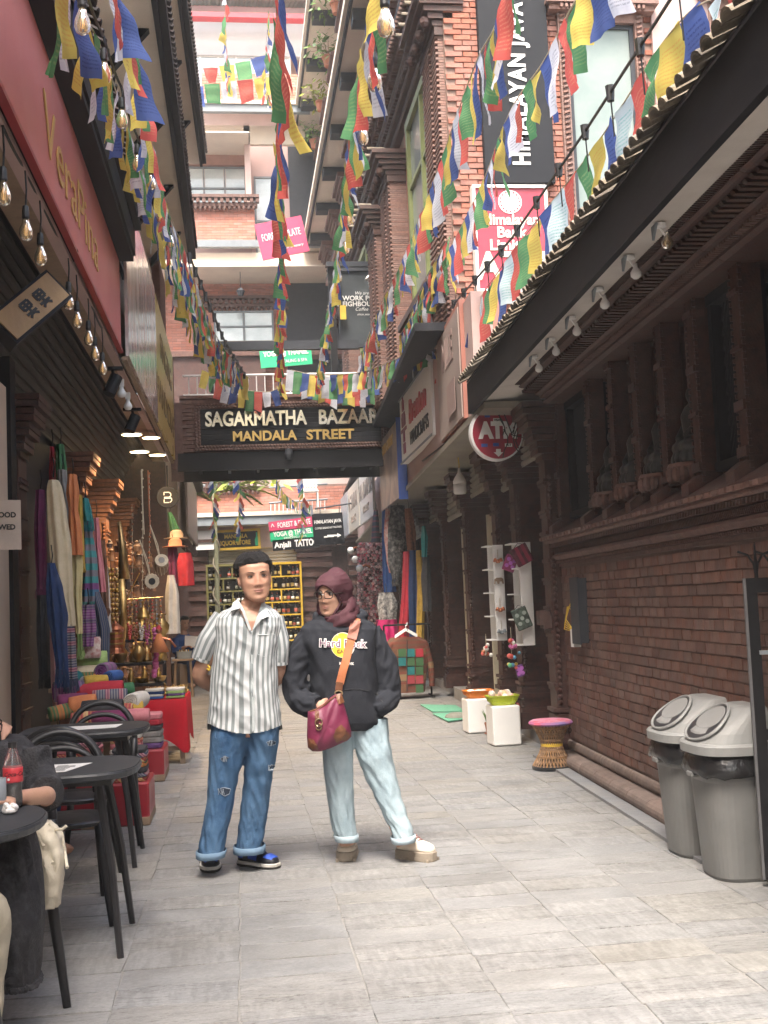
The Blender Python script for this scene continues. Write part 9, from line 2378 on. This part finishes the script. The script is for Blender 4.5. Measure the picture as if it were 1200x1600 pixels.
# cola bottle
c=G(21,1262,.753);c.z=.7526
t=thing('cola_bottle','clear cola bottle with red label, one third full, on the nearest table','bottle',tuple(c));s_=1.0
PET=mat('clear_bottle',(.80,.82,.82),(.75,.77,.77),scale=3,rough=.05,bump=0,trans=.92);COLA=mat('cola',(.018,.006,.004),scale=3,rough=.08,bump=0)
prof=[(.0,.0),(.024,.0),(.030,.006),(.032,.03),(.029,.06),(.0325,.09),(.0325,.135),(.030,.15),(.022,.175),(.0135,.195),(.0125,.205)]
q=MB();q.lathe(prof,28,c);q.build('bottle',PET,t,smooth=True)
q=MB();q.lathe([(0,.003),(.022,.003),(.0285,.008),(.0305,.03),(.0277,.06),(.030,.083),(.0,.084)],28,c);q.build('cola',COLA,t,smooth=True)
q=MB();q.lathe([(.0330,.088),(.0333,.092),(.0333,.134),(.0330,.137)],32,c);q.build('label',M['signred'],t,smooth=True)
q=MB();q.lathe([(.0145,.203),(.015,.206),(.015,.222),(.0,.223)],20,c);q.build('cap',M['black'],t)
vs,fs=text_mesh('Coca-Cola',.020,.0006,shear=.3,bold=.0003);Lz=[]
for x,y,z in vs:a=-PI/2+.5+x/.0335;Lz.append(c+V((.0338*math.cos(a),.0338*math.sin(a),.116+y)))
q=MB();q.add(Lz,fs);q.build('lettering',M['black'],t)
q=MB();q.lathe([(0,0),(.0045,0),(.0045,.0008),(0,.001)],12,c+V((.0335*math.cos(-PI/2-.25),.0335*math.sin(-PI/2-.25),.100)),Matrix.Rotation(PI/2,3,'X'));q.build('label_mark',M['white'],t)
c=G(12,1272,.753);q=MB();
for k in range(6):q.ball(c+V((rnd.uniform(-.02,.025),rnd.uniform(-.015,.015),.012+.006*(k%3))),(.02,.016,.010),8,5,Matrix.Rotation(k,3,'Z')@Matrix.Rotation(k*.5,3,'X'))
tag(q.build('tissue',M['white']),'crumpled white tissue by the cola bottle','tissue')
c=G(-4,1268,.753);q=MB();q.lathe([(.028,0),(.03,.003),(.03,.11),(.027,.11),(.026,.005),(0,.004)],20,c);tag(q.build('steel_cup',M['greysteel'],smooth=True),'grey metal cup at the left edge of the nearest table','cup')
# canvas bag on the chair
c=P(75,1335,4.30);t=thing('canvas_bag','cream canvas tote bag hanging from the chair back','bag',tuple(c));CAN=mat('canvas',(.62,.57,.46),(.52,.47,.37),scale=10,rough=.92,bump=.5,bscale=40)
rows_c=[(1283,58,78,.035,0),(1292,52,88,.05,0),(1310,55,97,.07,0),(1340,58,100,.075,0),(1385,62,96,.07,0),(1415,66,92,.05,0)]
rg,_=prow(rows_c,4.3,34,3,2.6,.018,4.,(1.6,13.));q=MB();q.rings(rg);q.build('sack',CAN,t,smooth=True);cbv=bvh_of(q)
decal('pocket',[(60,1345),(74,1336),(88,1350),(86,1372),(74,1384)],cbv,CAN,t,.006,3,4.24)
for pts in([(64,1285),(58,1300),(68,1322)],[(76,1287),(86,1296),(97,1296),(104,1290)],[(96,1300),(101,1330),(105,1356)]):q=MB();q.tube([onto(cbv,x,y,.006,4.24)for x,y in pts],.006,6);q.build('strap',CAN,t)
# ---- seated person in black lace at the left edge
LACE_=mat('black_lace',(.020,.020,.024),(.010,.010,.012),scale=40,rough=.7,bump=.7,bscale=120,dirt=(.08,.08,.09),dscale=30,damt=.5)
t=thing('person','person seated at the left edge in a black lace dress with dark curly hair','person',(-.88,4.55,.45))
b=MB();HS=Matrix.Translation((-1.04,4.50,1.14))@Matrix.Rotation(.5,4,'Z')@Matrix.Rotation(.25,4,'X')@Matrix.Scale(.95,4);head_mb(b,HS,40,40)
b.tube([HS@V((0,.02,-.05)),V((-1.01,4.55,1.02)),V((-0.930,4.58,.93))],[.05,.05,.08],14)
rg,_=limb([V((-0.910,4.60,.45)),V((-0.920,4.60,.62)),V((-0.930,4.58,.82)),V((-0.930,4.57,.93))],[(.16,.13),(.145,.115),(.17,.12),(.08,.07)],22,False);b.rings(rg)
armR=[V((-0.795,4.55,.90)),V((-.76,4.50,.74)),V((-.715,4.32,.76)),V((-.79,4.12,.785))];rg,_=limb(armR,[.044,.038,.033,.025],16,False);b.rings(rg);hand(b,armR[-1],V((-.5,-.6,.0)),V((0,0,1)),.9,.4,1)
armL=[V((-1.070,4.50,.90)),V((-1.150,4.40,.70)),V((-1.050,4.20,.78))];rg,_=limb(armL,[.048,.043,.028],14,False);b.rings(rg);hand(b,armL[-1],V((.5,-.6,.0)),V((0,0,1)),.9,.4,-1)
for sx in(-.1,.1):rg,_=limb([V((-.95+sx,4.58,.50)),V((-.98+sx,4.15,.50)),V((-1.0+sx,4.08,.28)),V((-1.0+sx,4.12,.05))],[.075,.06,.05,.04],14,False);b.rings(rg)
for sx in(-.1,.1):b.ball(V((-1.0+sx,4.04,.045)),(.045,.12,.045),12,8)
vs,fs=fuse(b,.006,2);q=MB();q.add(vs,fs);q.build('body',M['skin2'],t,smooth=True);face_parts(t,HS,.6)
q=MB();rg,_=limb([V((-0.910,4.60,.44)),V((-0.920,4.60,.62)),V((-0.930,4.575,.82)),V((-0.930,4.565,.95))],[(.19,.16),(.165,.135),(.19,.14),(.10,.09)],30,False,.008,2.);q.rings(rg)
for A in(armR,armL):rg,_=limb([A[0],A[0].lerp(A[1],.6),A[1]+V((.01,-.02,.02)),A[1].lerp(A[2],.6)+V((.01,0,.0))],[.066,.066,.075,.066],20,False,.008,1.);q.rings(rg)
vs,fs=fuse(q,.008,1);q=MB();q.add(vs,fs);q.build('dress_top',LACE_,t,smooth=True)
rows_d=[(1300,-40,52,.12,.1),(1340,-40,60,.13,.06),(1400,-40,66,.13,.03),(1460,-30,67,.12,0),(1505,-20,64,.11,0),(1528,10,58,.10,0)]
rg,_=prow(rows_d,4.08,44,3,2.3,.022,3.,(2.2,5.));q=MB();q.rings(rg,cap0=False);q.build('skirt',LACE_,t,smooth=True)
q=MB();r0=rg[0]
for k,p in enumerate(r0):q.ball(p+V((0,0,-.008)),(.014,.01,.012),6,4)
q.build('lace_hem',LACE_,t,kind='stuff')
hq=MB()
for k in range(150):
 a=rnd.uniform(0,2*PI);z0=rnd.uniform(-.02,.11);th=rnd.uniform(-.35,PI+.35);p0=HS@(head_pt(z0,th,.012));pts=[];L=rnd.uniform(.12,.30)
 out=(p0-HS.translation).normalized()
 for j in range(9):f=j/8;pts.append(p0+V((out.x*.05*f,out.y*.05*f,-L*f))+V((.014*math.sin(f*14+a),.014*math.cos(f*14+a),0))*min(1,f*3))
 hq.tube(pts,[.004]*8+[.0015],4)
cap=shell(HS,lambda z,th:z>(.05 if math.sin(th)<-.35 else-.08),lambda z,th:.012+.004*noise.noise((th*5,z*30,2)));hq.add(cap.v,cap.f)
hq.build('hair',M['hair'],t,smooth=True)
# ---- person with beige trousers, only knee and elbow reach into the frame
t=thing('person','person seated in the bottom left corner in beige trousers, elbow on the nearest table','person',(-.92,3.40,.45))
b=MB();HB=Matrix.Translation((-1.22,3.36,1.17))@Matrix.Rotation(PI-.6,4,'Z');head_mb(b,HB,36,36);b.tube([HB@V((0,.02,-.05)),V((-1.190,3.36,1.0)),V((-1.170,3.36,.92))],[.05,.055,.08],14)
rg,_=limb([V((-1.130,3.38,.45)),V((-1.150,3.38,.65)),V((-1.170,3.37,.84)),V((-1.170,3.36,.94))],[(.15,.12),(.15,.12),(.18,.12),(.08,.07)],20,False);b.rings(rg)
arm=[V((-1.030,3.40,.88)),V((-0.885,3.50,.755)),V((-0.930,3.70,.79)),V((-1.000,3.84,.79))];rg,_=limb(arm,[.05,.043,.038,.026],16,False);b.rings(rg);hand(b,arm[-1],V((-.3,.8,0)),V((0,0,1)),.95,.4,1)
arm2=[V((-1.310,3.40,.88)),V((-1.350,3.54,.70)),V((-1.250,3.70,.79))];rg,_=limb(arm2,[.05,.043,.028],14,False);b.rings(rg);hand(b,arm2[-1],V((.3,.8,0)),V((0,0,1)),.95,.4,-1)
for sx in(-.1,.1):rg,_=limb([V((-1.110+sx,3.40,.50)),V((-1.030+sx,3.78,.50)),V((-1.010+sx,3.84,.28)),V((-1.010+sx,3.82,.06))],[.07,.055,.045,.038],14,False);b.rings(rg);b.ball(V((-1.010+sx,3.88,.045)),(.045,.12,.045),10,7)
vs,fs=fuse(b,.006,2);q=MB();q.add(vs,fs);q.build('body',M['skin'],t,smooth=True);face_parts(t,HB,.6)
shell(HB,lambda z,th:z>hl(th),lambda z,th:.014).build('hair',M['hair'],t,smooth=True)
BEI=cloth('cloth_khaki',(.52,.48,.38),(.42,.385,.30),scale=7)
q=MB()
for sx in(-.14,.14):rg,_=limb([V((-1.130+sx,3.36,.52)),V((-1.020+sx,3.66,.53)),V((-0.970+sx,3.80,.47)),V((-0.990+sx,3.84,.28)),V((-1.000+sx,3.83,.09))],[.10,.095,.088,.082,.075],26,False,.010,sx*9);q.rings(rg)
vs,fs=fuse(q,.008,1);q=MB();q.add(vs,fs);q.build('trousers',BEI,t,smooth=True)
q=MB();rg,_=limb([V((-1.130,3.38,.44)),V((-1.150,3.38,.65)),V((-1.170,3.37,.85)),V((-1.170,3.36,.95))],[(.18,.15),(.17,.14),(.2,.14),(.09,.08)],26,False,.008,2.);q.rings(rg)
for A in(arm,arm2):rg,_=limb([A[0],A[0].lerp(A[1],.6)],[.066,.062],18,False,.005,1.);q.rings(rg)
vs,fs=fuse(q,.008,1);q=MB();q.add(vs,fs);q.build('shirt',CL['grey'],t,smooth=True)
# ---- simple complete seated people farther back
def seated(c,face,top_m,leg_m,lab,reading=False,skin='skin2'):
 t=thing('person',lab,'person',tuple(c));R=Matrix.Rotation(face,3,'Z');L=lambda x,y,z:V(c)+R@V((x,y,z))
 b=MB();H_=Matrix.Translation(L(0,-.04,1.17))@Matrix.Rotation(face,4,'Z')@Matrix.Rotation(.25 if reading else 0,4,'X');head_mb(b,H_,32,32);b.tube([H_@V((0,.02,-.05)),L(0,0,1.02),L(0,0,.93)],[.05,.05,.08],12)
 rg,_=limb([L(0,0,.45),L(0,.01,.65),L(0,.01,.85),L(0,0,.95)],[(.15,.12),(.14,.11),(.17,.11),(.07,.06)],18,False);b.rings(rg);hs=[]
 for sg in(-1,1):
  A=[L(.17*sg,0,.89),L(.22*sg,-.06,.66),L(.10*sg,-.27,.74 if reading else .62)];rg,_=limb(A,[.045,.04,.028],12,False);b.rings(rg);hand(b,A[-1],R@V((-.4*sg,-.7,0)),V((0,0,1)),.9,.5,sg);hs.append(A)
  rg,_=limb([L(.1*sg,-.02,.48),L(.11*sg,-.42,.48),L(.11*sg,-.46,.26),L(.11*sg,-.44,.06)],[.07,.055,.045,.036],12,False);b.rings(rg);b.ball(L(.11*sg,-.50,.04),(.045,.12,.042),10,6,R)
 vs,fs=fuse(b,.007,2);q=MB();q.add(vs,fs);q.build('body',M[skin],t,smooth=True);face_parts(t,H_,.6);shell(H_,lambda z,th:z>hl(th),lambda z,th:.014).build('hair',M['hair'],t,smooth=True)
 q=MB();rg,_=limb([L(0,0,.43),L(0,.01,.65),L(0,.01,.86),L(0,0,.96)],[(.18,.15),(.165,.135),(.195,.135),(.08,.075)],22,False,.007,1.);q.rings(rg)
 for A in hs:rg,_=limb([A[0],A[1],A[1].lerp(A[2],.7)],[.062,.056,.045],14,False,.005,2.);q.rings(rg)
 vs,fs=fuse(q,.009,1);q=MB();q.add(vs,fs);q.build('top',top_m,t,smooth=True)
 q=MB()
 for sg in(-1,1):rg,_=limb([L(.1*sg,.04,.49),L(.11*sg,-.40,.49),L(.11*sg,-.47,.40),L(.11*sg,-.45,.09)],[.09,.075,.07,.055],16,False,.006,3.);q.rings(rg)
 vs,fs=fuse(q,.009,1);q=MB();q.add(vs,fs);q.build('trousers',leg_m,t,smooth=True)
 return t,L
stp=stripes('pink_pinstripe',(.50,.20,.26),(.56,.44,.46),110.,2,.5,attr=None)
t,L=seated(V((-1.62,7.15,0)),1.2,stp,CL['navy'],'person seated at the far left in a pink pinstriped shirt');another((-1.58,7.14),1.2-0,'black hoop back chair under the person in pink pinstripes')
c0=G(292,1075);t,L=seated(V((c0.x-.05,c0.y+.5,0)),.5,CL['blue'],CL['navy'],'person in royal blue seated behind the striped shirt reading a leaflet',True)
q=MB();a=L(0,-.33,.76);q.prism([a+V(p)for p in((-.14,0,-.02),(.14,-.02,-.06),(.13,.05,.15),(-.13,.06,.18))],(0,.004,0));tag(q.build('leaflet',M['white']),'white printed leaflet held by the person in royal blue','leaflet')
q=MB();q.box(L(0,.0,.22),(.4,.4,.42),.5);tag(q.build('seat_block',M['doorwood']),'wooden block seat under the person in royal blue','seat')
# --- thin city haze
hz=MB();hz.obox((-45,-26,-1.5),(90,0,0),(0,125,0),(0,0,26))
hm=bpy.data.materials.new('haze_air');hm.use_nodes=True
hn=hm.node_tree.nodes;hn.remove(hn['Principled BSDF']);pv=hn.new('ShaderNodeVolumePrincipled')
pv.inputs['Color'].default_value=(.95,.97,1,1);pv.inputs['Density'].default_value=.0016
hm.node_tree.links.new(pv.outputs[0],hn['Material Output'].inputs['Volume'])
hz.build('haze',hm,kind='stuff')
